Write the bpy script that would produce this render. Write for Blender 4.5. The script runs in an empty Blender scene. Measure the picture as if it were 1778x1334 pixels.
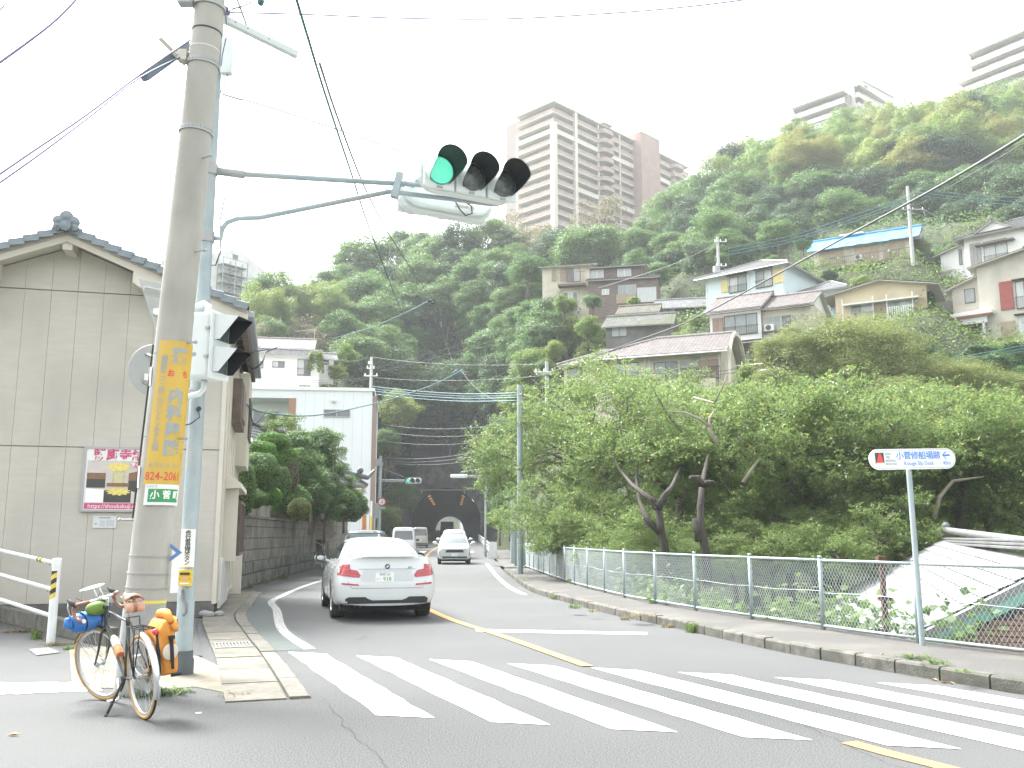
import bpy,bmesh,math,random
import numpy as np
from mathutils import Vector,Matrix
from mathutils.bvhtree import BVHTree
random.seed(11);rng=np.random.default_rng(11)
R=math.radians;PI=math.pi
SC=bpy.context.scene
COL=SC.collection
# ---- camera, sky, sun, exposure
PITCH=math.atan(263/1600);CAMZ=1.5;FPX=1600.0
cd=bpy.data.cameras.new('camera');cam=bpy.data.objects.new('camera',cd);COL.objects.link(cam)
cam.location=(0,0,CAMZ);cam.rotation_euler=(PI/2+PITCH,0,0)
cd.sensor_fit='HORIZONTAL';cd.sensor_width=36;cd.lens=36*FPX/1778
cd.clip_start=0.05;cd.clip_end=3000
SC.camera=cam
SUN_DIR=Vector((-0.42,0.40,0.82)).normalized()
w=bpy.data.worlds.new('World');SC.world=w;w.use_nodes=True
nt=w.node_tree;nt.nodes.clear()
sky=nt.nodes.new('ShaderNodeTexSky');sky.sky_type='NISHITA';sky.sun_disc=False
sky.sun_elevation=math.asin(SUN_DIR.z);sky.sun_rotation=math.atan2(SUN_DIR.x,SUN_DIR.y)
sky.air_density=1.0;sky.dust_density=4.0;sky.ozone_density=1.0
hs=nt.nodes.new('ShaderNodeHueSaturation');hs.inputs['Saturation'].default_value=0.14
bg=nt.nodes.new('ShaderNodeBackground');bg.inputs['Strength'].default_value=0.15
wo=nt.nodes.new('ShaderNodeOutputWorld')
nt.links.new(sky.outputs[0],hs.inputs['Color']);nt.links.new(hs.outputs[0],bg.inputs['Color']);nt.links.new(bg.outputs[0],wo.inputs['Surface'])
sd=bpy.data.lights.new('sun','SUN');sd.energy=2.4;sd.angle=R(22);sd.color=(1.0,0.98,0.95)
sun=bpy.data.objects.new('sun',sd);COL.objects.link(sun);sun.rotation_euler=SUN_DIR.to_track_quat('Z','Y').to_euler()
SC.view_settings.view_transform='Standard';SC.view_settings.look='None'
SC.view_settings.gamma=1;SC.view_settings.use_curve_mapping=False
SC.view_settings.exposure=2.25
try:
 SC.cycles.volume_bounces=1;SC.cycles.max_bounces=8;SC.cycles.transparent_max_bounces=8
 SC.cycles.diffuse_bounces=3;SC.cycles.glossy_bounces=3
except Exception:pass
# ---- helpers
def ray(px,py):
 x=(px-889)/FPX;y=-(py-667)/FPX
 c,s=math.cos(PITCH),math.sin(PITCH)
 return Vector((x,c-y*s,s+y*c))
def at(px,py,Y):
 d=ray(px,py);return d*(Y/d.y)+Vector((0,0,CAMZ))
def gr(px,py,z=0.0):
 d=ray(px,py);return d*((z-CAMZ)/d.z)+Vector((0,0,CAMZ))
def road_z(y):return max(0.0,y-55)*0.012
def tag(o,label=None,cat=None,group=None,kind=None):
 if label:o['label']=label
 if cat:o['category']=cat
 if group:o['group']=group
 if kind:o['kind']=kind
 return o
def thing(name,label,cat,loc=(0,0,0),rz=0.0,group=None):
 o=bpy.data.objects.new(name,None);COL.objects.link(o)
 o.empty_display_size=0.2
 o.location=loc;o.rotation_euler=(0,0,rz)
 return tag(o,label,cat,group)
def dup(root,loc=None,rz=None,label=None,group=None,scale=None):
 r=root.copy();COL.objects.link(r)
 if loc is not None:r.location=loc
 if rz is not None:r.rotation_euler=(0,0,rz)
 if scale is not None:r.scale=scale
 if label:r['label']=label
 if group:r['group']=group
 for ch in list(root.children):
  c=ch.copy();COL.objects.link(c);c.parent=r
  for g in ch.children:
   d=g.copy();COL.objects.link(d);d.parent=c
 return r
class MB:
 """collects simple solids; build() links them as one mesh object"""
 def __init__(s):s.v=[];s.f=[]
 def add(s,vs,fs):
  n=len(s.v);s.v.extend([tuple(q)for q in vs]);s.f.extend([tuple(i+n for i in q)for q in fs]);return s
 def box(s,c,d,rz=0.0,M=None):
  x,y,z=d[0]/2,d[1]/2,d[2]/2
  vs=[Vector((a*x,b*y,e*z))for e in(-1,1)for b in(-1,1)for a in(-1,1)]
  if M is None:M=Matrix.Rotation(rz,3,'Z')
  c=Vector(c);vs=[M@q+c for q in vs]
  return s.add(vs,[(0,2,3,1),(4,5,7,6),(0,1,5,4),(2,6,7,3),(0,4,6,2),(1,3,7,5)])
 def b2(s,x0,x1,y0,y1,z0,z1):
  return s.box(((x0+x1)/2,(y0+y1)/2,(z0+z1)/2),(abs(x1-x0),abs(y1-y0),abs(z1-z0)))
 def cyl(s,p0,p1,r0,r1=None,n=10,cap=True):
  p0=Vector(p0);p1=Vector(p1);r1=r0 if r1 is None else r1
  q=(p1-p0).normalized().to_track_quat('Z','Y')
  vs=[]
  for p,r in((p0,r0),(p1,r1)):
   for i in range(n):
    a=2*PI*i/n;vs.append(p+q@Vector((r*math.cos(a),r*math.sin(a),0)))
  fs=[(i,(i+1)%n,n+(i+1)%n,n+i)for i in range(n)]
  if cap:fs+=[tuple(reversed(range(n))),tuple(range(n,2*n))]
  return s.add(vs,fs)
 def tube(s,pts,r,n=6,cap=True):
  pts=[Vector(p)for p in pts];m=len(pts)
  rr=r if isinstance(r,(list,tuple))else[r]*m
  vs=[];q=None;up=None
  for i,p in enumerate(pts):
   t=(pts[min(i+1,m-1)]-pts[max(i-1,0)]).normalized()
   if up is None:
    up=Vector((0,0,1))if abs(t.z)<0.9 else Vector((1,0,0))
   a=t.cross(up).normalized();b=a.cross(t).normalized();up=b
   for k in range(n):
    th=2*PI*k/n;vs.append(p+(a*math.cos(th)+b*math.sin(th))*rr[i])
  fs=[]
  for i in range(m-1):
   for k in range(n):
    fs.append((i*n+k,i*n+(k+1)%n,(i+1)*n+(k+1)%n,(i+1)*n+k))
  if cap:fs+=[tuple(reversed(range(n))),tuple(range((m-1)*n,m*n))]
  return s.add(vs,fs)
 def prism(s,poly,d,M=None):
  """poly: list of 3D points (planar), extruded by vector d"""
  n=len(poly);a=[Vector(p)for p in poly];d=Vector(d);b=[p+d for p in a]
  fs=[tuple(range(n)),tuple(reversed(range(n,2*n)))]+[(i,n+i,n+(i+1)%n,(i+1)%n)for i in range(n)]
  return s.add(a+b,fs)
 def quad(s,*p):return s.add(p,[tuple(range(len(p)))])
 def ring(s,c,axis,r,rt,n=24,m=8):
  """torus"""
  c=Vector(c);q=Vector(axis).normalized().to_track_quat('Z','Y');vs=[];fs=[]
  for i in range(n):
   a=2*PI*i/n;e=q@Vector((math.cos(a),math.sin(a),0));z=q@Vector((0,0,1))
   for k in range(m):
    t=2*PI*k/m;vs.append(c+e*(r+rt*math.cos(t))+z*(rt*math.sin(t)))
  for i in range(n):
   for k in range(m):
    fs.append((i*m+k,((i+1)%n)*m+k,((i+1)%n)*m+(k+1)%m,i*m+(k+1)%m))
  return s.add(vs,fs)
 def lathe(s,prof,c=(0,0,0),axis=(0,0,1),n=20):
  c=Vector(c);q=Vector(axis).normalized().to_track_quat('Z','Y');m=len(prof);vs=[];fs=[]
  for i in range(n):
   a=2*PI*i/n
   for r,z in prof:vs.append(c+q@Vector((r*math.cos(a),r*math.sin(a),z)))
  for i in range(n):
   j=(i+1)%n
   for k in range(m-1):fs.append((i*m+k,j*m+k,j*m+k+1,i*m+k+1))
  return s.add(vs,fs)
 def sphere(s,c,r,n=10,m=7,sc=(1,1,1)):
  c=Vector(c);vs=[];fs=[]
  for j in range(m+1):
   t=PI*j/m
   for i in range(n):
    a=2*PI*i/n;vs.append(c+Vector((r*sc[0]*math.sin(t)*math.cos(a),r*sc[1]*math.sin(t)*math.sin(a),r*sc[2]*math.cos(t))))
  for j in range(m):
   for i in range(n):
    fs.append((j*n+i,(j+1)*n+i,(j+1)*n+(i+1)%n,j*n+(i+1)%n))
  return s.add(vs,fs)
 def disc(s,c,axis,r,n=20):
  c=Vector(c);q=Vector(axis).normalized().to_track_quat('Z','Y')
  return s.add([c+q@Vector((r*math.cos(2*PI*i/n),r*math.sin(2*PI*i/n),0))for i in range(n)],[tuple(range(n))])
 def mesh(s,name):
  me=bpy.data.meshes.new(name);me.from_pydata(s.v,[],s.f);me.update();return me
 def build(s,name,mat,parent=None,world=False,smooth=False,bevel=0.0,sub=0,kind=None,weld=False,fixn=True):
  vs=s.v
  if world and parent is not None:
   p=parent
   while p.parent is not None:p=p.parent
   mi=(Matrix.Translation(p.location)@p.rotation_euler.to_matrix().to_4x4()).inverted()
   vs=[mi@Vector(q)for q in vs]
  me=bpy.data.meshes.new(name);me.from_pydata([tuple(q)for q in vs],[],s.f)
  if fixn or weld:
   bm=bmesh.new();bm.from_mesh(me)
   if weld:bmesh.ops.remove_doubles(bm,verts=bm.verts,dist=1e-4)
   if fixn:bmesh.ops.recalc_face_normals(bm,faces=bm.faces)
   bm.to_mesh(me);bm.free()
  return obj(name,me,mat,parent,smooth,bevel,sub,kind)
def obj(name,me,mat,parent=None,smooth=False,bevel=0.0,sub=0,kind=None):
 o=bpy.data.objects.new(name,me);COL.objects.link(o)
 if mat is not None and len(me.materials)==0:me.materials.append(mat)
 if smooth:
  me.shade_smooth()
  if smooth=='auto':
   try:me.set_sharp_from_angle(angle=R(35))
   except Exception:pass
 if bevel:
  m=o.modifiers.new('bevel','BEVEL');m.width=bevel;m.segments=2;m.limit_method='ANGLE';m.angle_limit=R(40)
 if sub:
  m=o.modifiers.new('sub','SUBSURF');m.levels=sub;m.render_levels=sub
 if parent is not None:o.parent=parent
 if kind:o['kind']=kind
 return o
def piece(name,me,parent,M):
 """a piece sharing mesh data, placed by a local matrix"""
 o=bpy.data.objects.new(name,me);COL.objects.link(o);o.parent=parent;o.matrix_local=M;return o
def npmesh(name,verts,quads):
 me=bpy.data.meshes.new(name);n=len(verts);m=len(quads)
 me.vertices.add(n);me.vertices.foreach_set('co',np.asarray(verts,np.float32).ravel())
 me.loops.add(m*4);me.loops.foreach_set('vertex_index',np.asarray(quads,np.int32).ravel())
 me.polygons.add(m);me.polygons.foreach_set('loop_start',np.arange(0,m*4,4,dtype=np.int32))
 me.update(calc_edges=True);me.validate();return me
_dg=None
def text_mesh(body,size=1.0,extrude=0.0,align='CENTER',bold=0.0):
 c=bpy.data.curves.new('lettering','FONT');c.body=body;c.size=size;c.align_x=align;c.align_y='CENTER'
 c.extrude=extrude;c.offset=bold;c.resolution_u=3;c.space_line=1.0
 o=bpy.data.objects.new('lettering',c);COL.objects.link(o)
 dg=bpy.context.evaluated_depsgraph_get();dg.update()
 me=bpy.data.meshes.new_from_object(o.evaluated_get(dg))
 bpy.data.objects.remove(o);bpy.data.curves.remove(c)
 me.name='lettering';me.materials.clear()
 return me
def text(parent,body,size,M,mat,name='lettering',sx=1.0,bold=0.0,wrap=None):
 """M maps text plane (x right, y up, z out of the face) into the parent's space; wrap(x,y)->(Vector) replaces it"""
 me=text_mesh(body,size,0.0006,bold=bold)
 if wrap:
  bm=bmesh.new();bm.from_mesh(me);bmesh.ops.triangulate(bm,faces=bm.faces[:]);x0=min(v.co.x for v in bm.verts);x1=max(v.co.x for v in bm.verts);k=x0
  while k<x1:
   k+=size*.12;bmesh.ops.bisect_plane(bm,geom=bm.verts[:]+bm.edges[:]+bm.faces[:],plane_co=(k,0,0),plane_no=(1,0,0),dist=1e-6)
  bm.to_mesh(me);bm.free()
 for v in me.vertices:
  p=Vector((v.co.x*sx,v.co.y,v.co.z))
  v.co=wrap(p)if wrap else M@p
 return obj(name,me,mat,parent)
def face_mat(o,u,n):
 """matrix with text x along u, z along n"""
 u=Vector(u).normalized();n=Vector(n).normalized();v=n.cross(u)
 return Matrix(((u.x,v.x,n.x,o[0]),(u.y,v.y,n.y,o[1]),(u.z,v.z,n.z,o[2]),(0,0,0,1)))
MATS={}
def M_(name,c1,c2=None,scale=3.0,rough=0.6,metal=0.0,bump=0.0,bscale=40.0,emit=None,es=0.0,coat=0.0,detail=4.0,coord='Object',thr=(0.35,0.65),spec=0.5,trans=0.0,c3=None,s3=0.4,stretch=None):
 if name in MATS:return MATS[name]
 m=bpy.data.materials.new(name);m.use_nodes=True;n=m.node_tree.nodes;l=m.node_tree.links
 b=n['Principled BSDF']
 b.inputs['Roughness'].default_value=rough;b.inputs['Metallic'].default_value=metal
 b.inputs['Specular IOR Level'].default_value=spec
 if coat:b.inputs['Coat Weight'].default_value=coat;b.inputs['Coat Roughness'].default_value=0.04
 b.inputs['Base Color'].default_value=(*c1,1)
 if c2 is not None or bump:
  tc=n.new('ShaderNodeTexCoord');src=tc.outputs[coord]
  if stretch:
   mp=n.new('ShaderNodeMapping');mp.inputs['Scale'].default_value=stretch
   l.new(src,mp.inputs['Vector']);src=mp.outputs[0]
 if c2 is not None:
  t=n.new('ShaderNodeTexNoise');t.inputs['Scale'].default_value=scale;t.inputs['Detail'].default_value=detail
  l.new(src,t.inputs['Vector'])
  cr=n.new('ShaderNodeMapRange');cr.inputs['From Min'].default_value=thr[0];cr.inputs['From Max'].default_value=thr[1]
  l.new(t.outputs['Fac'],cr.inputs['Value'])
  mx=n.new('ShaderNodeMix');mx.data_type='RGBA';mx.inputs[6].default_value=(*c1,1);mx.inputs[7].default_value=(*c2,1)
  l.new(cr.outputs[0],mx.inputs[0]);out=mx.outputs[2]
  if c3 is not None:
   t3=n.new('ShaderNodeTexNoise');t3.inputs['Scale'].default_value=s3;t3.inputs['Detail'].default_value=3
   l.new(tc.outputs[coord],t3.inputs['Vector'])
   r3=n.new('ShaderNodeMapRange');r3.inputs['From Min'].default_value=0.48;r3.inputs['From Max'].default_value=0.68
   l.new(t3.outputs['Fac'],r3.inputs['Value'])
   m3=n.new('ShaderNodeMix');m3.data_type='RGBA';m3.inputs[7].default_value=(*c3,1)
   l.new(r3.outputs[0],m3.inputs[0]);l.new(out,m3.inputs[6]);out=m3.outputs[2]
  l.new(out,b.inputs['Base Color'])
 if bump:
  t2=n.new('ShaderNodeTexNoise');t2.inputs['Scale'].default_value=bscale;t2.inputs['Detail'].default_value=3
  l.new(src,t2.inputs['Vector'])
  bp=n.new('ShaderNodeBump');bp.inputs['Strength'].default_value=bump;bp.inputs['Distance'].default_value=0.02
  l.new(t2.outputs['Fac'],bp.inputs['Height']);l.new(bp.outputs[0],b.inputs['Normal'])
 if emit is not None:
  b.inputs['Emission Color'].default_value=(*emit,1);b.inputs['Emission Strength'].default_value=es
 if trans:b.inputs['Transmission Weight'].default_value=trans
 MATS[name]=m;return m
def leaf_mat(name,c1,c2,c3=None,trans=0.35,obj_var=0.25,dry=None,rough=0.55):
 """leaf colours vary from leaf to leaf and from tree to tree; light shines through the blades"""
 m=bpy.data.materials.new(name);m.use_nodes=True;n=m.node_tree.nodes;l=m.node_tree.links;n.clear()
 out=n.new('ShaderNodeOutputMaterial');g=n.new('ShaderNodeNewGeometry');oi=n.new('ShaderNodeObjectInfo')
 mx=n.new('ShaderNodeMix');mx.data_type='RGBA';mx.inputs[6].default_value=(*c1,1);mx.inputs[7].default_value=(*c2,1)
 l.new(g.outputs['Random Per Island'],mx.inputs[0]);col=mx.outputs[2]
 if c3 is not None:
  m2=n.new('ShaderNodeMix');m2.data_type='RGBA';m2.inputs[7].default_value=(*c3,1)
  mu=n.new('ShaderNodeMath');mu.operation='MULTIPLY';mu.inputs[1].default_value=obj_var*2
  l.new(oi.outputs['Random'],mu.inputs[0]);l.new(mu.outputs[0],m2.inputs[0]);l.new(col,m2.inputs[6]);col=m2.outputs[2]
 if dry is not None:
  gt=n.new('ShaderNodeMath');gt.operation='GREATER_THAN';gt.inputs[1].default_value=1-dry[1]
  fr=n.new('ShaderNodeMath');fr.operation='MULTIPLY';fr.inputs[1].default_value=7.31
  fc=n.new('ShaderNodeMath');fc.operation='FRACT'
  l.new(g.outputs['Random Per Island'],fr.inputs[0]);l.new(fr.outputs[0],fc.inputs[0]);l.new(fc.outputs[0],gt.inputs[0])
  m3=n.new('ShaderNodeMix');m3.data_type='RGBA';m3.inputs[7].default_value=(*dry[0],1)
  l.new(gt.outputs[0],m3.inputs[0]);l.new(col,m3.inputs[6]);col=m3.outputs[2]
 p=n.new('ShaderNodeBsdfPrincipled');p.inputs['Roughness'].default_value=rough;p.inputs['Specular IOR Level'].default_value=0.4
 tr=n.new('ShaderNodeBsdfTranslucent');hs=n.new('ShaderNodeHueSaturation');hs.inputs['Value'].default_value=1.5;hs.inputs['Hue'].default_value=0.495
 ms=n.new('ShaderNodeMixShader');ms.inputs[0].default_value=trans
 l.new(col,p.inputs['Base Color']);l.new(col,hs.inputs['Color']);l.new(hs.outputs[0],tr.inputs['Color'])
 l.new(p.outputs[0],ms.inputs[1]);l.new(tr.outputs[0],ms.inputs[2]);l.new(ms.outputs[0],out.inputs['Surface'])
 MATS[name]=m;return m
ASPH=M_('asphalt',(0.032,0.034,0.034),(0.122,0.127,0.126),80,0.9,bump=0.5,bscale=160,detail=6,c3=(0.088,0.091,0.090),s3=0.35)
ASPH2=M_('asphalt_path',(0.055,0.056,0.056),(0.085,0.086,0.084),70,0.92,bump=0.6,bscale=120,detail=6,c3=(0.095,0.094,0.088),s3=0.8)
WALK=M_('pavement_asphalt',(0.066,0.064,0.060),(0.105,0.102,0.096),60,0.92,bump=0.7,bscale=110,c3=(0.12,0.115,0.10),s3=0.9)
CONC=M_('kerb_concrete',(0.125,0.12,0.10),(0.17,0.165,0.14),14,0.9,bump=0.4,bscale=60,c3=(0.10,0.098,0.08),s3=1.4)
CONCD=M_('old_concrete',(0.075,0.074,0.062),(0.15,0.145,0.125),6,0.9,bump=0.5,bscale=50,c3=(0.055,0.06,0.045),s3=0.8)
CREAM=M_('cream_concrete',(0.155,0.142,0.108),(0.20,0.182,0.14),8,0.9,bump=0.3,bscale=60,c3=(0.125,0.118,0.09),s3=1.2)
WPAINT=M_('road_white',(0.80,0.80,0.78),(0.66,0.66,0.64),30,0.75,thr=(0.5,0.78),bump=0.25,bscale=150)
WWORN=M_('road_white_worn',(0.50,0.50,0.49),(0.09,0.09,0.09),26,0.8,thr=(0.42,0.62))
YPAINT=M_('road_yellow',(0.46,0.25,0.075),(0.24,0.17,0.09),24,0.8,thr=(0.42,0.75))
GPAINT=M_('road_green_worn',(0.060,0.082,0.074),(0.088,0.096,0.092),30,0.9,thr=(0.4,0.6))
SOIL=M_('soil',(0.028,0.034,0.016),(0.04,0.055,0.02),0.6,0.95,bump=0.5,bscale=6)
def lerp_poly(P,s):
 """point on polyline P at arc length s"""
 for a,b in zip(P[:-1],P[1:]):
  d=math.dist(a,b)
  if s<=d:t=s/d;return(a[0]+(b[0]-a[0])*t,a[1]+(b[1]-a[1])*t),((b[0]-a[0])/d,(b[1]-a[1])/d)
  s-=d
 a,b=P[-2],P[-1];d=math.dist(a,b);return b,((b[0]-a[0])/d,(b[1]-a[1])/d)
def plen(P):return sum(math.dist(a,b)for a,b in zip(P[:-1],P[1:]))
def smooth_poly(P,n=8):
 """Catmull-Rom through the points"""
 out=[];Q=[P[0]]+list(P)+[P[-1]]
 for i in range(1,len(Q)-2):
  p0,p1,p2,p3=[np.array(q,float)for q in Q[i-1:i+3]]
  for k in range(n):
   t=k/n
   out.append(tuple(0.5*((2*p1)+(-p0+p2)*t+(2*p0-5*p1+4*p2-p3)*t*t+(-p0+3*p1-3*p2+p3)*t**3)))
 out.append(tuple(P[-1]));return out
def offset_poly(P,d):
 """shift to the left of the running direction by d"""
 out=[]
 for i,p in enumerate(P):
  a=P[max(i-1,0)];b=P[min(i+1,len(P)-1)];L=math.dist(a,b)
  n=(-(b[1]-a[1])/L,(b[0]-a[0])/L);out.append((p[0]+n[0]*d,p[1]+n[1]*d))
 return out
def strip(mb,A,B,za,zb=None,rz=True):
 zb=za if zb is None else zb;n=len(A)
 vs=[(p[0],p[1],za+(road_z(p[1])if rz else 0))for p in A]+[(p[0],p[1],zb+(road_z(p[1])if rz else 0))for p in B]
 return mb.add(vs,[(i,i+1,n+i+1,n+i)for i in range(n-1)])
def marking(mb,C,wd,z=0.006):
 return strip(mb,offset_poly(C,wd/2),offset_poly(C,-wd/2),z)
LEDGE=smooth_poly([(-1.87,8.96),(-2.85,11.8),(-3.93,14.75),(-5.0,17.8),(-5.69,20.79),(-6.6,24.9),(-7.39,31.06),(-8.08,41.3),(-9.33,56),(-10.9,75),(-14.1,130)])
REDGE=smooth_poly([(7.2,6.9),(5.6,8.35),(4.9,9.1),(4.62,9.75),(4.3,10.39),(3.5,12.45),(2.63,15.75),(1.97,17.98),(1.15,21.87),(0.5,25.66),(0.0,33.56),(-0.40,41.0),(-0.98,55.0),(-2.4,85),(-4.6,130)])
CLINE=smooth_poly([(0.87,11.06),(-0.08,14.09),(-1.43,18.24),(-2.6,24),(-3.6,33),(-4.6,50),(-6.25,70.7),(-9.3,131),(-22,330)])
FENCE=smooth_poly([(8.3,7.3),(6.6,9.7),(5.66,11.31),(4.98,12.73),(4.42,14.3),(3.84,15.97),(3.32,17.54),(2.91,19.14),(2.54,20.69),(2.24,22.74),(1.63,27.68),(0.58,41.16)])
KERBWALL=[(-25.0,33.0),(-9.01,16.68),(-6.15,13.57),(-5.5,12.9)]
def yx(P,y):
 for a,b in zip(P[:-1],P[1:]):
  if min(a[1],b[1])<=y<=max(a[1],b[1])and a[1]!=b[1]:
   t=(y-a[1])/(b[1]-a[1]);return a[0]+(b[0]-a[0])*t
 return P[0][0]if y<P[0][1]else P[-1][0]
CP=[]
def cp(x,y,z):CP.append((x,y,z))
for q in[(8,14,-2.6),(12,14,-3.4),(9,20,-3.2),(6,27,-3.0),(14,24,-3.6),(22,24,-3.6),(30,26,-3.4),(12,34,-2.6),(22,38,-2.6),(5,40,-1.6),(9,48,-0.5),(30,44,-0.5),(40,30,-3),(3,50,-0.3),(20,50,1.0),(12,58,3.0),(28,56,5.0),(60,40,-2),(80,20,-2),(30,5,-3),(14,5,-2.5),(60,-10,-3),(100,0,0),(7.5,12.5,-1.5),(3.2,22,-0.9),(2.4,30,-1.2),(-12,20,0.0),(-20,10,0.0),(-40,0,0.5),(-12,30,1.7),(-12,40,1.8),(-14,50,1.5),(-18,60,1.5),(-13,70,0.5),(-30,45,3),(-60,40,8),(-15,85,1.2),(-13,100,0.9),(-20,115,2),(-2,70,0.3),(2,85,1.0),(0,110,1.5),(6,75,3),(-20,-20,0),(0,-30,0),(30,-30,-3),(-60,-30,0),(0,60,0.2),(-1,128,3),(-18,128,5),(4,85,1.5),(3,75,.6),(5,95,4),(8,90,6),(1.5,55,.05),(2,62,.2),(3,70,.3),(5,60,.6),(1,75,.4),(2,95,1.5),(9,68,2.5),(7,80,3),(12,78,6),(4,105,5),(6,55,.3)]:cp(*q)
def build_road():
 mb=MB()
 ys=[p[1]for p in LEDGE]
 A=LEDGE;B=[(yx(REDGE[8:],max(p[1],10.6))if p[1]>10.6 else 4.6,p[1])for p in A]
 strip(mb,A,B,0.0)
 poly=[(-40,-15),(40,-15),(40,-8),(14,2.6)]+REDGE[:REDGE.index(min(REDGE,key=lambda p:abs(p[1]-8.96)+abs(p[0]-5.05)))+1]+[(4.6,8.96),(-1.87,8.96),(-2.4,8.9),(-5.5,12.9)]+KERBWALL[::-1][1:]+[(-40,33)]
 mb.add([(p[0],p[1],0.0)for p in poly],[tuple(range(len(poly)))])
 q=[p for p in REDGE if 8.9<p[1]<10.7]
 pl=[(4.6,8.96)]+q+[(4.6,10.6)]
 mb.add([(p[0],p[1],0.001)for p in pl],[tuple(range(len(pl)))])
 mb.quad((-12,8,-.012),(-1,8,-.012),(-1,12,-.012),(-4.5,19,-.012),(-12,19,-.012))
 T0=[(-14.1,130),(-26.9,332)];T1=[(-4.6,130),(-17.2,332)]
 strip(mb,T0,T1,0.0)
 bm_road=mb.build('road',ASPH);bm_road['kind']='structure';return bm_road
ROAD=build_road()
def tri(o):
 bm=bmesh.new();bm.from_mesh(o.data);bmesh.ops.triangulate(bm,faces=[f for f in bm.faces if len(f.verts)>4]);
 for f in bm.faces:
  if f.normal.z<0:f.normal_flip()
 bm.to_mesh(o.data);bm.free()
tri(ROAD)
for i in range(9):
 TL=Vector((-2.91+0.951*i,12.39-0.36*i,0.006));BL=Vector((-1.14+0.96*i,8.12-0.285*i,0.006))
 if i==8:TL+=(BL-TL)*0.25
 TR=TL+Vector((0.53,-0.20,0));BR=BL+Vector((0.49,-0.11,0))
 mb=MB();n=14;vs=[]
 for k in range(n+1):
  t=k/n;j=0.012
  a=TL.lerp(BL,t);b=TR.lerp(BR,t)
  vs+=[a+Vector((random.uniform(-j,j),random.uniform(-j,j),0)),b+Vector((random.uniform(-j,j),random.uniform(-j,j),0))]
 mb.add(vs,[(2*k,2*k+1,2*k+3,2*k+2)for k in range(n)])
 mb.build('crosswalk_stripe',WPAINT,ROAD)
mb=MB();mb.quad((-0.6,15.37,.006),(2.12,14.83,.006),(2.06,14.5,.006),(-0.55,14.95,.006));mb.build('stop_line',WPAINT,ROAD)
mb=MB();marking(mb,[p for p in CLINE],0.15,.011);mb.build('centre_line',YPAINT,ROAD)
mb=MB();marking(mb,[(2.47,7.1),(2.62,6.75),(2.83,6.35),(3.1,5.7)],0.15);mb.build('centre_line',YPAINT,ROAD)
mb=MB();marking(mb,smooth_poly([(0.32,24.2),(-0.1,28),(-0.62,36),(-1.08,45),(-1.35,50)]),0.15);mb.build('edge_line',WPAINT,ROAD)
mb=MB();marking(mb,smooth_poly([(-2.7,12.7),(-3.7,15.3),(-4.78,19.21),(-5.5,21.6),(-5.78,23.72),(-6.2,28),(-6.54,34),(-7.4,45),(-8.6,60),(-10,75)]),0.16);mb.build('edge_line',WWORN,ROAD)
mb=MB();strip(mb,LEDGE[10:36],offset_poly(LEDGE,-0.55)[10:36],0.004);mb.build('green_lane',GPAINT,ROAD)
for x0 in(-10.0,-9.05,-8.1,-7.15,-4.4,-3.45):
 mb=MB();z=road_z(72)+.008;mb.quad((x0,71,z),(x0+.5,71,z),(x0+.36,74.5,z+.04),(x0-.14,74.5,z+.04));mb.build('crosswalk_stripe',WPAINT,ROAD)
a,b,c_,d_=gr(-60,1186),gr(162,1186),gr(178,1200),gr(-60,1209)
mb=MB();n=16;vs=[]
for k in range(n+1):
 t=k/n;p=a.lerp(b,t);q=d_.lerp(c_,t);vs+=[(p.x,p.y+random.uniform(-.03,.03),.006),(q.x,q.y+random.uniform(-.03,.03),.006)]
mb.add(vs,[(2*k,2*k+1,2*k+3,2*k+2)for k in range(n)]);mb.build('give_way_line',WPAINT,ROAD)
for pts in()and([(900,1300),(1060,1262),(1160,1275),(1240,1310),(1010,1316)],):
 mb=MB();mb.add([gr(*p,0.003)for p in pts],[tuple(range(len(pts)))]);mb.build('asphalt_patch',M_('asphalt_patch',(0.058,0.059,0.059),(0.085,0.086,0.085),90,0.9,bump=0.5,bscale=160),ROAD)
CRK=M_('crack_dark',(0.032,0.032,0.031),rough=0.95)
def crack(pts,wd,seed):
 r=random.Random(seed);P=[]
 for(a,b)in zip(pts[:-1],pts[1:]):
  A=gr(*a);B=gr(*b);n=max(3,int((B-A).length/0.12))
  for k in range(n):t=k/n;P.append((A.x+(B.x-A.x)*t+r.uniform(-.03,.03),A.y+(B.y-A.y)*t+r.uniform(-.03,.03)))
 mb=MB();n=len(P);wl=[wd*r.uniform(.3,1)for _ in P]
 L=[offset_poly(P,w_)[i]for i,w_ in enumerate(wl)];Q=[offset_poly(P,-w_)[i]for i,w_ in enumerate(wl)]
 strip(mb,L,Q,0.0035);return mb.build('road_crack',CRK,ROAD)
if 0:crack([(545,1110),(610,1128),(650,1118),(700,1108),(770,1095)],.008,1)
crack([(560,1214),(590,1250),(640,1300),(680,1345)],.003,2)
crack([(1280,1215),(1400,1262),(1520,1318),(1600,1345)],.003,3)
if 0:crack([(310,1330),(420,1275),(545,1240),(610,1232)],.006,4)
crack([(620,1112),(640,1104)],.01,5)
FP=[(yx(FENCE[::1],p[1])if p[1]>7.4 else p[0]+2.2,p[1])for p in REDGE]
rk=[p for p in REDGE if p[1]<41]
mbw=MB()
inner=offset_poly(rk,-0.14)
fx=[(max(yx(FENCE,p[1]+0.4)+0.25,p[0]+0.5)if p[1]>8 else p[0]+2.2,p[1]+0.4)for p in rk]
strip(mbw,inner,fx,0.125,0.14)
strip(mbw,fx,[(p[0]+0.4,p[1])for p in fx],0.139,-0.6)
WALKO=mbw.build('pavement',WALK);WALKO['kind']='structure';tri(WALKO)
KERB=thing('kerb',None,None);KERB['kind']='structure'
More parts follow.
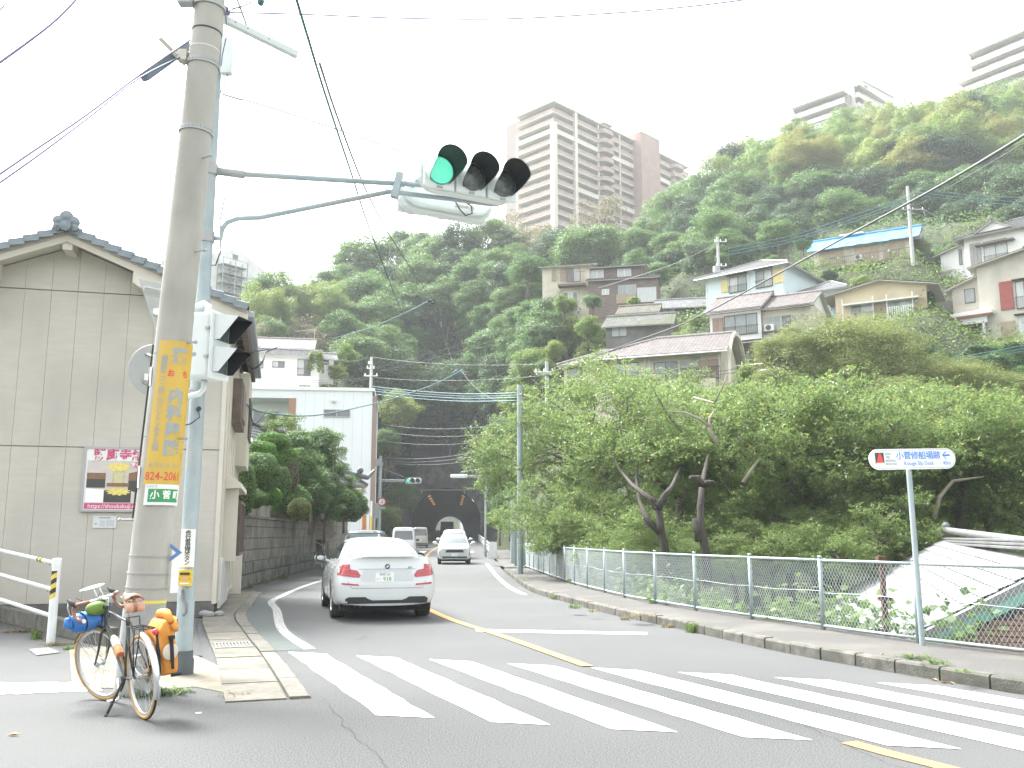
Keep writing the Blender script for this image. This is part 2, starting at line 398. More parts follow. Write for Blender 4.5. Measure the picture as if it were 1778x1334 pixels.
def kerb_run(parent,line,step,wd,h0,h1,mat,name='kerb_stone',gap=0.012,side=-1,drop=None):
 s=0;L=plen(line);k=0
 while s+step*0.5<L:
  (a,_),(b,_)=lerp_poly(line,s+gap),lerp_poly(line,min(s+step-gap,L))
  d=Vector((b[0]-a[0],b[1]-a[1],0)).normalized();n=Vector((-d.y,d.x,0))*wd*side
  z0=road_z(a[1]);hh=h1+random.uniform(-.006,.006)
  if drop:hh=drop(a,hh)
  A=Vector((a[0],a[1],z0+h0));B=Vector((b[0],b[1],z0+h0));o=n.normalized()*random.uniform(0,.012)
  mb=MB();ch=0.02;up=Vector((0,0,hh-h0))
  e=n.normalized()*ch
  mb.add([A+o,B+o,B+n,A+n,A+o+up*0.88,B+o+up*0.88,A+o+e+up,B+o+e+up,B+n+up,A+n+up],[(0,1,5,4),(4,5,7,6),(6,7,8,9),(0,4,6,9,3),(1,2,8,7,5),(3,9,8,2)])
  mb.build(name,mat,parent);s+=step;k+=1
kerb_run(KERB,rk,0.6,0.15,-0.05,0.14,CONCD)
lk=LEDGE[:LEDGE.index(min(LEDGE,key=lambda p:abs(p[1]-26)))]
GUT=thing('drain',None,None);GUT['kind']='structure'
kerb_run(GUT,lk,1.2,0.2,-0.05,0.022,CONC,side=1)
kerb_run(GUT,offset_poly(lk,0.21),1.05,0.56,-0.05,0.018,M_('drain_cover',(0.125,0.119,0.096),(0.17,0.16,0.13),10,0.9,bump=0.35,bscale=70,c3=(0.10,0.098,0.08),s3=1.6),name='drain_cover',side=1)
q=lerp_poly(offset_poly(lk,0.24),4.4)
gt=MB();c0=Vector((q[0][0],q[0][1],0.026));dd=Vector((*q[1],0));nn=Vector((-dd.y,dd.x,0))
for k in range(11):gt.box(c0+nn*(0.03+0.045*k),(0.016,0.55,0.02),M=Matrix(((nn.x,dd.x,0),(nn.y,dd.y,0),(0,0,1))))
for k in(-1,1):gt.box(c0+nn*0.25+dd*0.28*k,(0.5,0.03,0.022),M=Matrix(((nn.x,dd.x,0),(nn.y,dd.y,0),(0,0,1))))
gt.build('drain_grate',M_('steel_grate',(0.26,0.27,0.27),(0.34,0.34,0.34),20,0.6,0.3),GUT)
mb=MB();far=offset_poly(LEDGE,0.78);far2=offset_poly(LEDGE,2.2)
k1=next(i for i,p in enumerate(LEDGE)if p[1]>58)
strip(mb,far[24:k1],far2[24:k1],0.006,0.03)
strip(mb,offset_poly(LEDGE,0.0)[36:k1],far[36:k1],0.004,0.006)
mb.quad((-4.3,12.2,.005),(-3.9,12.0,.005),(-5.2,15.6,.005),(-5.75,17.4,.005),(-8.8,17.6,.012),(-9.01,16.75,.012),(-6.15,13.6,.012))
pth=mb.build('path',ASPH2);pth['kind']='structure';tri(pth)
mb=MB();pts=[(120,1128),(200,1118),(345,1139),(395,1163),(414,1206),(340,1192),(275,1197),(125,1192)]
mb.prism([gr(*p,0.012)for p in pts],(0,0,-0.05));ap=mb.build('apron',CREAM,bevel=0.01);ap['kind']='structure'
mb=MB()
for a,b in zip(KERBWALL[:-1],KERBWALL[1:]):
 a=Vector((*a,0));b=Vector((*b,0));d=(b-a).normalized();n=Vector((-d.y,d.x,0));L=(b-a).length;k=max(1,int(L/1.6))
 for i in range(k):
  p=a+d*(L*i/k+.004);q=a+d*(L*(i+1)/k-.004);hh=0.26+random.uniform(-.01,.01)
  mb.prism([p,q,q+n*0.16,p+n*0.16],(0,0,hh))
kw=thing('retaining_kerb','low stained concrete kerb wall along the foot of the beige house','kerb wall',(-6.15,13.57,0))
mb.build('wall',CONCD,kw,world=True,bevel=0.012)
for pts,nm,lb in(([(185,1128)],'manhole_cover','square grey handhole cover set in the side street by the guard rail'),):
 mb=MB();P4=[gr(*p,0.004)for p in[(50,1129),(84,1126),(103,1134),(64,1139)]]
 mb.prism(P4,(0,0,0.012));o=mb.build('utility_cover',M_('cover_grey',(0.2,0.2,0.2),(0.27,0.27,0.265),30,0.8,bump=0.4,bscale=80));tag(o,lb,'utility cover')
GLASS=M_('window_glass',(0.05,0.06,0.065),(0.10,0.11,0.115),1.2,0.08,spec=0.8)
GLASSC=M_('window_curtained',(0.36,0.38,0.37),(0.46,0.48,0.47),2.5,0.15,spec=0.7,stretch=(6,6,0.3))
GLASSG=M_('window_frosted',(0.22,0.26,0.26),(0.28,0.31,0.31),2.0,0.3)
FRB=M_('frame_bronze',(0.07,0.06,0.05),rough=0.5,metal=0.3)
FRS=M_('frame_silver',(0.35,0.36,0.36),rough=0.45,metal=0.5)
FRW=M_('frame_white',(0.7,0.7,0.68),rough=0.5)
TILEG=M_('tile_grey',(0.15,0.155,0.16),(0.21,0.215,0.22),1.6,0.55,c3=(0.17,0.168,0.155),s3=0.5)
TILED=M_('tile_dark',(0.075,0.08,0.085),(0.12,0.125,0.13),1.6,0.5)
TILEP=M_('tile_pinkgrey',(0.165,0.145,0.138),(0.225,0.205,0.198),2.2,0.6)
TILEB=M_('tile_brown',(0.11,0.098,0.082),(0.17,0.155,0.13),1.4,0.7,c3=(0.12,0.125,0.09),s3=0.5)
TILEM=M_('tile_mossy',(0.10,0.105,0.095),(0.16,0.165,0.15),1.8,0.8,c3=(0.10,0.12,0.06),s3=0.6)
BLUET=M_('tarp_blue',(0.03,0.19,0.40),(0.06,0.26,0.48),1.5,0.5,bump=0.6,bscale=3)
WCREAM=M_('wall_cream',(0.52,0.48,0.38),(0.58,0.54,0.44),0.6,0.85,bump=0.15,bscale=30,c3=(0.39,0.365,0.30),s3=0.45)
WYEL=M_('wall_yellow',(0.52,0.45,0.29),(0.57,0.50,0.34),0.7,0.85,c3=(0.42,0.37,0.25),s3=0.5)
WWHITE=M_('wall_white',(0.68,0.68,0.66),(0.74,0.74,0.72),0.7,0.8,c3=(0.54,0.54,0.52),s3=0.4)
WBLUE=M_('wall_pale_blue',(0.55,0.66,0.68),(0.60,0.70,0.71),0.6,0.8,c3=(0.52,0.62,0.63),s3=0.3)
WOLD=M_('wall_stained',(0.50,0.47,0.40),(0.42,0.40,0.35),0.9,0.9,thr=(0.4,0.75),c3=(0.36,0.34,0.30),s3=0.4)
WBRN=M_('wall_brown_board',(0.13,0.10,0.085),(0.18,0.145,0.125),1.2,0.85,stretch=(1,1,6))
BROWN=M_('shutter_brown',(0.24,0.17,0.125),(0.29,0.21,0.16),3,0.6)
TAN=M_('shutter_tan',(0.30,0.24,0.165),(0.36,0.29,0.20),3,0.6)
GREYS=M_('shutter_grey',(0.25,0.245,0.24),(0.31,0.305,0.30),3,0.55)
REDS=M_('shutter_red',(0.25,0.045,0.035),(0.30,0.06,0.045),3,0.55)
YELS=M_('shutter_yellow',(0.58,0.50,0.22),(0.63,0.55,0.27),3,0.6)
WHITEM=M_('white_metal',(0.72,0.73,0.72),(0.66,0.67,0.66),4,0.45)
DARKM=M_('dark_metal',(0.06,0.06,0.06),rough=0.5)
CONCG=M_('concrete_grey',(0.26,0.26,0.25),(0.34,0.34,0.325),0.8,0.9,c3=(0.20,0.20,0.185),s3=0.5)
CONCB=M_('concrete_dark',(0.10,0.10,0.095),(0.16,0.158,0.15),0.9,0.9,c3=(0.08,0.085,0.07),s3=0.4)
ACM=M_('ac_white',(0.6,0.6,0.58),rough=0.5)
HS=[]
class House:
 def __init__(s,name,label,cat,A,B,depth,cpz=True,base=None,group=None):
  a=at(*A);b=at(*B);a.z=base if base is not None else a.z
  d=Vector((b.x-a.x,b.y-a.y,0));s.L=d.length;s.rz=math.atan2(d.y,d.x);s.D=depth
  s.T=thing(name,label,cat,a,s.rz,group);s.o=a;HS.append(s)
  s.u=d.normalized();s.w=Vector((-s.u.y,s.u.x,0));s.z0=a.z
  if cpz:
   for uu,ww in((0,0),(s.L,0),(s.L/2,-2),(0,depth),(s.L,depth)):
    p=a+s.u*uu+s.w*ww;cp(p.x,p.y,a.z+(0.2 if ww>=0 else-1.5))
 def uv(s,px,py,w=0.0):
  d=ray(px,py);o=Vector((0,0,CAMZ));P=s.o+s.w*w
  t=(P-o).dot(s.w)/d.dot(s.w);h=o+d*t-s.o
  return h.dot(s.u),h.z
 def rect(s,r,w=0.0):
  """pixel box -> u0,u1,z0,z1 on the plane at depth w"""
  u0,z1=s.uv(r[0],r[1],w);u1,z0=s.uv(r[2],r[3],w);return u0,u1,z0,z1
 def box(s,name,u0,u1,w0,w1,z0,z1,mat,parent=None,bevel=0):
  mb=MB();mb.b2(u0,u1,w0,w1,z0,z1);return mb.build(name,mat,parent or s.T,bevel=bevel)
 def window(s,r,w=0.0,panes=2,frame=FRB,glass=GLASS,px=True,rail=False,hood=False,t=0.05,name='window'):
  u0,u1,z0,z1=s.rect(r,w)if px else r
  mb=MB();d=0.05
  mb.b2(u0,u1,w-d,w+.02,z1-t,z1);mb.b2(u0,u1,w-d-.03,w+.02,z0,z0+t)
  for k in range(panes+1):
   x=u0+(u1-u0)*k/panes;x=min(max(x,u0+t/2),u1-t/2);mb.b2(x-t/2,x+t/2,w-d+.004,w+.02,z0+t,z1-t)
  f=mb.build(name,frame,s.T)
  gl=glass if isinstance(glass,(list,tuple))else[glass]*panes
  for k in range(panes):
   a=u0+(u1-u0)*k/panes+t/2;b=u0+(u1-u0)*(k+1)/panes-t/2
   m=MB();m.b2(a,b,w-.03+.006*(k%2),w+.01,z0+t,z1-t);m.build('pane',gl[k%len(gl)],f)
  if hood:s.box('window_hood',u0-.15,u1+.15,w-.45,w,z1+.08,z1+.14,FRB)
  if rail:
   m=MB();h=(z1-z0)*0.42;n=max(3,int((u1-u0)/0.14))
   for zz in(z0+.02,z0+h):m.b2(u0-.05,u1+.05,w-.16,w-.13,zz,zz+.03)
   for k in range(n+1):x=u0+(u1-u0)*k/n;m.b2(x-.008,x+.008,w-.155,w-.135,z0+.03,z0+h)
   for x in(u0-.04,u1+.04):m.b2(x-.01,x+.01,w-.14,w+.01,z0+h-.01,z0+h+.02)
   m.build('window_railing',frame,f)
  return f
 def shutters(s,r,n=2,w=0.0,mat=BROWN,px=True,name='shutter',out=0.09):
  u0,u1,z0,z1=s.rect(r,w)if px else r
  for k in range(n):
   a=u0+(u1-u0)*k/n+.01;b=u0+(u1-u0)*(k+1)/n-.01
   m=MB();m.b2(a,b,w-out,w+.01,z0,z1)
   q=max(2,int((b-a)/0.12))
   for i in range(q):x=a+(b-a)*(i+.5)/q;m.b2(x-.012,x+.012,w-out-.012,w-out+.001,z0+.04,z1-.04)
   m.build(name,mat,s.T)
 def railing(s,u0,u1,z0,z1,w,mat,step=0.13,parent=None,ends=None,r=0.012):
  m=MB();n=max(2,int((u1-u0)/step))
  for zz in(z0+.05,z1):m.b2(u0,u1,w-.02,w+.02,zz-.02,zz+.02)
  for k in range(n+1):x=u0+(u1-u0)*k/n;m.b2(x-r,x+r,w-r,w+r,z0,z1)
  if ends:
   for x in(u0,u1):
    for zz in(z0+.05,z1):m.b2(x-.02,x+.02,w,ends,zz-.02,zz+.02)
  return m.build('railing',mat,parent or s.T)
 def slope(s,e0,e1,r1,r0,mat,name='roof_slope',p=0.27,row=0.30,th=0.07,parent=None):
  """tiled slope between the eave e0-e1 and the ridge r0-r1 (local points): rows step down like laid tiles"""
  e0,e1,r0,r1=[Vector(q)for q in(e0,e1,r0,r1)]
  ex=(e1-e0);Lx=ex.length;ex=ex.normalized();m=(r0+r1)/2-(e0+e1)/2;up=(m-ex*m.dot(ex));H=up.length;up=up.normalized();nn=ex.cross(up).normalized()
  if nn.z<0:nn=-nn
  l0=(r0-e0).dot(ex);l1=(r1-e0).dot(ex)
  nu=max(2,int(Lx/p));nv=max(1,int(round(H/row)));mb=MB()
  prof=[(0.0,0.035),(0.35,0.012),(0.7,0.0),(0.93,0.012)]
  for j in range(nv):
   v0=j/nv;v1=(j+1)/nv;rowp=[]
   for(v,lift)in((v0,0.035),(v1,0.004)):
    a=l0*v;b=Lx+(l1-Lx)*v
    line=[]
    for i in range(nu):
     for f,hgt in prof:
      x=min(max((i+f)*Lx/nu,a),b);line.append(e0+ex*x+up*(v*H)+nn*(hgt+lift))
    line.append(e0+ex*b+up*(v*H)+nn*(0.03+lift));rowp.append(line)
   n=len(rowp[0])
   mb.add(rowp[0]+rowp[1],[(i,i+1,n+i+1,n+i)for i in range(n-1)])
   base=[q-nn*0.035 for q in rowp[0]]
   mb.add(rowp[0]+base,[(i,n+i,n+i+1,i+1)for i in range(n-1)])
  o=mb.build(name,mat,parent or s.T,fixn=False)
  b=MB();b.prism([e0-nn*.002,e1-nn*.002,r1-nn*.002,r0-nn*.002],nn*-th);b.build('roof_deck',mat if False else FASC,o)
  return o
 def ridge(s,a,b,mat,r=0.13,step=0.45,parent=None,name='roof_ridge'):
  a=Vector(a);b=Vector(b);d=b-a;n=max(1,int(d.length/step));mb=MB()
  for k in range(n):mb.cyl(a+d*(k/n),a+d*((k+1)/n-.02/d.length),r,r*0.93,8)
  return mb.build(name,mat,parent or s.T,smooth='auto')
 def gable(s,u0,u1,w0,w1,ze,rise,mat,ov=0.5,ovu=0.4,axis='u',wallm=None,p=0.27):
  """gable roof, ridge along u (axis='u') or along w"""
  if axis=='u':
   m=(w0+w1)/2;k=rise/((w1-w0)/2);zo=ze-k*ov
   r=s.slope((u0-ovu,w0-ov,zo),(u1+ovu,w0-ov,zo),(u1+ovu,m,ze+rise),(u0-ovu,m,ze+rise),mat,p=p)
   s.slope((u1+ovu,w1+ov,zo),(u0-ovu,w1+ov,zo),(u0-ovu,m,ze+rise),(u1+ovu,m,ze+rise),mat,p=p)
   s.ridge((u0-ovu-.05,m,ze+rise+.06),(u1+ovu+.05,m,ze+rise+.06),mat)
   if wallm:
    mb=MB()
    mb.prism([(u0,w0,ze-.01),(u0,w1,ze-.01),(u0,m,ze+rise-.08)],(u1-u0,0,0));mb.build('gable_wall',wallm,s.T)
  else:
   m=(u0+u1)/2;k=rise/((u1-u0)/2);zo=ze-k*ov
   r=s.slope((u0-ov,w1+ovu,zo),(u0-ov,w0-ovu,zo),(m,w0-ovu,ze+rise),(m,w1+ovu,ze+rise),mat,p=p)
   s.slope((u1+ov,w0-ovu,zo),(u1+ov,w1+ovu,zo),(m,w1+ovu,ze+rise),(m,w0-ovu,ze+rise),mat,p=p)
   s.ridge((m,w0-ovu-.05,ze+rise+.06),(m,w1+ovu+.05,ze+rise+.06),mat)
   if wallm:
    mb=MB();mb.prism([(u0,w0,ze-.01),(u1,w0,ze-.01),(m,w0,ze+rise-.08)],(0,w1-w0,0));mb.build('gable_wall',wallm,s.T)
  return r
 def hip(s,u0,u1,w0,w1,ze,rise,mat,ov=0.55,p=0.27):
  m=(w0+w1)/2;hw=(w1-w0)/2+ov;a0,a1,b0,b1=u0-ov,u1+ov,w0-ov,w1+ov;zo=ze-rise*ov/((w1-w0)/2);zr=ze+rise
  k0,k1=a0+hw*0.95,a1-hw*0.95
  if k1<k0+.3:k0=k1=(a0+a1)/2;k0-=.15;k1+=.15
  s.slope((a0,b0,zo),(a1,b0,zo),(k1,m,zr),(k0,m,zr),mat,p=p)
  s.slope((a1,b1,zo),(a0,b1,zo),(k0,m,zr),(k1,m,zr),mat,p=p)
  s.slope((a1,b0,zo),(a1,b1,zo),(k1,m+.02,zr),(k1,m-.02,zr),mat,p=p)
  s.slope((a0,b1,zo),(a0,b0,zo),(k0,m-.02,zr),(k0,m+.02,zr),mat,p=p)
  s.ridge((k0,m,zr+.06),(k1,m,zr+.06),mat)
  for(x,y,k)in((a0,b0,k0),(a0,b1,k0),(a1,b0,k1),(a1,b1,k1)):s.ridge((x,y,zo+.08),(k,m,zr+.06),mat,0.10)
 def leanto(s,u0,u1,w0,w1,ze,zr,mat,ov=0.3,p=0.27):
  """single pitch, eave at w0 (front), top at w1"""
  return s.slope((u0-ov,w0-ov,ze-(zr-ze)/max(.1,(w1-w0))*ov),(u1+ov,w0-ov,ze-(zr-ze)/max(.1,(w1-w0))*ov),(u1+ov,w1,zr),(u0-ov,w1,zr),mat,p=p)
 def gutter(s,u0,u1,w,z,mat=None):
  mb=MB();mb.cyl((u0,w,z),(u1,w,z),0.055,n=6);return mb.build('gutter',mat or FRS,s.T)
 def pipe(s,u,w,z0,z1,mat=None):
  mb=MB();mb.cyl((u,w,z0),(u,w,z1),0.04,n=6);return mb.build('downpipe',mat or FRS,s.T)
 def ac(s,r,w=-.3):
  u0,u1,z0,z1=s.rect(r,w);d=0.3
  f=s.box('ac_unit',u0,u1,w,w+d,z0,z1,ACM,bevel=.02);m=MB();c=((u0*.6+u1*.4),w-.005,(z0+z1)/2);rr=min(z1-z0,u1-u0)*.4
  m.lathe([(rr,0),(rr,.012),(rr*.85,.012),(rr*.85,0)],c,(0,-1,0),16);m.disc((c[0],w-.003,c[2]),(0,-1,0),rr*.85,16)
  m.build('fan_grille',DARKM,f);return f
FASC=M_('fascia',(0.42,0.40,0.36),rough=0.8)
h=House('hillside_house','cream house with brown tiled hip roof and curved gable board, just above the cherry trees','house',(1020,716,65),(1256,716,61.5),8.0)
ze=h.uv(1140,617)[1];L=h.L
h.box('wall',0,L,0,8,-6,ze,WCREAM)
zr=ze+2.0;m=4.0
uL=h.uv(1013,621,-.8)[0];uR=h.uv(1263,612,-.8)[0];k0=uL+4.2
h.slope((uL,-.8,ze-.1),(uR,-.8,ze-.1),(uR,m,zr),(k0,m,zr),TILEP)
h.slope((uR,8.8,ze-.1),(uL,8.8,ze-.1),(k0,m,zr),(uR,m,zr),TILEP)
h.slope((uL,8.8,ze-.1),(uL,-.8,ze-.1),(k0,m-.02,zr),(k0,m+.02,zr),TILEP)
h.ridge((k0,m,zr+.06),(uR,m,zr+.06),TILEP);h.ridge((uL,-.8,ze),(k0,m,zr+.05),TILEP,.1)
h.gutter(uL,uR,-.86,ze-.2,WHITEM)
mb=MB();mb.prism([(L,0,ze-.01),(L,8,ze-.01),(L,m,zr-.15)],(-.2,0,0));mb.build('gable_wall',WCREAM,h.T)
arc=[]
for k in range(13):
 t=k/12;arc.append((uR,-.85+(m+.85)*(1-(1-t)**1.0)*.0+t*0,0))
mb=MB();n=14
for sgn in(-1,1):
 P=[]
 for k in range(n+1):
  a=(PI/2)*k/n;P.append((uR+.02,m+sgn*(m+.75)*math.sin(a),zr-.05-(zr-ze+2.2)*(1-math.cos(a))**1.0*.95))
 for k in range(n):
  y0,z0=P[k][1],P[k][2];y1,z1=P[k+1][1],P[k+1][2]
  mb.prism([(uR,y0,z0),(uR,y1,z1),(uR,y1,z1-.28),(uR,y0,z0-.28)],(.16,0,0))
mb.build('curved_bargeboard',WCREAM,h.T)
h.shutters((1042,633,1063,662),2,mat=BROWN);h.window((1064,632,1109,662),panes=2,glass=GLASSC,rail=True)
h.window((1135,630,1177,658),panes=2,glass=[GLASSG,GLASS]);h.shutters((1181,627,1215,657),3,mat=GREYS);h.shutters((1215,626,1251,657),2,mat=BROWN)
u0,u1,z0,z1=h.rect((1181,640,1251,657),-.2);h.railing(u0,u1,z0,z1,-.2,DARKM,ends=0)
u0,u1,z0,z1=h.rect((1184,660,1243,679),-.7);h.box('balcony_box',u0,u1,-.7,0,z0,z1,WCREAM,bevel=.02)
for x in(1120,1128):h.pipe(h.uv(x,640)[0],-.06,-1,ze-.2,WHITEM)
h.pipe(L-.15,-.06,-4,ze-.2,WHITEM)
for u_,z_ in((h.uv(1087,621)[0],ze-.35),(h.uv(1208,616)[0],ze-.35)):h.box('vent',u_-.35,u_+.35,-.03,.01,z_-.12,z_+.05,GREYS)
uA=h.uv(979,640,1.5)[0];zw=h.uv(1000,634,1.5)[1]
h.box('wing_wall',uA,0.0,1.5,7.5,-6,zw,WCREAM);h.window((985,640,1010,655),w=1.5,panes=1,glass=GLASSG)
uW=h.uv(967,634,1.0)[0]
h.slope((uW,.9,zw-.1),(1.4,.9,zw-.1),(1.4,4.5,zw+1.45),(uW+2.6,4.5,zw+1.45),TILEP)
h.slope((uW,8.1,zw-.1),(uW,.9,zw-.1),(uW+2.6,4.48,zw+1.45),(uW+2.6,4.52,zw+1.45),TILEP)
h.ridge((uW,.9,zw),(uW+2.6,4.5,zw+1.5),TILEP,.1);h.ridge((uW+2.6,4.5,zw+1.5),(1.4,4.5,zw+1.5),TILEP)
h=House('hillside_house','white and cream two storey house with two stepped grey roofs below the pale blue house','house',(1235,634,73),(1412,634,69),6.5)
L=h.L;zA=h.uv(1280,533)[1];zB=h.uv(1370,527)[1];us=h.uv(1322,560)[0]
zf=h.uv(1280,592)[1]
h.box('upper_wall',0,us,0,6.5,zf,zA,WWHITE);h.box('upper_wall',us+.004,L,.25,6.5,zf+.6,zB,WCREAM)
h.box('lower_wall',.2,us-.2,1.0,6.4,-3,zf,WBRN);h.box('lower_wall',us,L,.3,6.3,-3,zf+.6,WWHITE)
h.leanto(-.3,us,-.9,1.0,zf-.35,zf+.05,TILED)
h.gable(0,us-.1,0,6.5,zA,1.7,TILEP,ov=.6,ovu=.35,wallm=WWHITE);h.gable(us+.4,L,.25,6.5,zB,1.5,TILEP,ov=.5,ovu=.35,wallm=WWHITE)
h.gutter(-.4,us+.2,-.65,zA-.55,DARKM);h.gutter(us+.3,L+.4,-.3,zB-.45,DARKM)
h.shutters((1237,554,1257,580),2,mat=BROWN);h.window((1257,550,1316,579),panes=3,glass=GLASSG,rail=True)
h.window((1328,551,1357,572),w=.25,panes=2,glass=GLASSG,frame=FRS);h.window((1358,549,1374,567),w=.25,panes=1,glass=GLASS);h.shutters((1375,548,1402,570),3,w=.25,mat=GREYS)
h.ac((1327,564,1344,574),-.15);h.box('ac_shelf',us+.1,us+2.6,-.25,.25,h.uv(1335,575)[1]-.1,h.uv(1335,575)[1]-.04,DARKM)
h.window((1287,610,1303,633),w=1.0,panes=2,glass=GLASSG);h.box('door_post',us-.9,us-.35,.85,1.0,-1,zf,TAN)
h.pipe(us+.05,-.06,-1,zA-.5,DARKM);h.pipe(-.05,-.06,-1,zA-.5,DARKM)
h.window((1347,613,1372,621),w=.3,panes=2,glass=GLASS,frame=FRS)
h=House('hillside_house','pale blue two storey house with grey hip roof and yellow shutters','house',(1227,545,85),(1364,545,80),8.0)
L=h.L;ze=h.uv(1300,466)[1]
h.box('wall',0,L,0,8,-6,ze,WBLUE);h.hip(0,L,0,8,ze,1.7,TILEG,ov=.8);h.gutter(-.8,L+.8,-.85,ze-.42,WHITEM)
h.shutters((1252,487,1265,507),1,mat=YELS);h.window((1266,483,1297,505),panes=2,glass=[GLASSC,GLASSG],rail=True,hood=True)
h.window((1312,472,1342,497),panes=2,glass=[GLASSG,GLASSC],rail=True,hood=True);h.shutters((1342,468,1361,490),1,mat=YELS)
for u_ in(.1,h.uv(1301,500)[0],L-.1):h.pipe(u_,-.06,-4,ze-.4,WHITEM)
zl=h.uv(1415,505,2.0)[1]
h.box('wing_wall',L+.003,L+4.6,2.0,7.5,-6,zl,WBLUE);h.hip(L+.2,L+4.6,2.0,7.5,zl,1.3,TILEG,ov=.5)
h=House('hillside_house','old house with a bright blue covered roof and brown storm shutters under the wood','house',(1414,466,100),(1583,466,95),6.5)
L=h.L;ze=h.uv(1500,421)[1]
h.box('wall',0,L,0,6.5,-5,ze,WCREAM);
zr=ze+1.9;uu0,uu1=-.6,L+1.0
for nm,q in(('roof_tarp',1),('roof_tarp',-1)):
 mb=MB();nx,ny=26,7;vs=[]
 for j in range(ny+1):
  for i in range(nx+1):
   v=j/ny;w_=(-.7+(3.25+.7)*v)if q>0 else(7.2-(7.2-3.25)*v)
   vs.append((uu0+(uu1-uu0)*i/nx,w_,ze-.35+(zr-ze+.35)*v+random.uniform(-.05,.05)))
 mb.add(vs,[(j*(nx+1)+i,j*(nx+1)+i+1,(j+1)*(nx+1)+i+1,(j+1)*(nx+1)+i)for j in range(ny)for i in range(nx)]);o=mb.build(nm,BLUET,h.T)
 sm=o.modifiers.new('thick','SOLIDIFY');sm.thickness=.06
h.ridge((uu0,3.25,zr+.05),(uu1,3.25,zr+.05),BLUET,.16);mb=MB();u_=h.uv(1472,410)[0];mb.b2(u_-1.4,u_+1.2,2.9,3.6,zr+.12,zr+.3);mb.build('ridge_cover',WHITEM,h.T,bevel=.03)
mb=MB();mb.prism([(L+.3,0,ze),(L+.3,6.5,ze),(L+.3,3.25,zr-.1)],(-.25,0,0))
for k in range(7):mb.b2(L+.3,L+1.1,.1+k*.5,.5+k*.5,ze-.2-random.random()*.6+k*.2,ze+.05+k*.24)
mb.build('gable_boards',CONCG,h.T)
h.shutters((1422,435,1466,462),3,mat=TAN);h.shutters((1483,430,1528,456),3,mat=TAN);h.shutters((1532,424,1573,452),3,mat=TAN)
h.ac((1484,443,1497,450),-.6)
z0=h.uv(1500,463)[1];h.box('balcony_floor',1.5,L+.5,-1.2,0,z0-.2,z0-.05,WBRN);h.railing(1.5,L+.5,z0,z0+1.1,-1.15,DARKM,step=.22)
for(r,wv,e)in(((1430,464,1566,476),-3.4,0),((1440,478,1570,495),-5.6,1)):
 u0,z1=h.uv(r[0],(r[1]+r[3])/2,wv);u1=h.uv(r[2],r[3],wv)[0];za=h.uv(1500,482 if e==0 else 496,wv)[1]
 h.leanto(u0,u1,wv,wv+2.3,za,za+.85,TILEB,ov=.1)
 h.box('shed_wall',u0+.2,u1-.2,wv+.3,wv+2.2,-6,za-.05,WBRN)
CLO=[M_('cloth_%s'%n_,c,rough=.9)for n_,c in(('white',(.7,.7,.7)),('grey',(.3,.3,.32)),('violet',(.3,.22,.4)),('dark',(.06,.06,.07)),('rust',(.35,.2,.15)))]
h=House('hillside_house','low pale yellow house with broad front gable, white balcony rail and ivy underneath','house',(1452,552,76),(1612,552,72.5),7.0)
L=h.L;ap=h.uv(1527,486,-.4);ze=h.uv(1452,512)[1]
h.box('wall',0,L,0,7,-5,ze,WYEL);h.gable(0,L,0,7,ze,ap[1]-ze,TILEB,ov=1.0,ovu=.6,axis='w',wallm=WYEL,p=.3)
u0,u1,z0,z1=h.rect((1465,514,1596,519));h.box('canopy',u0,u1,-.7,0,z0,z0+.12,WHITEM)
h.window((1476,527,1516,541),panes=2,glass=[GLASS,GLASSC],frame=FRS);h.shutters((1517,522,1540,552),2,mat=TAN);h.window((1544,520,1583,550),panes=2,glass=[GLASSG,GLASSC],frame=FRS);h.shutters((1588,518,1610,550),1,mat=TAN,name='side_panel')
u0,u1,z0,z1=h.rect((1541,534,1586,552),-.6);h.railing(u0,u1,z0,z1,-.6,WHITEM,step=.16,ends=0,r=.03);h.box('balcony_floor',u0-.1,u1+.1,-.7,0,z0-.15,z0-.03,WHITEM)
for px_ in(1464,1517,1541,1586):h.pipe(h.uv(px_,530)[0],-.45,-2,h.uv(1500,518)[1],WHITEM)
YH=h
h=House('hillside_house','white house with dark hip and gable roof at the top right of the slope','house',(1680,500,92),(1790,500,88),8.0)
L=h.L;ze=h.uv(1720,402)[1]
h.box('wall',0,L,0,8,-6,ze,WWHITE);h.hip(0,L+3,0,8,ze,1.9,TILED,ov=.8);
h.gable(h.uv(1695,400)[0],h.uv(1758,400)[0],-.2,4,ze+.05,.95,TILED,ov=.3,ovu=.3,axis='w',wallm=WWHITE)
h.shutters((1683,425,1706,466),3,mat=GREYS);h.window((1707,421,1752,458),panes=2,glass=GLASSC,rail=True)
u0,u1,z0,z1=h.rect((1694,412,1763,417));h.box('canopy',u0,u1,-.8,0,z0,z0+.12,WBRN)
uL=h.uv(1634,460,1.0)[0];zl=h.uv(1634,440,1.0)[1];zm=ze-.5
h.box('wing_wall',uL,-.003,1.0,7.5,-6,zl,WWHITE)
mb=MB();mb.prism([(uL,1.0,zl-.01),(0,1.0,zl-.01),(0,1.0,zm)],(0,6.5,0));mb.build('wing_gable',WWHITE,h.T)
h.slope((uL-.7,8,zl-.35),(uL-.7,.5,zl-.35),(0,.5,zm+.1),(0,8,zm+.1),TILED)
h.window((1664,434,1672,459),w=1.0,panes=1,glass=GLASS)
u0=h.uv(1574,480,-2)[0];u1=h.uv(1645,480,-2)[0];za=h.uv(1610,484,-2)[1];h.leanto(u0,u1,-2,0,za,za+1.0,TILED,ov=.1);h.box('shed_wall',u0+.3,u1-.2,-1.6,0,-6,za-.05,CONCB)
h=House('hillside_house','stained cream house with dark red storm shutter and roofed entrance','house',(1706,598,72),(1800,598,69.5),7.5)
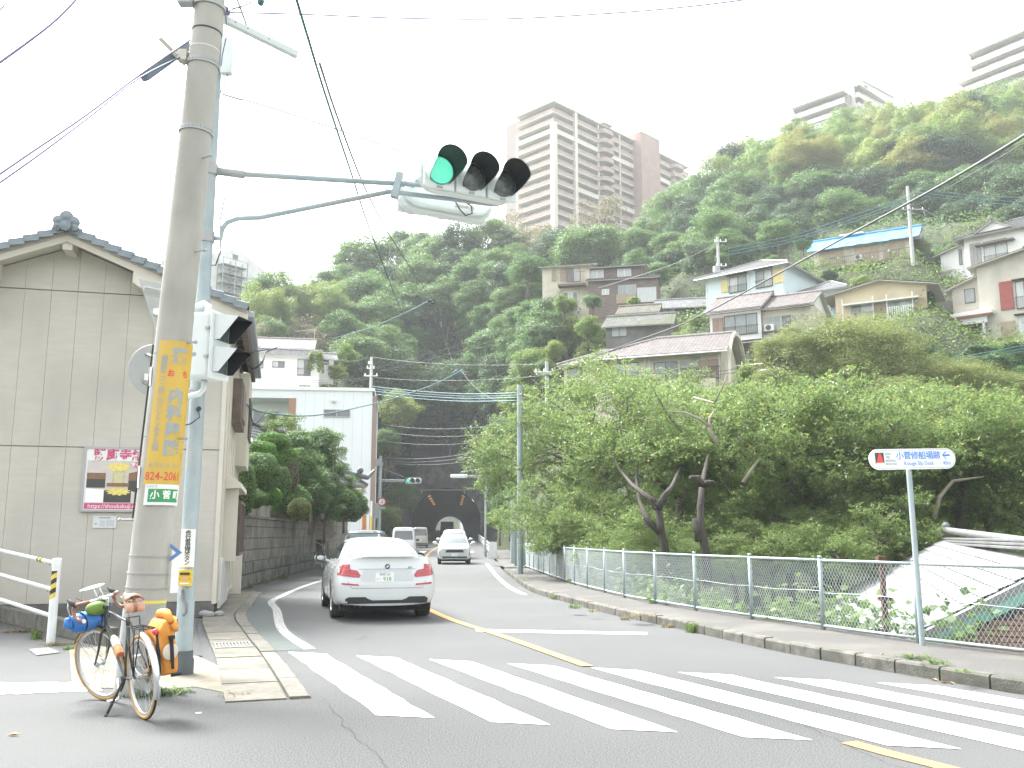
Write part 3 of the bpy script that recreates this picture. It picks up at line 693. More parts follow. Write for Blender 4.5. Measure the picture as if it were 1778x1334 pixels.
L=h.L;ze=h.uv(1706,462)[1];apz=h.uv(1778,434)[1];ua=h.uv(1782,440)[0]
h.box('wall',0,2*ua,0,7.5,-4,ze,WOLD);h.gable(0,2*ua,0,7.5,ze,apz-ze,TILEB,ov=.6,ovu=.5,axis='w',wallm=WOLD)
h.shutters((1734,491,1762,536),1,mat=REDS);h.window((1762,490,1796,533),panes=2,glass=GLASSC,rail=True,hood=True)
h.shutters((1737,560,1765,592),1,mat=TAN);h.window((1766,550,1800,593),panes=2,glass=GLASSC,frame=FRS,hood=True)
u0=h.uv(1657,560,.8)[0];zl=h.uv(1657,500,.8)[1];zt=h.uv(1703,481,.8)[1]
h.box('wing_wall',u0,-.003,.8,7,-4,zl,WOLD);mb=MB();mb.prism([(u0,.8,zl-.01),(0,.8,zl-.01),(0,.8,zt)],(0,6,0));mb.build('wing_gable',WOLD,h.T)
h.slope((u0-.5,7,zl-.25),(u0-.5,.3,zl-.25),(0,.3,zt+.1),(0,7,zt+.1),TILEB)
h.window((1674,503,1694,525),w=.8,panes=1,glass=GLASSG)
u0,u1,z0,z1=h.rect((1648,532,1722,542),-.8);h.box('porch_roof',u0,u1,-.8,.8,z0,z0+.3,WHITEM,bevel=.03);h.box('porch_fascia',u0,u1,-.82,-.78,z0-.12,z0,REDS)
u0,u1,z0,z1=h.rect((1654,552,1714,557),-.5);h.box('porch_beam',u0,u1,-.5,-.3,z0-.1,z1,FRW)
for px_ in(1661,1709):h.box('porch_post',h.uv(px_,580,-.5)[0]-.08,h.uv(px_,580,-.5)[0]+.08,-.5,-.34,-.5,z0-.1,FRW)
h.window((1665,559,1707,597),w=.8,panes=4,glass=GLASSG,name='entrance_door')
u0=h.uv(1625,560,1.5)[0];u1=h.uv(1657,560,1.5)[0];zz=h.uv(1640,525,1.5)[1];zc=h.uv(1640,545,1.5)[1]
h.box('garage_wall',u0,u1,1.5,6,-4,zc,CONCB);h.box('garage_parapet',u0-.1,u1,1.3,6,zc,zz,CONCG)
h=House('hillside_house','old house, half white plaster and half dark brown boards, with iron balcony','house',(942,527,101),(1120,527,98.5),7.0)
L=h.L;um=h.uv(1024,490)[0];zA=h.uv(990,461)[1];zB=h.uv(1060,462)[1];zl=h.uv(1060,487)[1]
h.box('plaster_wall',0,um,0,7,-4,zA,WCREAM);h.box('board_wall',um+.003,L-.3,.3,7,zl,zB,WBRN);h.box('lower_wall',um+.003,h.uv(1141,500,-1)[0],-1.0,6,-4,zl-.1,WBRN)
h.gable(0,um,0,7,zA,.95,TILEG,ov=.7,wallm=WCREAM);h.gable(um+.4,L-.3,.3,7,zB,.85,TILED,ov=.7,wallm=WBRN)
h.leanto(um,h.uv(1141,500,-1)[0],-1.2,.3,zl-.2,zl+.4,TILED)
h.window((984,467,1008,489),panes=2,glass=[GLASS,GLASSC]);h.shutters((973,468,984,488),1,mat=TAN);h.shutters((958,470,966,488),1,mat=TAN)
u0,u1,z0,z1=h.rect((968,474,1016,492),-1.0);h.railing(u0,u1,z0,z1,-1.0,M_('rust_iron',(.16,.10,.075),rough=.8),step=.15,ends=0);h.box('balcony_floor',u0,u1,-1.05,0,z0-.15,z0,WBRN)
h.window((978,508,1003,522),panes=3,glass=[GLASS,GLASSC],frame=FRW);h.window((1025,470,1048,485),w=.3,panes=2,glass=GLASSC,frame=FRW);h.window((1072,468,1096,482),w=.3,panes=2,glass=GLASSC,frame=FRW)
h.window((1045,503,1058,512),w=-1,panes=2,glass=GLASSC,frame=FRW);h.window((1073,496,1105,512),w=-1,panes=4,glass=GLASSG,frame=FRS);h.window((1106,500,1140,524),w=-1,panes=3,glass=GLASSC,frame=FRS)
h.shutters((1070,512,1105,526),5,w=-1,mat=TAN,name='board')
for lb,A,B,dep,zt,mt in(('long low shed with mossy grey tiles above the bushes',(1052,588,80),(1165,574,78.5),5,(1110,562),TILEM),('narrow old shed with dark brown tiles behind the mossy one',(1075,560,88),(1140,548,87),4,(1110,541),TILEB),('long grey tiled shed roof against the pale blue house',(1140,556,91),(1224,548,90),5,(1180,532),TILEG)):
 h=House('shed',lb,'shed',A,B,dep);ze=h.uv(*zt)[1]
 h.box('wall',0,h.L,0,dep,-4,ze,CONCB);h.gable(0,h.L,0,dep,ze,dep*.26,mt,ov=.5,ovu=.3,wallm=WBRN)
 h.window((.5,1.9,ze-1.1,ze-.2),px=False,panes=2,glass=GLASSG)
h=House('hillside_house','plain white two storey house with creeper on its corner above the modern white building','house',(400,690,84),(553,690,86),7.5)
L=h.L;ze=h.uv(500,616)[1]
h.box('wall',0,L,0,7.5,-8,ze,WWHITE);h.gable(0,L,0,6,ze,1.0,TILEG,ov=.6,wallm=WWHITE)
u1=h.uv(579,640,1.6)[0];h.box('end_wall',L+.003,u1,1.6,6.5,-8,ze+.1,WWHITE);h.gable(L+.3,u1,1.6,6.5,ze+.1,.9,TILEG,ov=.4,wallm=WWHITE)
h.window((473,627,494,639),panes=2,glass=[GLASSC,GLASS]);h.window((517,624,539,653),panes=2,glass=[GLASSC,GLASS],rail=True);h.window((445,627,457,640),panes=1,glass=GLASSG);h.window((419,630,433,640),panes=1,glass=GLASSG);h.window((520,669,538,685),panes=2,glass=GLASSC)
h.window((561,624,571,634),w=1.6,panes=1,glass=GLASS)
for px_ in(475,473):pass
WH=h
h2=House('hillside_house','house end with broad pinkish metal roof behind the plain white house','house',(440,620,97),(540,620,98),7)
ze=h2.uv(500,603)[1];h2.box('wall',0,h2.L,0,7,-5,ze,WWHITE);h2.gable(0,h2.L,0,7,ze,1.6,TILEP,ov=.5,wallm=WWHITE,p=.45)
mb=MB();mb.cyl((h2.L+.2,2,ze-1),(h2.L+.2,2,ze+2.6),.04,n=6);mb.cyl((h2.L-2,2,ze+2.2),(h2.L+.4,2,ze+2.5),.03,n=6);mb.build('aerial',FRS,h2.T)
# ---- large buildings
BRICKB=M_('band_redbrown',(0.36,0.275,0.245),(0.40,0.31,0.275),0.4,0.85)
APCR=M_('apartment_cream',(0.60,0.56,0.48),(0.64,0.60,0.52),0.3,0.85)
APWALL=M_('apartment_recess',(0.30,0.26,0.23),rough=0.85)
TOWER=M_('tower_brown',(0.31,0.215,0.185),(0.35,0.245,0.21),0.35,0.85)
PARA=M_('parapet_pale',(0.56,0.55,0.51),(0.62,0.61,0.57),0.3,0.85)
h=House('apartment_tower','tall apartment tower with reddish brown balcony bands and cream columns on the hilltop','apartment building',(963,440,250),(1200,440,299),15.0)
L=h.L;zt=h.uv(963,178)[1];NF=15;fh=zt/NF;D=15.0
h.box('core_wall',1.6,L,1.6,D+6,-14,zt-.2,APWALL)
rects=[]
uT0,uT1=h.uv(1101,300)[0],h.uv(1133,300)[0];uB=h.uv(1050,300)[0]
winm=MB();winm.b2(-.9,.9,-.06,.02,0,2.0);wme=winm.mesh('window');wme.materials.append(GLASS)
par_top=None
for k in range(-3,NF):
 z=k*fh;top=k==NF-1
 mb=MB();mb.b2(0,L,0,1.7,z-.12,z+.12);mb.b2(0,1.7,1.7,D,z-.12,z+.12);mb.build('floor_slab',APCR,h.T)
 cream=k in(NF-3,3,7)
 for(a,b)in((0.05,9.2),(10.2,uB-3),(uB+3,uT0-.1),(uT1+.1,uT1+11),(uT1+15,L)):
  if b<=a:continue
  mb=MB();mb.b2(a,b,0,.16,z+.12,z+1.22);mb.b2(a,b,-.06,.2,z+1.22,z+1.32);mb.build('balcony_parapet',APCR if(cream and a>9)or(k==NF-3)else BRICKB,h.T)
 mb=MB();mb.b2(-.02,.14,.05,D,z+.12,z+1.22);mb.build('balcony_parapet',APCR if k==NF-3 else BRICKB,h.T)
 for cu in(uB,uT1+13):
  mb=MB();P=[(cu-3,0),(cu-2.6,-1.6),(cu-1.4,-2.2),(cu+1.4,-2.2),(cu+2.6,-1.6),(cu+3,0)]
  mb.prism([(p[0],p[1],z-.1)for p in P],(0,0,1.3));mb.build('bay_balcony',BRICKB,h.T)
 if k<NF:
  u=3.2
  while u<L-2:
   if not(uT0-1<u<uT1+1):piece('window',wme,h.T,Matrix.Translation((u,1.56,z+.2)))
   u+=4.1
  for ww in(3.6,7.6,11.6):piece('window',wme,h.T,Matrix.Translation((1.56,ww,z+.2))@Matrix.Rotation(-PI/2,4,'Z'))
mb=MB();mb.b2(-.5,L,-.5,D+.3,zt-.1,zt+.35);mb.build('roof_slab',APCR,h.T)
for(u_,w_,s_,ztop)in((.55,.5,1.5,zt-2*fh),(9.7,.2,1.1,zt+.6),(.4,D-.3,.8,zt-2*fh),(uT1+12,.2,1.1,zt-1*fh),(20.5,.25,.5,zt),(uT0-7,.25,.5,zt)):
 h.box('column',u_-s_/2,u_+s_/2,w_-s_/2,w_+s_/2,-14,ztop,APCR)
h.box('stair_tower',uT0,uT1,-3.0,3,-14,zt+2.2,TOWER);h.box('tower_cap',uT0-.15,uT1+.15,-3.15,3.1,zt+2.2,zt+4.6,APCR);h.box('tower_band',uT0-.1,uT1+.1,-3.1,3.1,zt*.42,zt*.42+.9,APCR)
h.box('roof_house',uB-2,uB+2.5,-1.5,3,zt+.3,zt+2.4,APCR)
ATW=h
def terrace_block(name,label,A,B,depth,rows,top_px,stepl=0.0,low=-10):
 h=House(name,label,'apartment building',A,B,depth);L=h.L;zt=h.uv(*top_px)[1];fh=3.1
 for k in range(rows):
  z=zt-(k+1)*fh;a=0 if k<2 else-stepl*(k-1)
  h.box('recess_wall',a+.5,L,1.8,depth,z,z+fh,APWALL);h.box('floor_slab',a,L,0,depth,z+fh-.22,z+fh,PARA)
  mb=MB();mb.b2(a,L,0,.2,z,z+1.25);mb.b2(a,a+.2,.2,depth-2,z,z+1.25);mb.build('balcony_parapet',PARA,h.T)
  u=3.0
  while u<L-1:piece('window',wme,h.T,Matrix.Translation((u,1.76,z+.3)));u+=4.0
  for x in np.arange(6,L,7.5):h.box('joint',x-.05,x+.05,-.012,.1,z+.05,z+1.2,DARKM)
 h.box('end_wall',-.6,.02,1.0,depth,zt-2*fh,zt+.3,PARA);h.box('roof_slab',-.2,L,-.4,depth,zt,zt+.3,PARA);h.box('base_wall',-stepl*(rows-2),L,.6,depth,zt-rows*fh+low,zt-rows*fh,PARA)
 return h
terrace_block('apartment_block','stepped pale apartment block with long white balconies at the top right',(1688,170,215),(1800,170,203),14,4,(1690,92),3.6)
terrace_block('apartment_block','long low pale apartment block along the ridge with a dark window band',(1378,235,245),(1470,235,234),10,2,(1470,156),6)
terrace_block('apartment_block','small pale block with square stair head in the middle of the ridge',(1494,215,236),(1600,215,262),10,2,(1494,151),0)
h=House('stair_house','boxy pale rooftop block on the ridge between two apartment blocks','rooftop block',(1500,190,240),(1552,190,250),9);zz=h.uv(1530,140)[1]-3.5;h.box('wall',0,h.L,0,9,-5,zz,PARA);h.box('roof_slab',-.4,h.L+.4,-.4,9.4,zz,zz+.35,PARA);h.window((1,2.6,zz-2.6,zz-.8),px=False,panes=1)
h=House('white_building','distant white gable ended building with open steel fire stair','building',(368,545,140),(462,545,148),14)
za=h.uv(415,434)[1];ze=h.uv(462,474)[1];L=h.L
mb=MB();um=h.uv(412,440)[0];mb.prism([(-9,0,-14),(L,0,-14),(L,0,ze),(um,0,za),(-9,0,za-5)],(0,14,0));mb.build('wall',WWHITE,h.T)
h.window((404,441,413,452),panes=1,glass=GLASS,frame=FRS)
u0,u1,z0,z1=h.rect((388,456,427,530),-1.6);mb=MB()
for k in range(5):
 z=z1-(z1-z0)*k/4;mb.b2(u0,u1,-1.6,-.1,z-.08,z)
 mb.b2(u0,u1,-1.62,-1.56,z+.9,z+.98);
 if k:mb.cyl((u0+.3 if k%2 else u1-.3,-.9,z),(u1-.3 if k%2 else u0+.3,-.9,z+(z1-z0)/4),.12,n=5)
for x in(u0,(u0+u1)/2,u1):
 for y in(-1.58,-.15):mb.b2(x-.06,x+.06,y-.06,y+.06,z0-2,z1+1)
mb.build('fire_stair',M_('stair_steel',(.38,.40,.41),rough=.6,metal=.4),h.T)
h=House('white_building','modern flat roofed white building with brown corner post and strip window','building',(425,930,69),(641,930,70),12,base=0.4)
L=h.L;zt=h.uv(570,673)[1];um=h.uv(513,700)[0]
h.box('wall',um,L,0,12,-1,zt-.25,WBLUE if False else M_('render_white',(.66,.70,.71),(.70,.735,.74),.25,.8))
RW=MATS['render_white']
zb=h.uv(470,691)[1];h.box('roof_band',-2,um-.003,-.02,12,zb,zt-.25,RW);h.box('recess_wall',-2,um-.003,2.2,12,-1,zb,RW)
mb=MB();mb.b2(-2.2,L+.15,-.12,12.2,zt-.25,zt);mb.build('roof_edge',FRW,h.T)
mb=MB();uR=h.uv(652,697,0)[0];mb.prism([(L+.16,-.2,zt-.3),(L+.16,3,zt-.3),(uR,3,zt-1.5),(uR,-.2,zt-1.5)],(0,0,.14));mb.build('eave_board',FRW,h.T)
BRP=M_('post_brown',(.30,.17,.10),(.34,.20,.125),1.5,.7)
u0,u1,z0,z1=h.rect((502,691,511,780));h.box('brown_post',u0,u1,-.04,.25,-1,zb,BRP);h.box('corner_strip',L+.003,L+.35,-.05,.3,-1,zt-.6,M_('strip_brown',(.25,.18,.15),rough=.7))
h.window((562,711,608,725),panes=2,frame=FRS);h.window((440,714,484,742),w=2.2,panes=2,frame=FRS);h.box('blind',*h.rect((442,742,484,790),2.2)[:2],2.15,2.2,h.uv(460,790,2.2)[1],h.uv(460,743,2.2)[1],GLASS)
mb=MB();c=h.uv(580,696);mb.sphere((c[0],-.15,c[1]),.2);mb.build('wall_lamp',FRW,h.T,smooth=True)
u0,u1,z0,z1=h.rect((493,724,499,730),2.2);h.box('meter_box',u0,u1,2.05,2.2,z0,z1,FRS)
for k in range(1,8):h.box('wall_joint',um+(L-um)*k/8-.012,um+(L-um)*k/8+.012,-.004,.01,0,zt-.3,M_('joint_grey',(.5,.53,.54),rough=.8))
h=House('temple_gate','old tiled temple roof with curled ridge ends among the garden trees','temple roof',(452,950,37),(604,950,47),5,base=1.5,cpz=False)
L=h.L;ze=h.uv(604,822)[1]-.1
h.hip(0,L,0,5,ze,1.9,TILED,ov=.7);h.box('wall',.6,L-.6,.6,4.4,-.2,ze,WBRN)
for(u_,w_)in((-.7,-.7),(L+.7,-.7)):
 mb=MB();s_=-1 if u_<0 else 1
 mb.tube([(u_-s_*1.6,w_+1.6,ze+.5),(u_-s_*.6,w_+.6,ze+.05),(u_,w_,ze-.05),(u_+s_*.45,w_-.2,ze+.35)],[.16,.15,.14,.05],7);mb.sphere((u_-s_*.3,w_+.3,ze+.28),.17);mb.lathe([(0,0),(.2,.02),(.2,.07),(0,.09)],(u_-s_*.5,w_+.35,ze+.2),(0,-1,0),12);mb.build('ridge_ornament',TILED,h.T,smooth='auto')
for s_ in(0,1):
 mb=MB();mb.b2(-1.1+s_*(L+.9),.1+s_*(L+.9),2.2,2.8,ze+1.7,ze+2.3);mb.build('ridge_ornament',TILEG,h.T,bevel=.08)
TILEH=M_('tile_bluegrey',(0.14,0.175,0.195),(0.20,0.235,0.255),3,0.5)
SIDING=M_('siding_beige',(0.47,0.445,0.385),(0.50,0.475,0.415),2.0,0.75,bump=0.35,bscale=22,stretch=(1,1,6),c3=(0.41,0.395,0.345),s3=0.6)
TRIM=M_('trim_cream',(0.55,0.52,0.44),(0.59,0.56,0.48),1.5,0.7)
OLDB=M_('boards_pale',(0.50,0.47,0.39),(0.43,0.40,0.33),2.5,0.8,stretch=(1,1,.4))
WOODD=M_('wood_dark',(0.085,0.065,0.05),(0.13,0.10,0.08),4,0.75)
h=House('beige_house','two storey beige panel clad house with blue grey tiled gable, behind the concrete pole','house',(-40,1047,17.25),(371,1064,18.25),6.4,base=0.0,cpz=False)
L=h.L;ua,zr=h.uv(118,402,-.55);uE,zE=h.uv(431,540,-.55);slope_=(zr-zE)/(uE-ua);hl=L-ua;uL=ua-hl
za=zr-.13;ztop=lambda u:za-slope_*abs(u-ua)
mb=MB();mb.prism([(uL,.04,-.1),(L-.02,.04,-.1),(L-.02,.04,ztop(L)),(ua,.04,za),(uL,.04,ztop(uL))],(0,6.3,0));mb.build('wall',M_('siding_core',(.36,.34,.29),rough=.9),h.T)  # darker beige core behind the panels, seen in their joints
z1=h.uv(100,776)[1];z2=h.uv(100,505)[1];pw=.475;u=L
while u>uL+.05:
 a=max(u-pw,uL)
 for(p,q)in((.24,z1),(z1,z2),(z2,None)):
  mb=MB();g=.0025
  if q is None:
   mid=[(ua,0,za-.01)]if a<ua<u else[]
   poly=[(a+g,0,p+.012),(u-g,0,p+.012),(u-g,0,ztop(u-g)-.01)]+mid+[(a+g,0,ztop(a+g)-.01)]
  else:poly=[(a+g,0,p+.012),(u-g,0,p+.012),(u-g,0,q-.008),(a+g,0,q-.008)]
  mb.prism(poly,(0,.035,0));mb.build('siding_panel',SIDING,h.T)
 u=a
h.box('foundation',uL,L,-.01,.3,-.1,.235,M_('foundation_dark',(.10,.10,.095),(.15,.15,.14),5,.9))
h.box('corner_trim',L-.05,L+.03,-.03,.06,.2,ztop(L),TRIM)
h.slope((uE,-.6,zE),(uE,7,zE),(ua,7,zr),(ua,-.6,zr),TILEH,p=.27,row=.26);uE2=2*ua-uE
h.slope((uE2,7,zE),(uE2,-.6,zE),(ua,-.6,zr),(ua,7,zr),TILEH,p=.27,row=.26)
vt=MB();vt.b2(-.13,.15,-.03,.28,0,.05);vt.b2(-.13,.15,-.05,-.025,-.07,.05);vt.cyl((-.13,.05,.045),(.15,.05,.045),.05,.044,8);vme=vt.mesh('verge_tile');vme.materials.append(TILEH)
sl=math.atan(slope_);nL=math.hypot(uE-ua,zr-zE);n=int(nL/.26)
for s_ in(1,-1):
 for k in range(n+1):
  t=(k+.45)*.26/nL
  if t>1.02:break
  piece('verge_tile',vme,h.T,Matrix.Translation((ua+s_*(uE-ua)*t,-.66,zr-(zr-zE)*t+.03))@Matrix.Rotation(s_*(sl-.2),4,'Y')@(Matrix.Rotation(0,4,'Z')if s_>0 else Matrix.Scale(-1,4,(1,0,0))))
for s_ in(1,-1):
 mb=MB();k1=.36
 a=(ua,-.56,zr-.06);e=(ua+s_*(uE-ua),-.56,zE-.06);md=(ua+s_*(uE-ua)*k1,-.56,zr-(zr-zE)*k1-.06)
 mb.prism([a,md,(md[0],-.56,md[2]-.15),(ua,-.56,zr-.2)],(0,.06,0));mb.build('bargeboard',TRIM,h.T)
 mb=MB();mb.prism([md,e,(e[0],-.57,e[2]-.16),(e[0]-s_*.35,-.57,e[2]-.30),(md[0]+s_*.12,-.57,md[2]-.46),(md[0],-.57,md[2]-.38)],(0,.55,0));mb.build('eave_box',TRIM,h.T)
 mb=MB();mb.prism([(ua,-.5,zr-.095),(e[0],-.5,zE-.095),(e[0],-.5,zE-.115),(ua,-.5,zr-.115)],(0,.56,0));mb.build('soffit',TRIM,h.T)
for u_ in(ua,ua-1.62,ua+1.62):
 if u_>ua:continue
 zz=ztop(u_)+.02;h.box('purlin_end',u_-.09,u_+.09,-.5,0,zz-.24,zz-.02,TRIM,bevel=.01)
mb=MB();oc=Vector((ua,-.75,zr+.03))
mb.lathe([(0,0),(.08,.0),(.10,.03),(.10,.09),(0,.12)],oc,(0,-1,0),16)
for a_,r_ in((90,.125),(155,.10),(25,.10),(200,.085),(-20,.085)):
 p=oc+Vector((math.cos(R(a_))*.15,.1,math.sin(R(a_))*.14+.05));mb.lathe([(0,0),(r_*.8,0),(r_,.03),(r_,.12),(0,.16)],p,(0,-1,0),14)
mb.cyl(oc+Vector((0,.1,.05)),oc+Vector((0,7,.05)),.15,n=10);mb.build('ridge_ornament',TILEH,h.T,smooth='auto')
h.box('flank_boards',L+.004,L+.05,.06,6.4,.2,ztop(L)+.1,OLDB)
for k in range(1,8):h.box('board_strip',L+.05,L+.065,.8*k-.02,.8*k+.02,.3,ztop(L),OLDB)
zc=zE-.1
for k in range(9):h.box('rafter',L-.2,uE-.1,.15+.72*k,.24+.72*k,zc-.02,zc+.1,WOODD)
h.box('eave_beam',L+.25,L+.38,-.3,6.4,zc-.22,zc-.04,WOODD)
h.box('gutter',uE-.05,uE+.12,-.5,7,zE-.12,zE+.01,M_('gutter_grey',(.34,.36,.37),rough=.5),bevel=.03)
h.box('bay',L+.05,L+.30,4.5,6.35,h.uv(415,812,5.0)[1],zc-.3,OLDB);h.box('bay_window',L+.30,L+.34,4.7,6.2,zc-1.9,zc-.9,FRB)
z0=h.uv(395,738,2.0)[1];z1_=h.uv(395,660,2.0)[1]
sb=h.box('shutter_box',L+.05,L+.26,1.7,3.6,z0,z1_,WOODD,bevel=.02);h.box('shutter_panel',L+.26,L+.29,2.0,3.4,z0+.15,z1_-.1,M_('shutter_dull',(.16,.13,.105),(.2,.165,.135),5,.7),sb)
zz=h.uv(395,846,1.5)[1];mb=MB();mb.prism([(L+.05,.9,zz+.28),(L+.36,.9,zz+.06),(L+.36,.9,zz-.04),(L+.05,.9,zz-.06)],(0,3.4,0));mb.build('canopy',TRIM,h.T)
zl0,zl1=h.uv(398,964,2.4)[1],h.uv(398,872,2.4)[1];la=MB()
h.box('lattice_frame',L+.05,L+.3,1.2,1.32,zl0-.1,zl1+.25,TRIM)
fr=MB();
for(a,b,c,d)in((1.5,3.9,zl1-.06,zl1),(1.5,3.9,zl0,zl0+.06),(1.5,1.58,zl0+.06,zl1-.06),(3.82,3.9,zl0+.06,zl1-.06),(2.68,2.74,zl0+.06,zl1-.06)):fr.b2(L+.28,L+.36,a,b,c,d)
fo=fr.build('lattice_window',WOODD,h.T);h.box('pane',L+.25,L+.27,1.5,3.9,zl0,zl1,GLASS,fo)
for k in range(16):h.box('slat',L+.29,L+.335,1.6,3.8,zl0+.09+k*(zl1-zl0-.16)/16,zl0+.125+k*(zl1-zl0-.16)/16,WOODD,fo)
for k in range(9):h.box('slat',L+.335,L+.35,1.7+k*.25,1.73+k*.25,zl0+.06,zl1-.06,WOODD,fo)
h.box('lower_panel',L+.05,L+.09,.15,2.9,.1,1.05,M_('panel_white',(.60,.60,.57),(.5,.5,.47),3,.7));h.box('end_pillar',L-.3,L+.25,6.2,6.5,0,zl1-.2,TRIM)
for k in range(6):h.box('panel_joint',L+.09,L+.095,.5+k*.42,.52+k*.42,.12,1.03,CONCG)
BH=h
def wall_panel(H,r,w,thick):
 u0,u1,z0,z1=H.rect(r,w);return u0,u1,z0,z1
u0,z1_=h.uv(150,778,-.05);uB_,zB_=h.uv(150,886,-.05);u1=u0+1.52;z0=zB_
def world(H,u,w_,z):return H.o+H.u*u+H.w*w_+Vector((0,0,z))
bt=thing('billboard','temple poster board with pink lettering and golden altar picture on the beige wall','billboard',world(h,u0,0,z0),h.rz)
W_,H_=u1-u0,z1_-z0
mb=MB();mb.b2(0,W_,-.05,-.005,0,H_);mb.build('board',M_('poster_white',(.72,.72,.70),rough=.4),bt)
mb=MB()
for(a,b,c,d)in((-.03,W_+.03,-.03,.012),(-.03,W_+.03,H_-.012,H_+.03),(-.03,.012,.012,H_-.012),(W_-.012,W_+.03,.012,H_-.012)):mb.b2(a,b,-.065,-.005,c,d)
mb.build('frame',FRS,bt)
def flat(T,pts,mat,y,name='print'):mb=MB();mb.add([(p[0]*W_,y,p[1]*H_)for p in pts],[tuple(range(len(pts)))]);return mb.build(name,mat,T,fixn=False)
PK=M_('print_pink',(.52,.07,.17),rough=.4);DK=M_('print_dark',(.045,.045,.04),rough=.4);GD=M_('print_gold',(.62,.50,.10),(.75,.62,.2),25,.4);BRN_=M_('print_brown',(.16,.09,.05),(.25,.13,.06),20,.4);PALE=M_('print_pale',(.55,.52,.47),(.48,.45,.4),6,.4);WHT=M_('print_white',(.8,.8,.78),rough=.4)
def rect_(x0,x1,y0,y1):return[(x0,y0),(x1,y0),(x1,y1),(x0,y1)]
flat(bt,rect_(.02,.98,.02,.115),PK,-.052);flat(bt,rect_(.03,.98,.12,.80),PALE,-.0515);flat(bt,rect_(.03,.25,.36,.60),DK,-.053);flat(bt,rect_(.03,.25,.50,.60),BRN_,-.0535)
flat(bt,[(.52,.33),(.98,.14),(.98,.75),(.52,.60)],DK,-.053);flat(bt,[(.52,.48),(.98,.46),(.98,.74),(.52,.60)],BRN_,-.0535);flat(bt,rect_(.24,.56,.125,.32),DK,-.054)
flat(bt,[(.03,.125),(.24,.125),(.24,.33),(.03,.35)],WHT,-.0535)
st=[];
for k in range(22):a=2*PI*k/22;r_=1 if k%2 else.72;st.append((.40+.155*r_*math.cos(a),.70+.075*r_*math.sin(a)))
flat(bt,st,GD,-.055);st2=[(x-.0+.01,y-.41+.0)for x,y in st];flat(bt,[(p[0],.30+(p[1]-.29)*.9)for p in st2],GD,-.055)
flat(bt,rect_(.33,.48,.36,.66),M_('print_amber',(.5,.33,.14),(.45,.5,.35),30,.4),-.0545);flat(bt,rect_(.27,.53,.38,.44),BRN_,-.0555);flat(bt,rect_(.35,.45,.44,.60),M_('print_greenish',(.45,.5,.35),(.6,.5,.2),40,.4),-.056)
el=[(.70+.165*math.cos(2*PI*k/24),.735+.052*math.sin(2*PI*k/24))for k in range(24)];flat(bt,el,PK,-.056)
FM=lambda x,y,d=-.057:face_mat((x*W_,d,y*H_),(1,0,0),(0,-1,0))
text(bt,'勝廓寺納骨堂',.232,FM(.545,.885),PK,bold=.006);text(bt,'安らぎ・安心',.08,FM(.70,.735),WHT,bold=.002);text(bt,'https://shoukakuji.com',.108,FM(.385,.066),WHT);text(bt,'お',.12,FM(.86,.066),WHT);flat(bt,rect_(.88,.92,.16,.31),PK,-.056)
u0,z1_=h.uv(162,896,-.02);u1,z0=h.uv(201,917,-.02)
nb=thing('notice','small pale notice sheet under the temple poster','notice',world(h,u0,0,z0),h.rz);W_,H_=u1-u0,z1_-z0
mb=MB();mb.b2(0,W_,-.02,-.004,0,H_);mb.build('sheet',M_('sheet_pale',(.55,.58,.57),(.6,.63,.62),5,.4),nb);flat(nb,rect_(.25,.75,.80,.88),M_('print_grey',(.2,.2,.2),rough=.5),-.0215);flat(nb,rect_(.3,.52,.12,.62),M_('print_lightgrey',(.47,.5,.5),rough=.5),-.0215);flat(nb,rect_(.56,.92,.12,.66),MATS['print_lightgrey'],-.0215);flat(nb,rect_(.09,.17,.3,.4),MATS['print_grey'],-.0215)
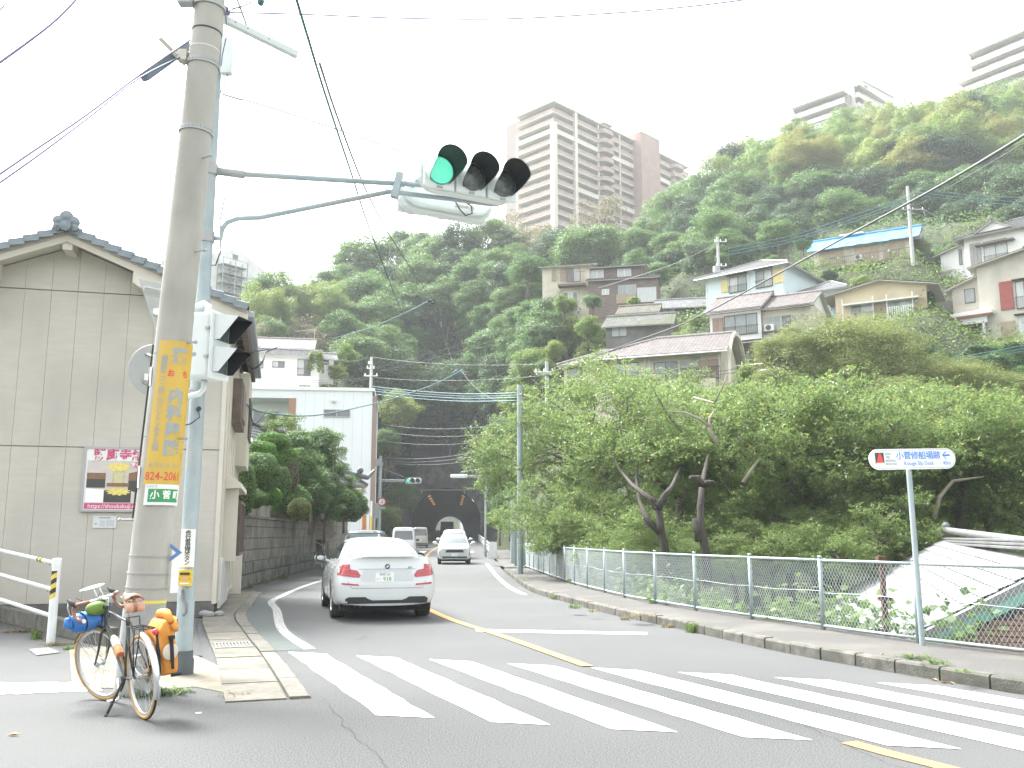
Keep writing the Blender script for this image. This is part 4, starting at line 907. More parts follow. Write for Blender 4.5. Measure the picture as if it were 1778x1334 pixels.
# ---- garden walls along the road
STONE=M_('wall_stone',(0.085,0.086,0.078),(0.15,0.15,0.135),5,0.95,bump=0.9,bscale=14,c3=(0.06,0.07,0.05),s3=1.2)
BLOCK=M_('wall_block',(0.13,0.122,0.105),(0.20,0.19,0.165),3,0.95,bump=0.5,bscale=35,c3=(0.085,0.085,0.075),s3=0.9)
BLOCKL=M_('wall_block_light',(0.22,0.205,0.175),(0.29,0.27,0.235),3,0.95,bump=0.4,bscale=35,c3=(0.15,0.145,0.12),s3=1.2)
def road_wall(name,label,P,z_top,stone_rows,block_rows,thick=.35,back=1.2,extra=None):
 P=[Vector((p[0],p[1],0))for p in P];T=thing(name,label,'garden wall',P[0]);pl=[(p.x,p.y)for p in P];Lw=plen(pl)
 mb=MB();A=pl;B=offset_poly(pl,.0);C=offset_poly(pl,thick)
 for a,b,c,d in zip(A[:-1],A[1:],C[1:],C[:-1]):
  mb.prism([(*offset_poly([a,b],.05)[0],-.2),(*offset_poly([a,b],.05)[1],-.2),(*c,-.2),(*d,-.2)],(0,0,z_top(0)+.15))
 mb.build('core',CONCB,T,world=True)
 z=0.0
 rows=[(hh,'stone',ln)for hh,ln in stone_rows]+[(hh,'block',ln)for hh,ln in block_rows]
 for ri,(hh,kind,ln)in enumerate(rows):
  s=-random.random()*ln*.6 if ri%2 else 0.0
  while s<Lw-.05:
   l_=ln*(random.uniform(.75,1.25)if kind=='stone' else 1.0);a=max(s,0);b=min(s+l_,Lw);s+=l_
   if b-a<.08:continue
   (p,d),(q,_)=lerp_poly(pl,a+.008),lerp_poly(pl,b-.008);d=Vector((q[0]-p[0],q[1]-p[1],0));n=Vector((d.y,-d.x,0)).normalized()
   o=random.uniform(-.015,.03)if kind=='stone' else random.uniform(-.004,.004)
   p=Vector((*p,z+.008));q=Vector((*q,z+.008));up=Vector((0,0,hh-.016));inn=-n*.12;f=n*(o);e=.03 if kind=='stone' else.008;dn=d.normalized()*e
   mb=MB();mb.add([p+inn,q+inn,q+inn+up,p+inn+up,p+f*.3,q+f*.3,q+up+f*.3,p+up+f*.3,p+f+n*e*.8+dn+Vector((0,0,e)),q+f+n*e*.8-dn+Vector((0,0,e)),q+f+n*e*.8-dn+up-Vector((0,0,e)),p+f+n*e*.8+dn+up-Vector((0,0,e))],[(0,4,5,1),(1,5,6,2),(2,6,7,3),(3,7,4,0),(4,8,9,5),(5,9,10,6),(6,10,11,7),(7,11,8,4),(8,11,10,9)])
   mb.build(kind,STONE if kind=='stone' else BLOCK,T,world=True)
  z+=hh
 mb=MB();C1=offset_poly(pl,-.05)
 for a,b,c,d in zip(C1[:-1],C1[1:],C[1:],C[:-1]):mb.prism([(*a,z),(*b,z),(*c,z),(*d,z)],(0,0,.07))
 mb.build('coping',BLOCK,T,world=True)
 return T,z+.07
W1=smooth_poly([(-7.35,24.45),(-7.9,29),(-8.35,34),(-8.8,39),(-9.15,43.6)],4)
T,zw=road_wall('garden_wall','long stained block wall on rough stone footing beside the beige house',W1,lambda s:2.0,[(.38,.75),(.36,.65)],[(.34,2.1),(.34,2.1),(.34,2.1),(.26,2.1)])
mb=MB()
for k in range(9):
 (p,d),(q,_)=lerp_poly(offset_poly(W1,.05),.05+k*.78),lerp_poly(offset_poly(W1,.05),.81+k*.78);p=Vector((*p,zw));q=Vector((*q,zw));n=Vector((-d[1],d[0],0))*.15
 m1=MB();m1.prism([p,q,q+n,p+n],(0,0,.36));m1.build('block',BLOCKL,T,world=True,bevel=.01)
W2=smooth_poly([(-9.75,46.5),(-9.35,46.9),(-9.6,50),(-10.05,57)],3)
road_wall('garden_wall','dark grey garden wall beyond the stone steps',W2,lambda s:2.2,[(.4,.7),(.4,.7)],[(.4,1.6),(.4,1.6),(.4,1.6),(.35,1.6)])
st=thing('stone_steps','short stone steps between the two garden walls','steps',(-9.0,44.0,0))
for k in range(5):mb=MB();mb.b2(-9.2-.45*k-1.2,-8.95-.45*k,44.0,46.2,0,.19*(k+1));mb.build('step',BLOCKL,st,world=True,bevel=.015)
hr=thing('handrail','thin steel handrail beside the stone steps','handrail',(-8.9,44.1,0));mb=MB();mb.tube([(-8.85,44.1,0),(-8.85,44.1,1.0),(-10.4,44.15,1.75),(-10.4,44.15,.8)],.025,6);mb.build('rail',FRS,hr,world=True,smooth=True)
# ---- tunnel
TX,TY,TZ=-9.25,130.0,0.9
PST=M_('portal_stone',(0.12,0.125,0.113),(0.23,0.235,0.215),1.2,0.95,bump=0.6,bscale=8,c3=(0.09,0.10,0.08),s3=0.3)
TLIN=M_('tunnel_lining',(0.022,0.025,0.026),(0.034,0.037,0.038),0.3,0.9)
T=thing('tunnel_portal','dark stone arched road tunnel portal at the foot of the wooded hill','tunnel',(TX,TY,TZ))
RA=4.95;SP=2.3
def archp(r,n=28,ext=0.0):
 P=[(r,-.1)]+[(r*math.cos(PI*k/n),SP+r*math.sin(PI*k/n))for k in range(n+1)]+[(-r,-.1)];return P
P=archp(RA);ztp=at(776,803,TY).z-TZ
mb=MB();vs=[];out=[]
for x,z in P:
 k=1
 if z<=0:o=(math.copysign(9.2,x),z)
 else:
  dx,dz=x,z-SP+.001;t=min(9.2/max(1e-6,abs(dx)),(ztp-SP)/max(1e-6,dz)if dz>0 else 1e9);o=(dx*t,SP+dz*t)
 out.append(o)
n=len(P)
for y in(.0,1.4):vs+=[(x,y,z)for x,z in P]+[(x,y,z)for x,z in out]
fs=[(i,i+1,n+i+1,n+i)for i in range(n-1)]+[(2*n+i,3*n+i,3*n+i+1,2*n+i+1)for i in range(n-1)]+[(n+i,n+i+1,3*n+i+1,3*n+i)for i in range(n-1)]
mb.add(vs,fs)
mb.b2(-9.2,9.2,.02,1.38,ztp-.03,ztp);mb.build('portal_wall',PST,T)
z=0.0;r=0
while z<ztp-.4:
 hh=.58;x=-9.15-(.6 if r%2 else 0)
 while x<9.1:
  l_=random.uniform(1.0,1.35);a=max(x,-9.15);b=min(x+l_,9.15);x+=l_
  cx,czz=(a+b)/2,z+hh/2
  inside=any((abs(xx)<RA+.85 if zz_<SP else math.hypot(xx,zz_-SP)<RA+.85)for xx in(a,b)for zz_ in(z,z+hh))
  if inside or b-a<.25:continue
  d=random.uniform(.03,.10);m1=MB();m1.b2(a+.03,b-.03,-d,.05,z+.03,min(z+hh,ztp)-.03);m1.build('stone_block',PST,T)
 z+=hh;r+=1
NV=27
for k in range(NV):
 a0,a1=PI*k/NV+.006,PI*(k+1)/NV-.006;m1=MB();q=[(RA*math.cos(a0),SP+RA*math.sin(a0)),(RA*math.cos(a1),SP+RA*math.sin(a1)),((RA+.8)*math.cos(a1),SP+(RA+.8)*math.sin(a1)),((RA+.8)*math.cos(a0),SP+(RA+.8)*math.sin(a0))]
 m1.prism([(x,-.16,z_)for x,z_ in q],(0,.3,0));m1.build('arch_stone',PST,T)
for sx in(-1,1):
 for k in range(4):m1=MB();m1.b2(sx*RA,sx*(RA+.8),-.16,.1,k*SP/4+.01,(k+1)*SP/4-.01);m1.build('arch_stone',PST,T)
m1=MB();m1.b2(-9.5,9.5,-.45,1.5,ztp,ztp+.35);m1.b2(-9.3,9.3,-.2,1.4,ztp+.35,ztp+.95);m1.build('cornice',PST,T)
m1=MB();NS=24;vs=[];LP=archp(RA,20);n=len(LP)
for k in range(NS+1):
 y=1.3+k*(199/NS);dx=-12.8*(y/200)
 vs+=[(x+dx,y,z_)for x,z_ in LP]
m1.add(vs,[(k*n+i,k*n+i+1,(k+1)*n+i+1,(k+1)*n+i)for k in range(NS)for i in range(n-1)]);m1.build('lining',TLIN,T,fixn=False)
LAMP=M_('tunnel_lamp',(.5,.3,.1),emit=(1.0,.48,.12),es=.14)
for k in range(5):
 for sx in(-1,1):
  y=6+k*9;m1=MB();a=R(58);m1.box((sx*(RA-.25)*math.cos(a)-12.8*y/200,y,SP+(RA-.25)*math.sin(a)),(.35,1.1,.12),M=Matrix.Rotation(sx*R(32),3,'Y'));m1.build('tunnel_lamp',LAMP,T)
m1=MB();x0,x1=at(728,852,TY-.8).x-TX,at(816,852,TY-.8).x-TX;zz=at(770,851,TY-.8).z-TZ;m1.b2(x0,x1,-.9,-.8,zz-.06,zz+.06)
for x in(x0+.3,x1-.8):m1.b2(x-.04,x+.04,-.85,0,zz-.5,zz+.05)
m1.build('clearance_bar',FRS,T)
m1=MB();m1.b2(2.6,RA-.1,-3,1.2,0,.18);m1.build('footway',CONCB,T)
tb=thing('far_building','pale building glimpsed through the far mouth of the tunnel','building',(-30,352,0));mb=MB();mb.b2(-46,-20,350,360,-1,9);mb.build('wall',WWHITE,tb,world=True);mb=MB();mb.b2(-46.2,-19.8,349.8,360.2,9,9.5);mb.build('roof',TILEG,tb,world=True)
# ---- foliage meshes
def leaves(C,N,size,aspect,rs,droop=0.0,fold=0.18):
 """diamond leaves: centres C, normals N -> verts, quads"""
 n=len(C);N=N/np.maximum(1e-6,np.linalg.norm(N,axis=1,keepdims=True))
 a=rs.normal(size=(n,3));a[:,2]-=droop;a-=N*(a*N).sum(1,keepdims=True);a/=np.maximum(1e-6,np.linalg.norm(a,axis=1,keepdims=True));b=np.cross(N,a)
 s=size*rs.uniform(.65,1.25,(n,1));w_=s*aspect
 V=np.empty((n,4,3));V[:,0]=C-a*s*.5;V[:,1]=C+b*w_*.5+N*s*fold*.5-a*s*.05;V[:,2]=C+a*s*.5;V[:,3]=C-b*w_*.5+N*s*fold*.5-a*s*.05
 return V.reshape(-1,3),np.arange(n*4).reshape(n,4)
def sph(n,rs):
 v=rs.normal(size=(n,3));return v/np.linalg.norm(v,axis=1,keepdims=True)
def crown_mesh(name,mat,seed,shape='round',nclump=30,nleaf=110,size=.34,aspect=.5,r=1.0):
 """crown of overlapping leaf clumps, about 4 m in radius; returns mesh, clump centres"""
 rs=np.random.default_rng(seed);K=[]
 if shape=='round':
  d=sph(nclump*3,rs);d=d[d[:,2]>-.8][:nclump];rad=rs.uniform(.55,1.0,(len(d),1))
  cc=d*rad*np.array([[3.4,3.4,3.2 if aspect>.3 else 3.9]]);cr=rs.uniform(.9,1.5,len(d))
 elif shape=='umbrella':
  d=sph(nclump*3,rs);d=d[d[:,2]>-.55][:nclump];cc=d*rs.uniform(.6,1.0,(len(d),1))*np.array([[3.9,3.9,3.1]]);cr=rs.uniform(.8,1.3,len(d))
 elif shape=='plume':
  cc=[];
  for k in range(9):
   bx,by=rs.uniform(-1.6,1.6,2);lx,ly=rs.uniform(-1.6,1.6,2);hh=rs.uniform(.75,1.1)
   for t in np.linspace(.1,1,max(3,nclump//8)):cc.append((bx+lx*t*t,by+ly*t*t,-4+8.4*hh*t-(1.2*t**4)))
  cc=np.array(cc);cr=rs.uniform(.55,1.0,len(cc))
 else:
  z=rs.uniform(0,1,nclump);a=rs.uniform(0,2*PI,nclump);q=(1-z)**.7*2.6*rs.uniform(.5,1,nclump);cc=np.stack([q*np.cos(a),q*np.sin(a),-4+8.5*z],1);cr=rs.uniform(.7,1.1,nclump)
 C=[];N=[]
 for c,q in zip(cc,cr):
  d=sph(nleaf,rs);d[:,2]=np.abs(d[:,2])*np.where(rs.uniform(size=nleaf)<.8,1,-1)
  rr=q*(rs.uniform(.55,1.05,(nleaf,1))+(rs.uniform(size=(nleaf,1))<.1)*rs.uniform(0,.35,(nleaf,1)));sq=np.array([[1.15,1.15,.78]])if shape!='plume' else np.array([[.8,.8,1.1]])
  C.append(c+d*rr*sq);N.append(d*.8+np.array([[0,0,.7]])+rs.normal(size=(nleaf,3))*.45)
 V,F=leaves(np.concatenate(C)*r,np.concatenate(N),size,aspect,rs,droop=.5 if shape=='plume' else.2)
 me=npmesh(name,V,F);me.materials.append(mat);return me,cc*r
BARK=M_('bark',(0.085,0.07,0.055),(0.14,0.12,0.10),6,0.95,bump=0.8,bscale=18,stretch=(1,1,.25))
BARKL=M_('bark_pale',(0.22,0.19,0.155),(0.30,0.265,0.22),6,0.95,bump=0.6,bscale=18)
def trunk_mesh(cc,seed,base=-7.0,r=.28,nl=8,name='trunk',mat=None,fork=-3.0):
 rs=random.Random(seed);mb=MB()
 mb.tube([(0,0,base),(.1,.05,base*.6),(0,.1,fork),(.05,0,fork+1.8)],[r,r*.85,r*.75,r*.45],7)
 idx=rs.sample(range(len(cc)),min(nl,len(cc)))
 for i in idx:
  c=Vector(cc[i]);s=Vector((0,.08,fork+rs.uniform(-.4,1.2)));m=s.lerp(c,.5)+Vector((rs.uniform(-.4,.4),rs.uniform(-.4,.4),-.3));mb.tube([s,m,c],[r*.5,r*.32,r*.1],5)
 me=mb.mesh(name);me.materials.append(mat or BARK);me.shade_smooth();return me
LM={}
LM['green']=leaf_mat('leaf_green',(.050,.112,.030),(.088,.172,.048),(.125,.20,.055),obj_var=.3,trans=.42)
LM['deep']=leaf_mat('leaf_deep',(.030,.066,.028),(.055,.105,.040),(.070,.125,.045),obj_var=.3)
LM['bamboo']=leaf_mat('leaf_bamboo',(.095,.175,.045),(.145,.225,.062),(.18,.225,.06),obj_var=.35,trans=.45)
LM['bambooy']=leaf_mat('leaf_bamboo_yellow',(.125,.18,.045),(.175,.215,.058),(.215,.215,.065),obj_var=.4,trans=.45)
LM['bright']=leaf_mat('leaf_bright',(.085,.155,.028),(.14,.215,.042),(.17,.215,.05),obj_var=.3,trans=.42)
LM['brown']=leaf_mat('leaf_brownish',(.11,.105,.055),(.17,.15,.08),(.14,.13,.07),obj_var=.3)
LM['mimosa']=leaf_mat('leaf_mimosa',(.105,.145,.040),(.155,.19,.058),(.17,.195,.06),obj_var=.15,trans=.42)
LM['cherry']=leaf_mat('leaf_cherry',(.082,.148,.044),(.15,.20,.068),(.13,.19,.06),obj_var=.2,dry=((.34,.27,.06),.02),trans=.52,rough=.38)
LM['ivy']=leaf_mat('leaf_ivy',(.030,.085,.020),(.06,.135,.03),None)
LM['weed']=leaf_mat('leaf_weed',(.065,.12,.028),(.11,.17,.042),None,trans=.4)
LM['weedy']=leaf_mat('leaf_weed_dry',(.12,.11,.04),(.19,.155,.065),None)
LM['hedge']=leaf_mat('leaf_hedge',(.06,.125,.034),(.105,.18,.052),None)
LM['hedgeb']=leaf_mat('leaf_hedge_bright',(.065,.155,.024),(.105,.21,.038),None)
LM['cycad']=leaf_mat('leaf_cycad',(.06,.105,.04),(.095,.15,.06),None)
VAR={}
def variants(key,mat,shape,n,seed0,**kw):
 base=kw.pop('base',-7.0);tr=kw.pop('tr',.28);bark=kw.pop('bark',BARK);VAR[key]=[]
 for k in range(n):
  me,cc=crown_mesh('crown',LM[mat],seed0+k,shape,**kw);VAR[key].append((me,trunk_mesh(cc,seed0+k,base,tr,mat=bark)))
variants('green','green','round',4,100,nclump=56,nleaf=170,size=.34)
variants('deep','deep','round',3,200,nclump=56,nleaf=170,size=.34)
variants('bright','bright','round',3,300,nclump=54,nleaf=170,size=.32)
variants('bamboo','bamboo','round',3,400,nclump=54,nleaf=170,size=.46,aspect=.22,tr=.12,bark=BARKL)
variants('bambooy','bambooy','round',2,500,nclump=54,nleaf=170,size=.46,aspect=.22,tr=.12,bark=BARKL)
variants('brown','brown','round',2,600,nclump=26,nleaf=90,size=.28)
variants('mimosa','mimosa','umbrella',2,700,nclump=80,nleaf=400,size=.19,aspect=.32,base=-4.5,tr=.2)
variants('ivy','ivy','round',1,850,nclump=40,nleaf=170,size=.3,aspect=.8)
variants('cone','deep','cone',1,800,nclump=40,nleaf=120,size=.36)
def tree(kind,P,r,label,group=None,cat='tree',name='tree',zs=1.0,rz=None,v=None,crown_name='crown'):
 """P = centre of the crown, r = its radius"""
 cm,tm=random.choice(VAR[kind])if v is None else VAR[kind][v]
 k=r/4.0;base=-7.0 if kind!='mimosa' else-4.5
 t=thing(name,label,cat,(P.x,P.y,P.z+base*k*zs),random.uniform(0,6.28)if rz is None else rz,group);t.scale=(k,k,k*zs)
 for nm,me in((crown_name,cm),('trunk',tm)):
  o=bpy.data.objects.new(nm,me);COL.objects.link(o);o.parent=t;o.location=(0,0,-base)
 return t
def inpoly(x,y,P):
 c=False;j=len(P)-1
 for i in range(len(P)):
  if(P[i][1]>y)!=(P[j][1]>y)and x<(P[j][0]-P[i][0])*(y-P[i][1])/(P[j][1]-P[i][1])+P[i][0]:c=not c
  j=i
 return c
DC=np.array([(430,600,100),(430,500,125),(600,450,165),(700,400,185),(900,380,190),(950,430,150),(580,620,105),(650,680,112),(700,780,133),(840,780,133),(780,600,150),(900,640,112),(950,560,98),(900,500,128),(1000,430,135),(1120,400,150),(1190,325,190),(1300,240,200),(1500,190,200),(1780,150,185),(1780,380,108),(1640,400,115),(1420,420,118),(1250,460,108),(1150,500,110),(1400,300,150),(1600,300,140),(1100,590,82),(970,630,75),(1230,580,86),(700,700,118),(660,860,105)],float)
def depth(px,py):
 w_=1/((DC[:,0]-px)**2+(DC[:,1]-py)**2+400)**1.2;return float((w_*DC[:,2]).sum()/w_.sum())
PC=[(420,610),(420,535),(470,497),(530,487),(600,470),(628,432),(700,420),(760,425),(830,405),(900,400),(945,420),(945,470),(935,520),(985,560),(960,600),(950,640),(880,700),(835,740),(830,785),(720,790),(655,800),(655,690),(590,660),(585,600),(500,575)]
PR=[(950,440),(1000,432),(1100,412),(1150,372),(1190,350),(1250,292),(1300,262),(1400,232),(1500,212),(1600,190),(1700,182),(1810,172),(1810,385),(1720,375),(1640,395),(1600,390),(1420,408),(1400,425),(1300,440),(1215,470),(1150,500),(1122,468),(1030,452),(950,450)]
PB=[(875,705),(905,600),(950,560),(1050,552),(1080,575),(1040,590),(1230,590),(1230,602),(1100,608),(970,625)]
rt=random.Random(5);cnt=0
KINDL={'cg':('green','mid green broadleaf tree in the wood above the tunnel','broadleaf trees above the tunnel'),'cd':('deep','dark evergreen tree in the shady wood just above the tunnel','dark trees above the tunnel'),'cb':('bamboo','pale feathery bamboo clump along the left skyline of the wood above the tunnel','bamboo along the left skyline'),'rb':('bamboo','light green bamboo clump on the high right hillside below the apartment blocks','green bamboo on the right hillside'),'ry':('bambooy','yellowish bamboo clump on the high right hillside below the apartment blocks','yellow bamboo on the right hillside'),'rd':('deep','dark evergreen tree low in the wood behind the hillside houses','dark trees behind the hillside houses'),'rg':('green','green broadleaf tree in the wood on the right hillside','broadleaf trees on the right hillside'),'bb':('bright','bright green bush on the steep bank left of the cream hillside house','bushes on the bank'),'br':('brown','brownish thin tree among the green wood on the left','brownish trees on the left'),'bg':('green','green bush on the steep bank beside the tile sheds','green bushes on the bank')}
MARKS=[(445,540,'beside the distant white building with the steel stair'),(520,500,'on the low left skyline'),(640,440,'on the middle skyline behind the falling cables'),(500,560,'on the slope behind the plain white house'),(600,580,'just right of the plain white house'),(650,510,'left of the cable splice in mid slope'),(740,440,'under the large traffic light'),(830,420,'on the skyline under the lamp hoods of the large traffic light'),(750,530,'around the cable splice in mid slope'),(850,500,'in the middle of the wood right of the cable splice'),(920,430,'at the foot of the apartment tower'),(930,510,'left of the old terraced house'),(900,590,'left of the mossy tiled shed'),(680,620,'behind the far utility pole'),(760,640,'behind the coiled cable loop'),(850,650,'above the slim grey pole'),(700,720,'right of the modern white building'),(780,740,'right over the tunnel portal'),(1000,440,'above the old terraced house'),(1100,420,'right of the apartment tower foot'),(1180,370,'on the skyline right of the apartment tower'),(1170,460,'right of the old terraced house'),(1260,320,'on the skyline left of the ridge apartments'),(1280,420,'behind the pale blue house'),(1360,250,'just below the long low ridge block'),(1400,350,'in mid slope above the pale blue house'),(1470,230,'below the boxy block on the ridge'),(1500,310,'in mid slope above the blue roofed house'),(1500,380,'directly behind the blue roof'),(1590,230,'between the ridge block and the stepped apartments'),(1620,320,'around the top of the white pole'),(1700,220,'just below the stepped apartment block'),(1740,310,'above the upper white house'),(1680,370,'close behind the upper white house'),(960,600,'on the bank left of the cream hillside house'),(1020,600,'on the bank above the cream hillside house'),(1150,600,'between the mossy shed and the cream hillside house')]
SLOPE=[(1200,540,'on the bank between the tile sheds and the pale blue house'),(1390,430,'on the bank left of the blue roofed house'),(1640,430,'on the bank right of the blue roofed house'),(1500,475,'on the bank under the blue roofed house'),(1430,560,'on the bank left of the yellow gabled house'),(1640,590,'on the bank right of the yellow gabled house'),(1700,660,'on the bank under the stained cream house'),(1500,660,'on the bank behind the broad mimosa'),(1300,660,'on the bank under the front house')]
ADJ={'cg':'mid green broadleaf tree','cd':'dark evergreen tree','cb':'pale feathery bamboo clump','rb':'light green bamboo clump','ry':'yellowish bamboo clump','rd':'dark evergreen tree','rg':'green broadleaf tree','bb':'bright green bush','br':'brownish thin tree','bg':'dull green bush'}
def wood_label(k,x,y):
 m=min(MARKS,key=lambda q:(q[0]-x)**2+1.3*(q[1]-y)**2);up='upper ' if y<m[1]-14 else 'lower ' if y>m[1]+14 else '';lb=up+ADJ[k]+' '+m[2]
 return lb,ADJ[k]+'s '+m[2]
py=160
while py<800:
 px=410+(19 if int(py/30)%2 else 0)
 while px<1815:
  x=px+rt.uniform(-13,13);y=py+rt.uniform(-11,11);px+=40
  z='C' if inpoly(x,y,PC)else 'R' if inpoly(x,y,PR)else 'B' if inpoly(x,y,PB)else None
  if not z:continue
  Y=depth(x,y);u=rt.random();rp=31+28*rt.random()**1.8;zs=1.0
  if z=='C':
   if y>735:rp*=.62
   if x<600 and y<560:k='cb' if u<.62 else 'cg'
   elif x<590:k='br' if u<.6 else 'cg'
   elif y<425 and x<800:k='cb' if u<.6 else 'cg'
   elif y>620:k='cd' if u<.65 else 'cg'
   elif y<425:k='br' if u<.35 else 'cg'
   else:k='cg' if u<.8 else 'cd'
   if 560<x<620 and y<470:rp*=.8
  elif z=='R':
   hi=320-(x-1200)*.06
   if x>1230 and y<hi:k='ry' if u<.38 and x>1280 else 'rb' if u<.72 else 'rg' if u<.84 else 'rd'
   elif x>1300 and y>=hi-10:k='rd' if u<.72 else 'rg'
   else:k='rg' if u<.78 else 'rd'
  else:k='bb' if u<.55 else 'bg';rp*=.72
  kind,lb,gp=KINDL[k];r=rp*Y/1600
  lb,gp=wood_label(k,x,y)
  if kind.startswith('bamboo'):zs=1.2
  P=at(x,y,Y);t=tree(kind,P,r,lb,gp,name={'bamboo':'bamboo_clump','bambooy':'bamboo_clump'}.get(kind,'bush' if z=='B' else 'broadleaf_tree'),cat='bamboo' if kind.startswith('bamboo')else 'bush' if z=='B' else 'tree',zs=zs)
  if cnt%2==0 or z=='B':cp(P.x,P.y,t.location.z+1.0*r)
  cnt+=1
 py+=30
for i in range(46):
 x=rt.uniform(1180,1790);y=rt.uniform(415,690);Y=float(np.interp(y,[415,470,560,640,690],[104,94,78,64,54]));P=at(x,y,Y)
 if any((P.x-q[0])**2+(P.y-q[1])**2<3.5 for q in CP)or any(hh_.T is not None and-1<(P-hh_.o).dot(hh_.u)<hh_.L+1 and-6<(P-hh_.o).dot(hh_.w)<hh_.D+1 and hh_.D<10 and P.z>hh_.z0-2.5 for hh_ in HS):continue
 lb,gp=wood_label(rt.choice(['bb','bg']),x,y);lb=lb.replace(' bush ',' filler shrub ')if False else lb
 m=min(SLOPE,key=lambda q:(q[0]-x)**2+(q[1]-y)**2);k=rt.choice(['bright','green','ivy']);tree(k,P,rt.uniform(14,24)*Y/1600,{'bright':'bright','green':'mid green','ivy':'dark green'}[k]+' shrub '+m[2],'shrubs '+m[2],name='shrub',cat='shrub',zs=.8)
def lone(kind,px,py,Y,rp,label,zs=1.0,v=None,name='broadleaf_tree'):
 return tree(kind,at(px,py,Y),rp*Y/1600,label,name=name,zs=zs,v=v)
lone('brown',1040,372,160,52,'tall thin leafed tree in front of the apartment tower');lone('deep',1030,420,158,30,'dark bushy tree at the foot of the tall thin one by the tower')
lone('bright',1077,428,148,21,'small yellow green tree between the dark trees above the old house',1.2);lone('brown',885,392,186,28,'sparse brownish tree on the skyline left of the apartment tower',1.2)
lone('deep',858,398,188,20,'dark reddish conifer on the skyline under the traffic signal',1.2);lone('green',915,470,115,42,'spreading green tree overhanging the old terraced house',.8)
lone('green',1350,408,112,40,'broad green tree just above the pale blue house',.75);lone('green',1270,425,112,36,'green tree behind the hillside pole above the pale blue house',.9)
lone('bright',1020,570,84,30,'round bright green bush left of the mossy shed',.8,name='bush');lone('mimosa',1598,432,96,20,'green tree beside the white pole next to the blue roofed house',1.2)
for(px,py,Y,rp,kd,lb)in((690,715,100,42,'bright','light green tree standing right of the modern white building'),(668,770,98,34,'green','green tree behind the small far signal pole'),(692,865,112,36,'green','leafy tree overhanging the left side of the tunnel mouth'),(672,905,100,30,'bright','low tangled tree at the road edge left of the tunnel'),(660,830,104,32,'brown','brown and green creeper covered tree left of the tunnel'),(708,815,128,20,'green','small tree growing over the left corner of the portal'),(600,620,92,26,'bright','creeper covered tree beside the plain white house'),(585,650,88,20,'bright','leafy creeper clump on the end of the plain white house'),(862,840,72,40,'bright','bushy tree at the road edge right of the tunnel mouth'),(868,905,60,24,'bright','low bush on the bank right of the white guard fence'),(886,880,66,34,'green','leafy bush above the dark board fence'),(880,800,80,36,'green','tree rising over the dark board fence'),(925,640,92,40,'bright','big light bush on the bank under the old terraced house'),(905,660,96,36,'green','bush lower on the bank beside the slim grey pole top'),(940,590,98,34,'green','bush high on the bank left of the tile sheds'),(870,760,90,40,'green','green tree behind the slim lamp post on the right'),(900,700,80,40,'bright','light green tree behind the slim grey pole')):
 lone(kd,px,py,Y,rp,lb)
for i,(px,py,Y,rp,kd,lb)in enumerate(((1622,455,100,30,'green','bush on the slope right of the blue roofed house'),(1390,520,88,20,'green','bush between the pale blue house and the yellow house'),(1600,470,95,22,'deep','dark bush under the white pole'),(1440,480,94,16,'deep','dark shrub in front of the old tiled roofs'),(1655,440,97,22,'green','tree behind the upper white house on its left'),(1210,560,84,20,'bright','leafy plants beside the pale blue house'),(1180,590,76,18,'bright','bush above the roof of the cream house'),(1250,575,80,16,'green','bush at the foot of the pale blue house'),(1030,525,95,20,'green','green bush under the old terraced house'),(980,530,96,24,'bright','bush below the white half of the old house'),(915,540,108,26,'green','spreading bush left of the old terraced house'),(1100,525,93,14,'bright','small shrub before the dark boards of the old house'),(1640,625,64,24,'ivy','creeper bush beneath the dark garage wall'),(1600,610,66,24,'ivy','creeper bush at the foot of the yellow house'),(1300,650,58,26,'bright','bush under the path handrail'),(1330,690,48,30,'mimosa','small feathery tree under the front house'),(1730,640,57,40,'ivy','dense green bank under the ivy hedge'),(1790,660,55,40,'ivy','dense green bank at the right edge under the hedge'),(1560,690,47,50,'mimosa','feathery bush under the broad mimosa'),(1690,720,45,45,'mimosa','feathery bush in front of the right edge mimosa'))):
 lone(kd,px,py,Y,rp,lb,.85,name='bush' if kd!='mimosa' else 'mimosa_tree')
for(px,py,Y,rp,zs,lb,v)in((1462,640,54,140,.72,'broad olive green mimosa tree in front of the yellow house',0),(1385,612,53,68,.75,'left spreading limb tree beside the broad mimosa',1),(1640,672,52,95,.7,'smaller mimosa tree right of the broad one',1),(1760,690,50,85,.55,'dense green mimosa at the right edge below the ivy hedge',0),(1345,668,50,45,.7,'thin mimosa with drooping twigs below the front house',1)):
 tree('mimosa',at(px,py,Y),rp*Y/1600,lb,name='mimosa_tree',zs=zs,v=v)
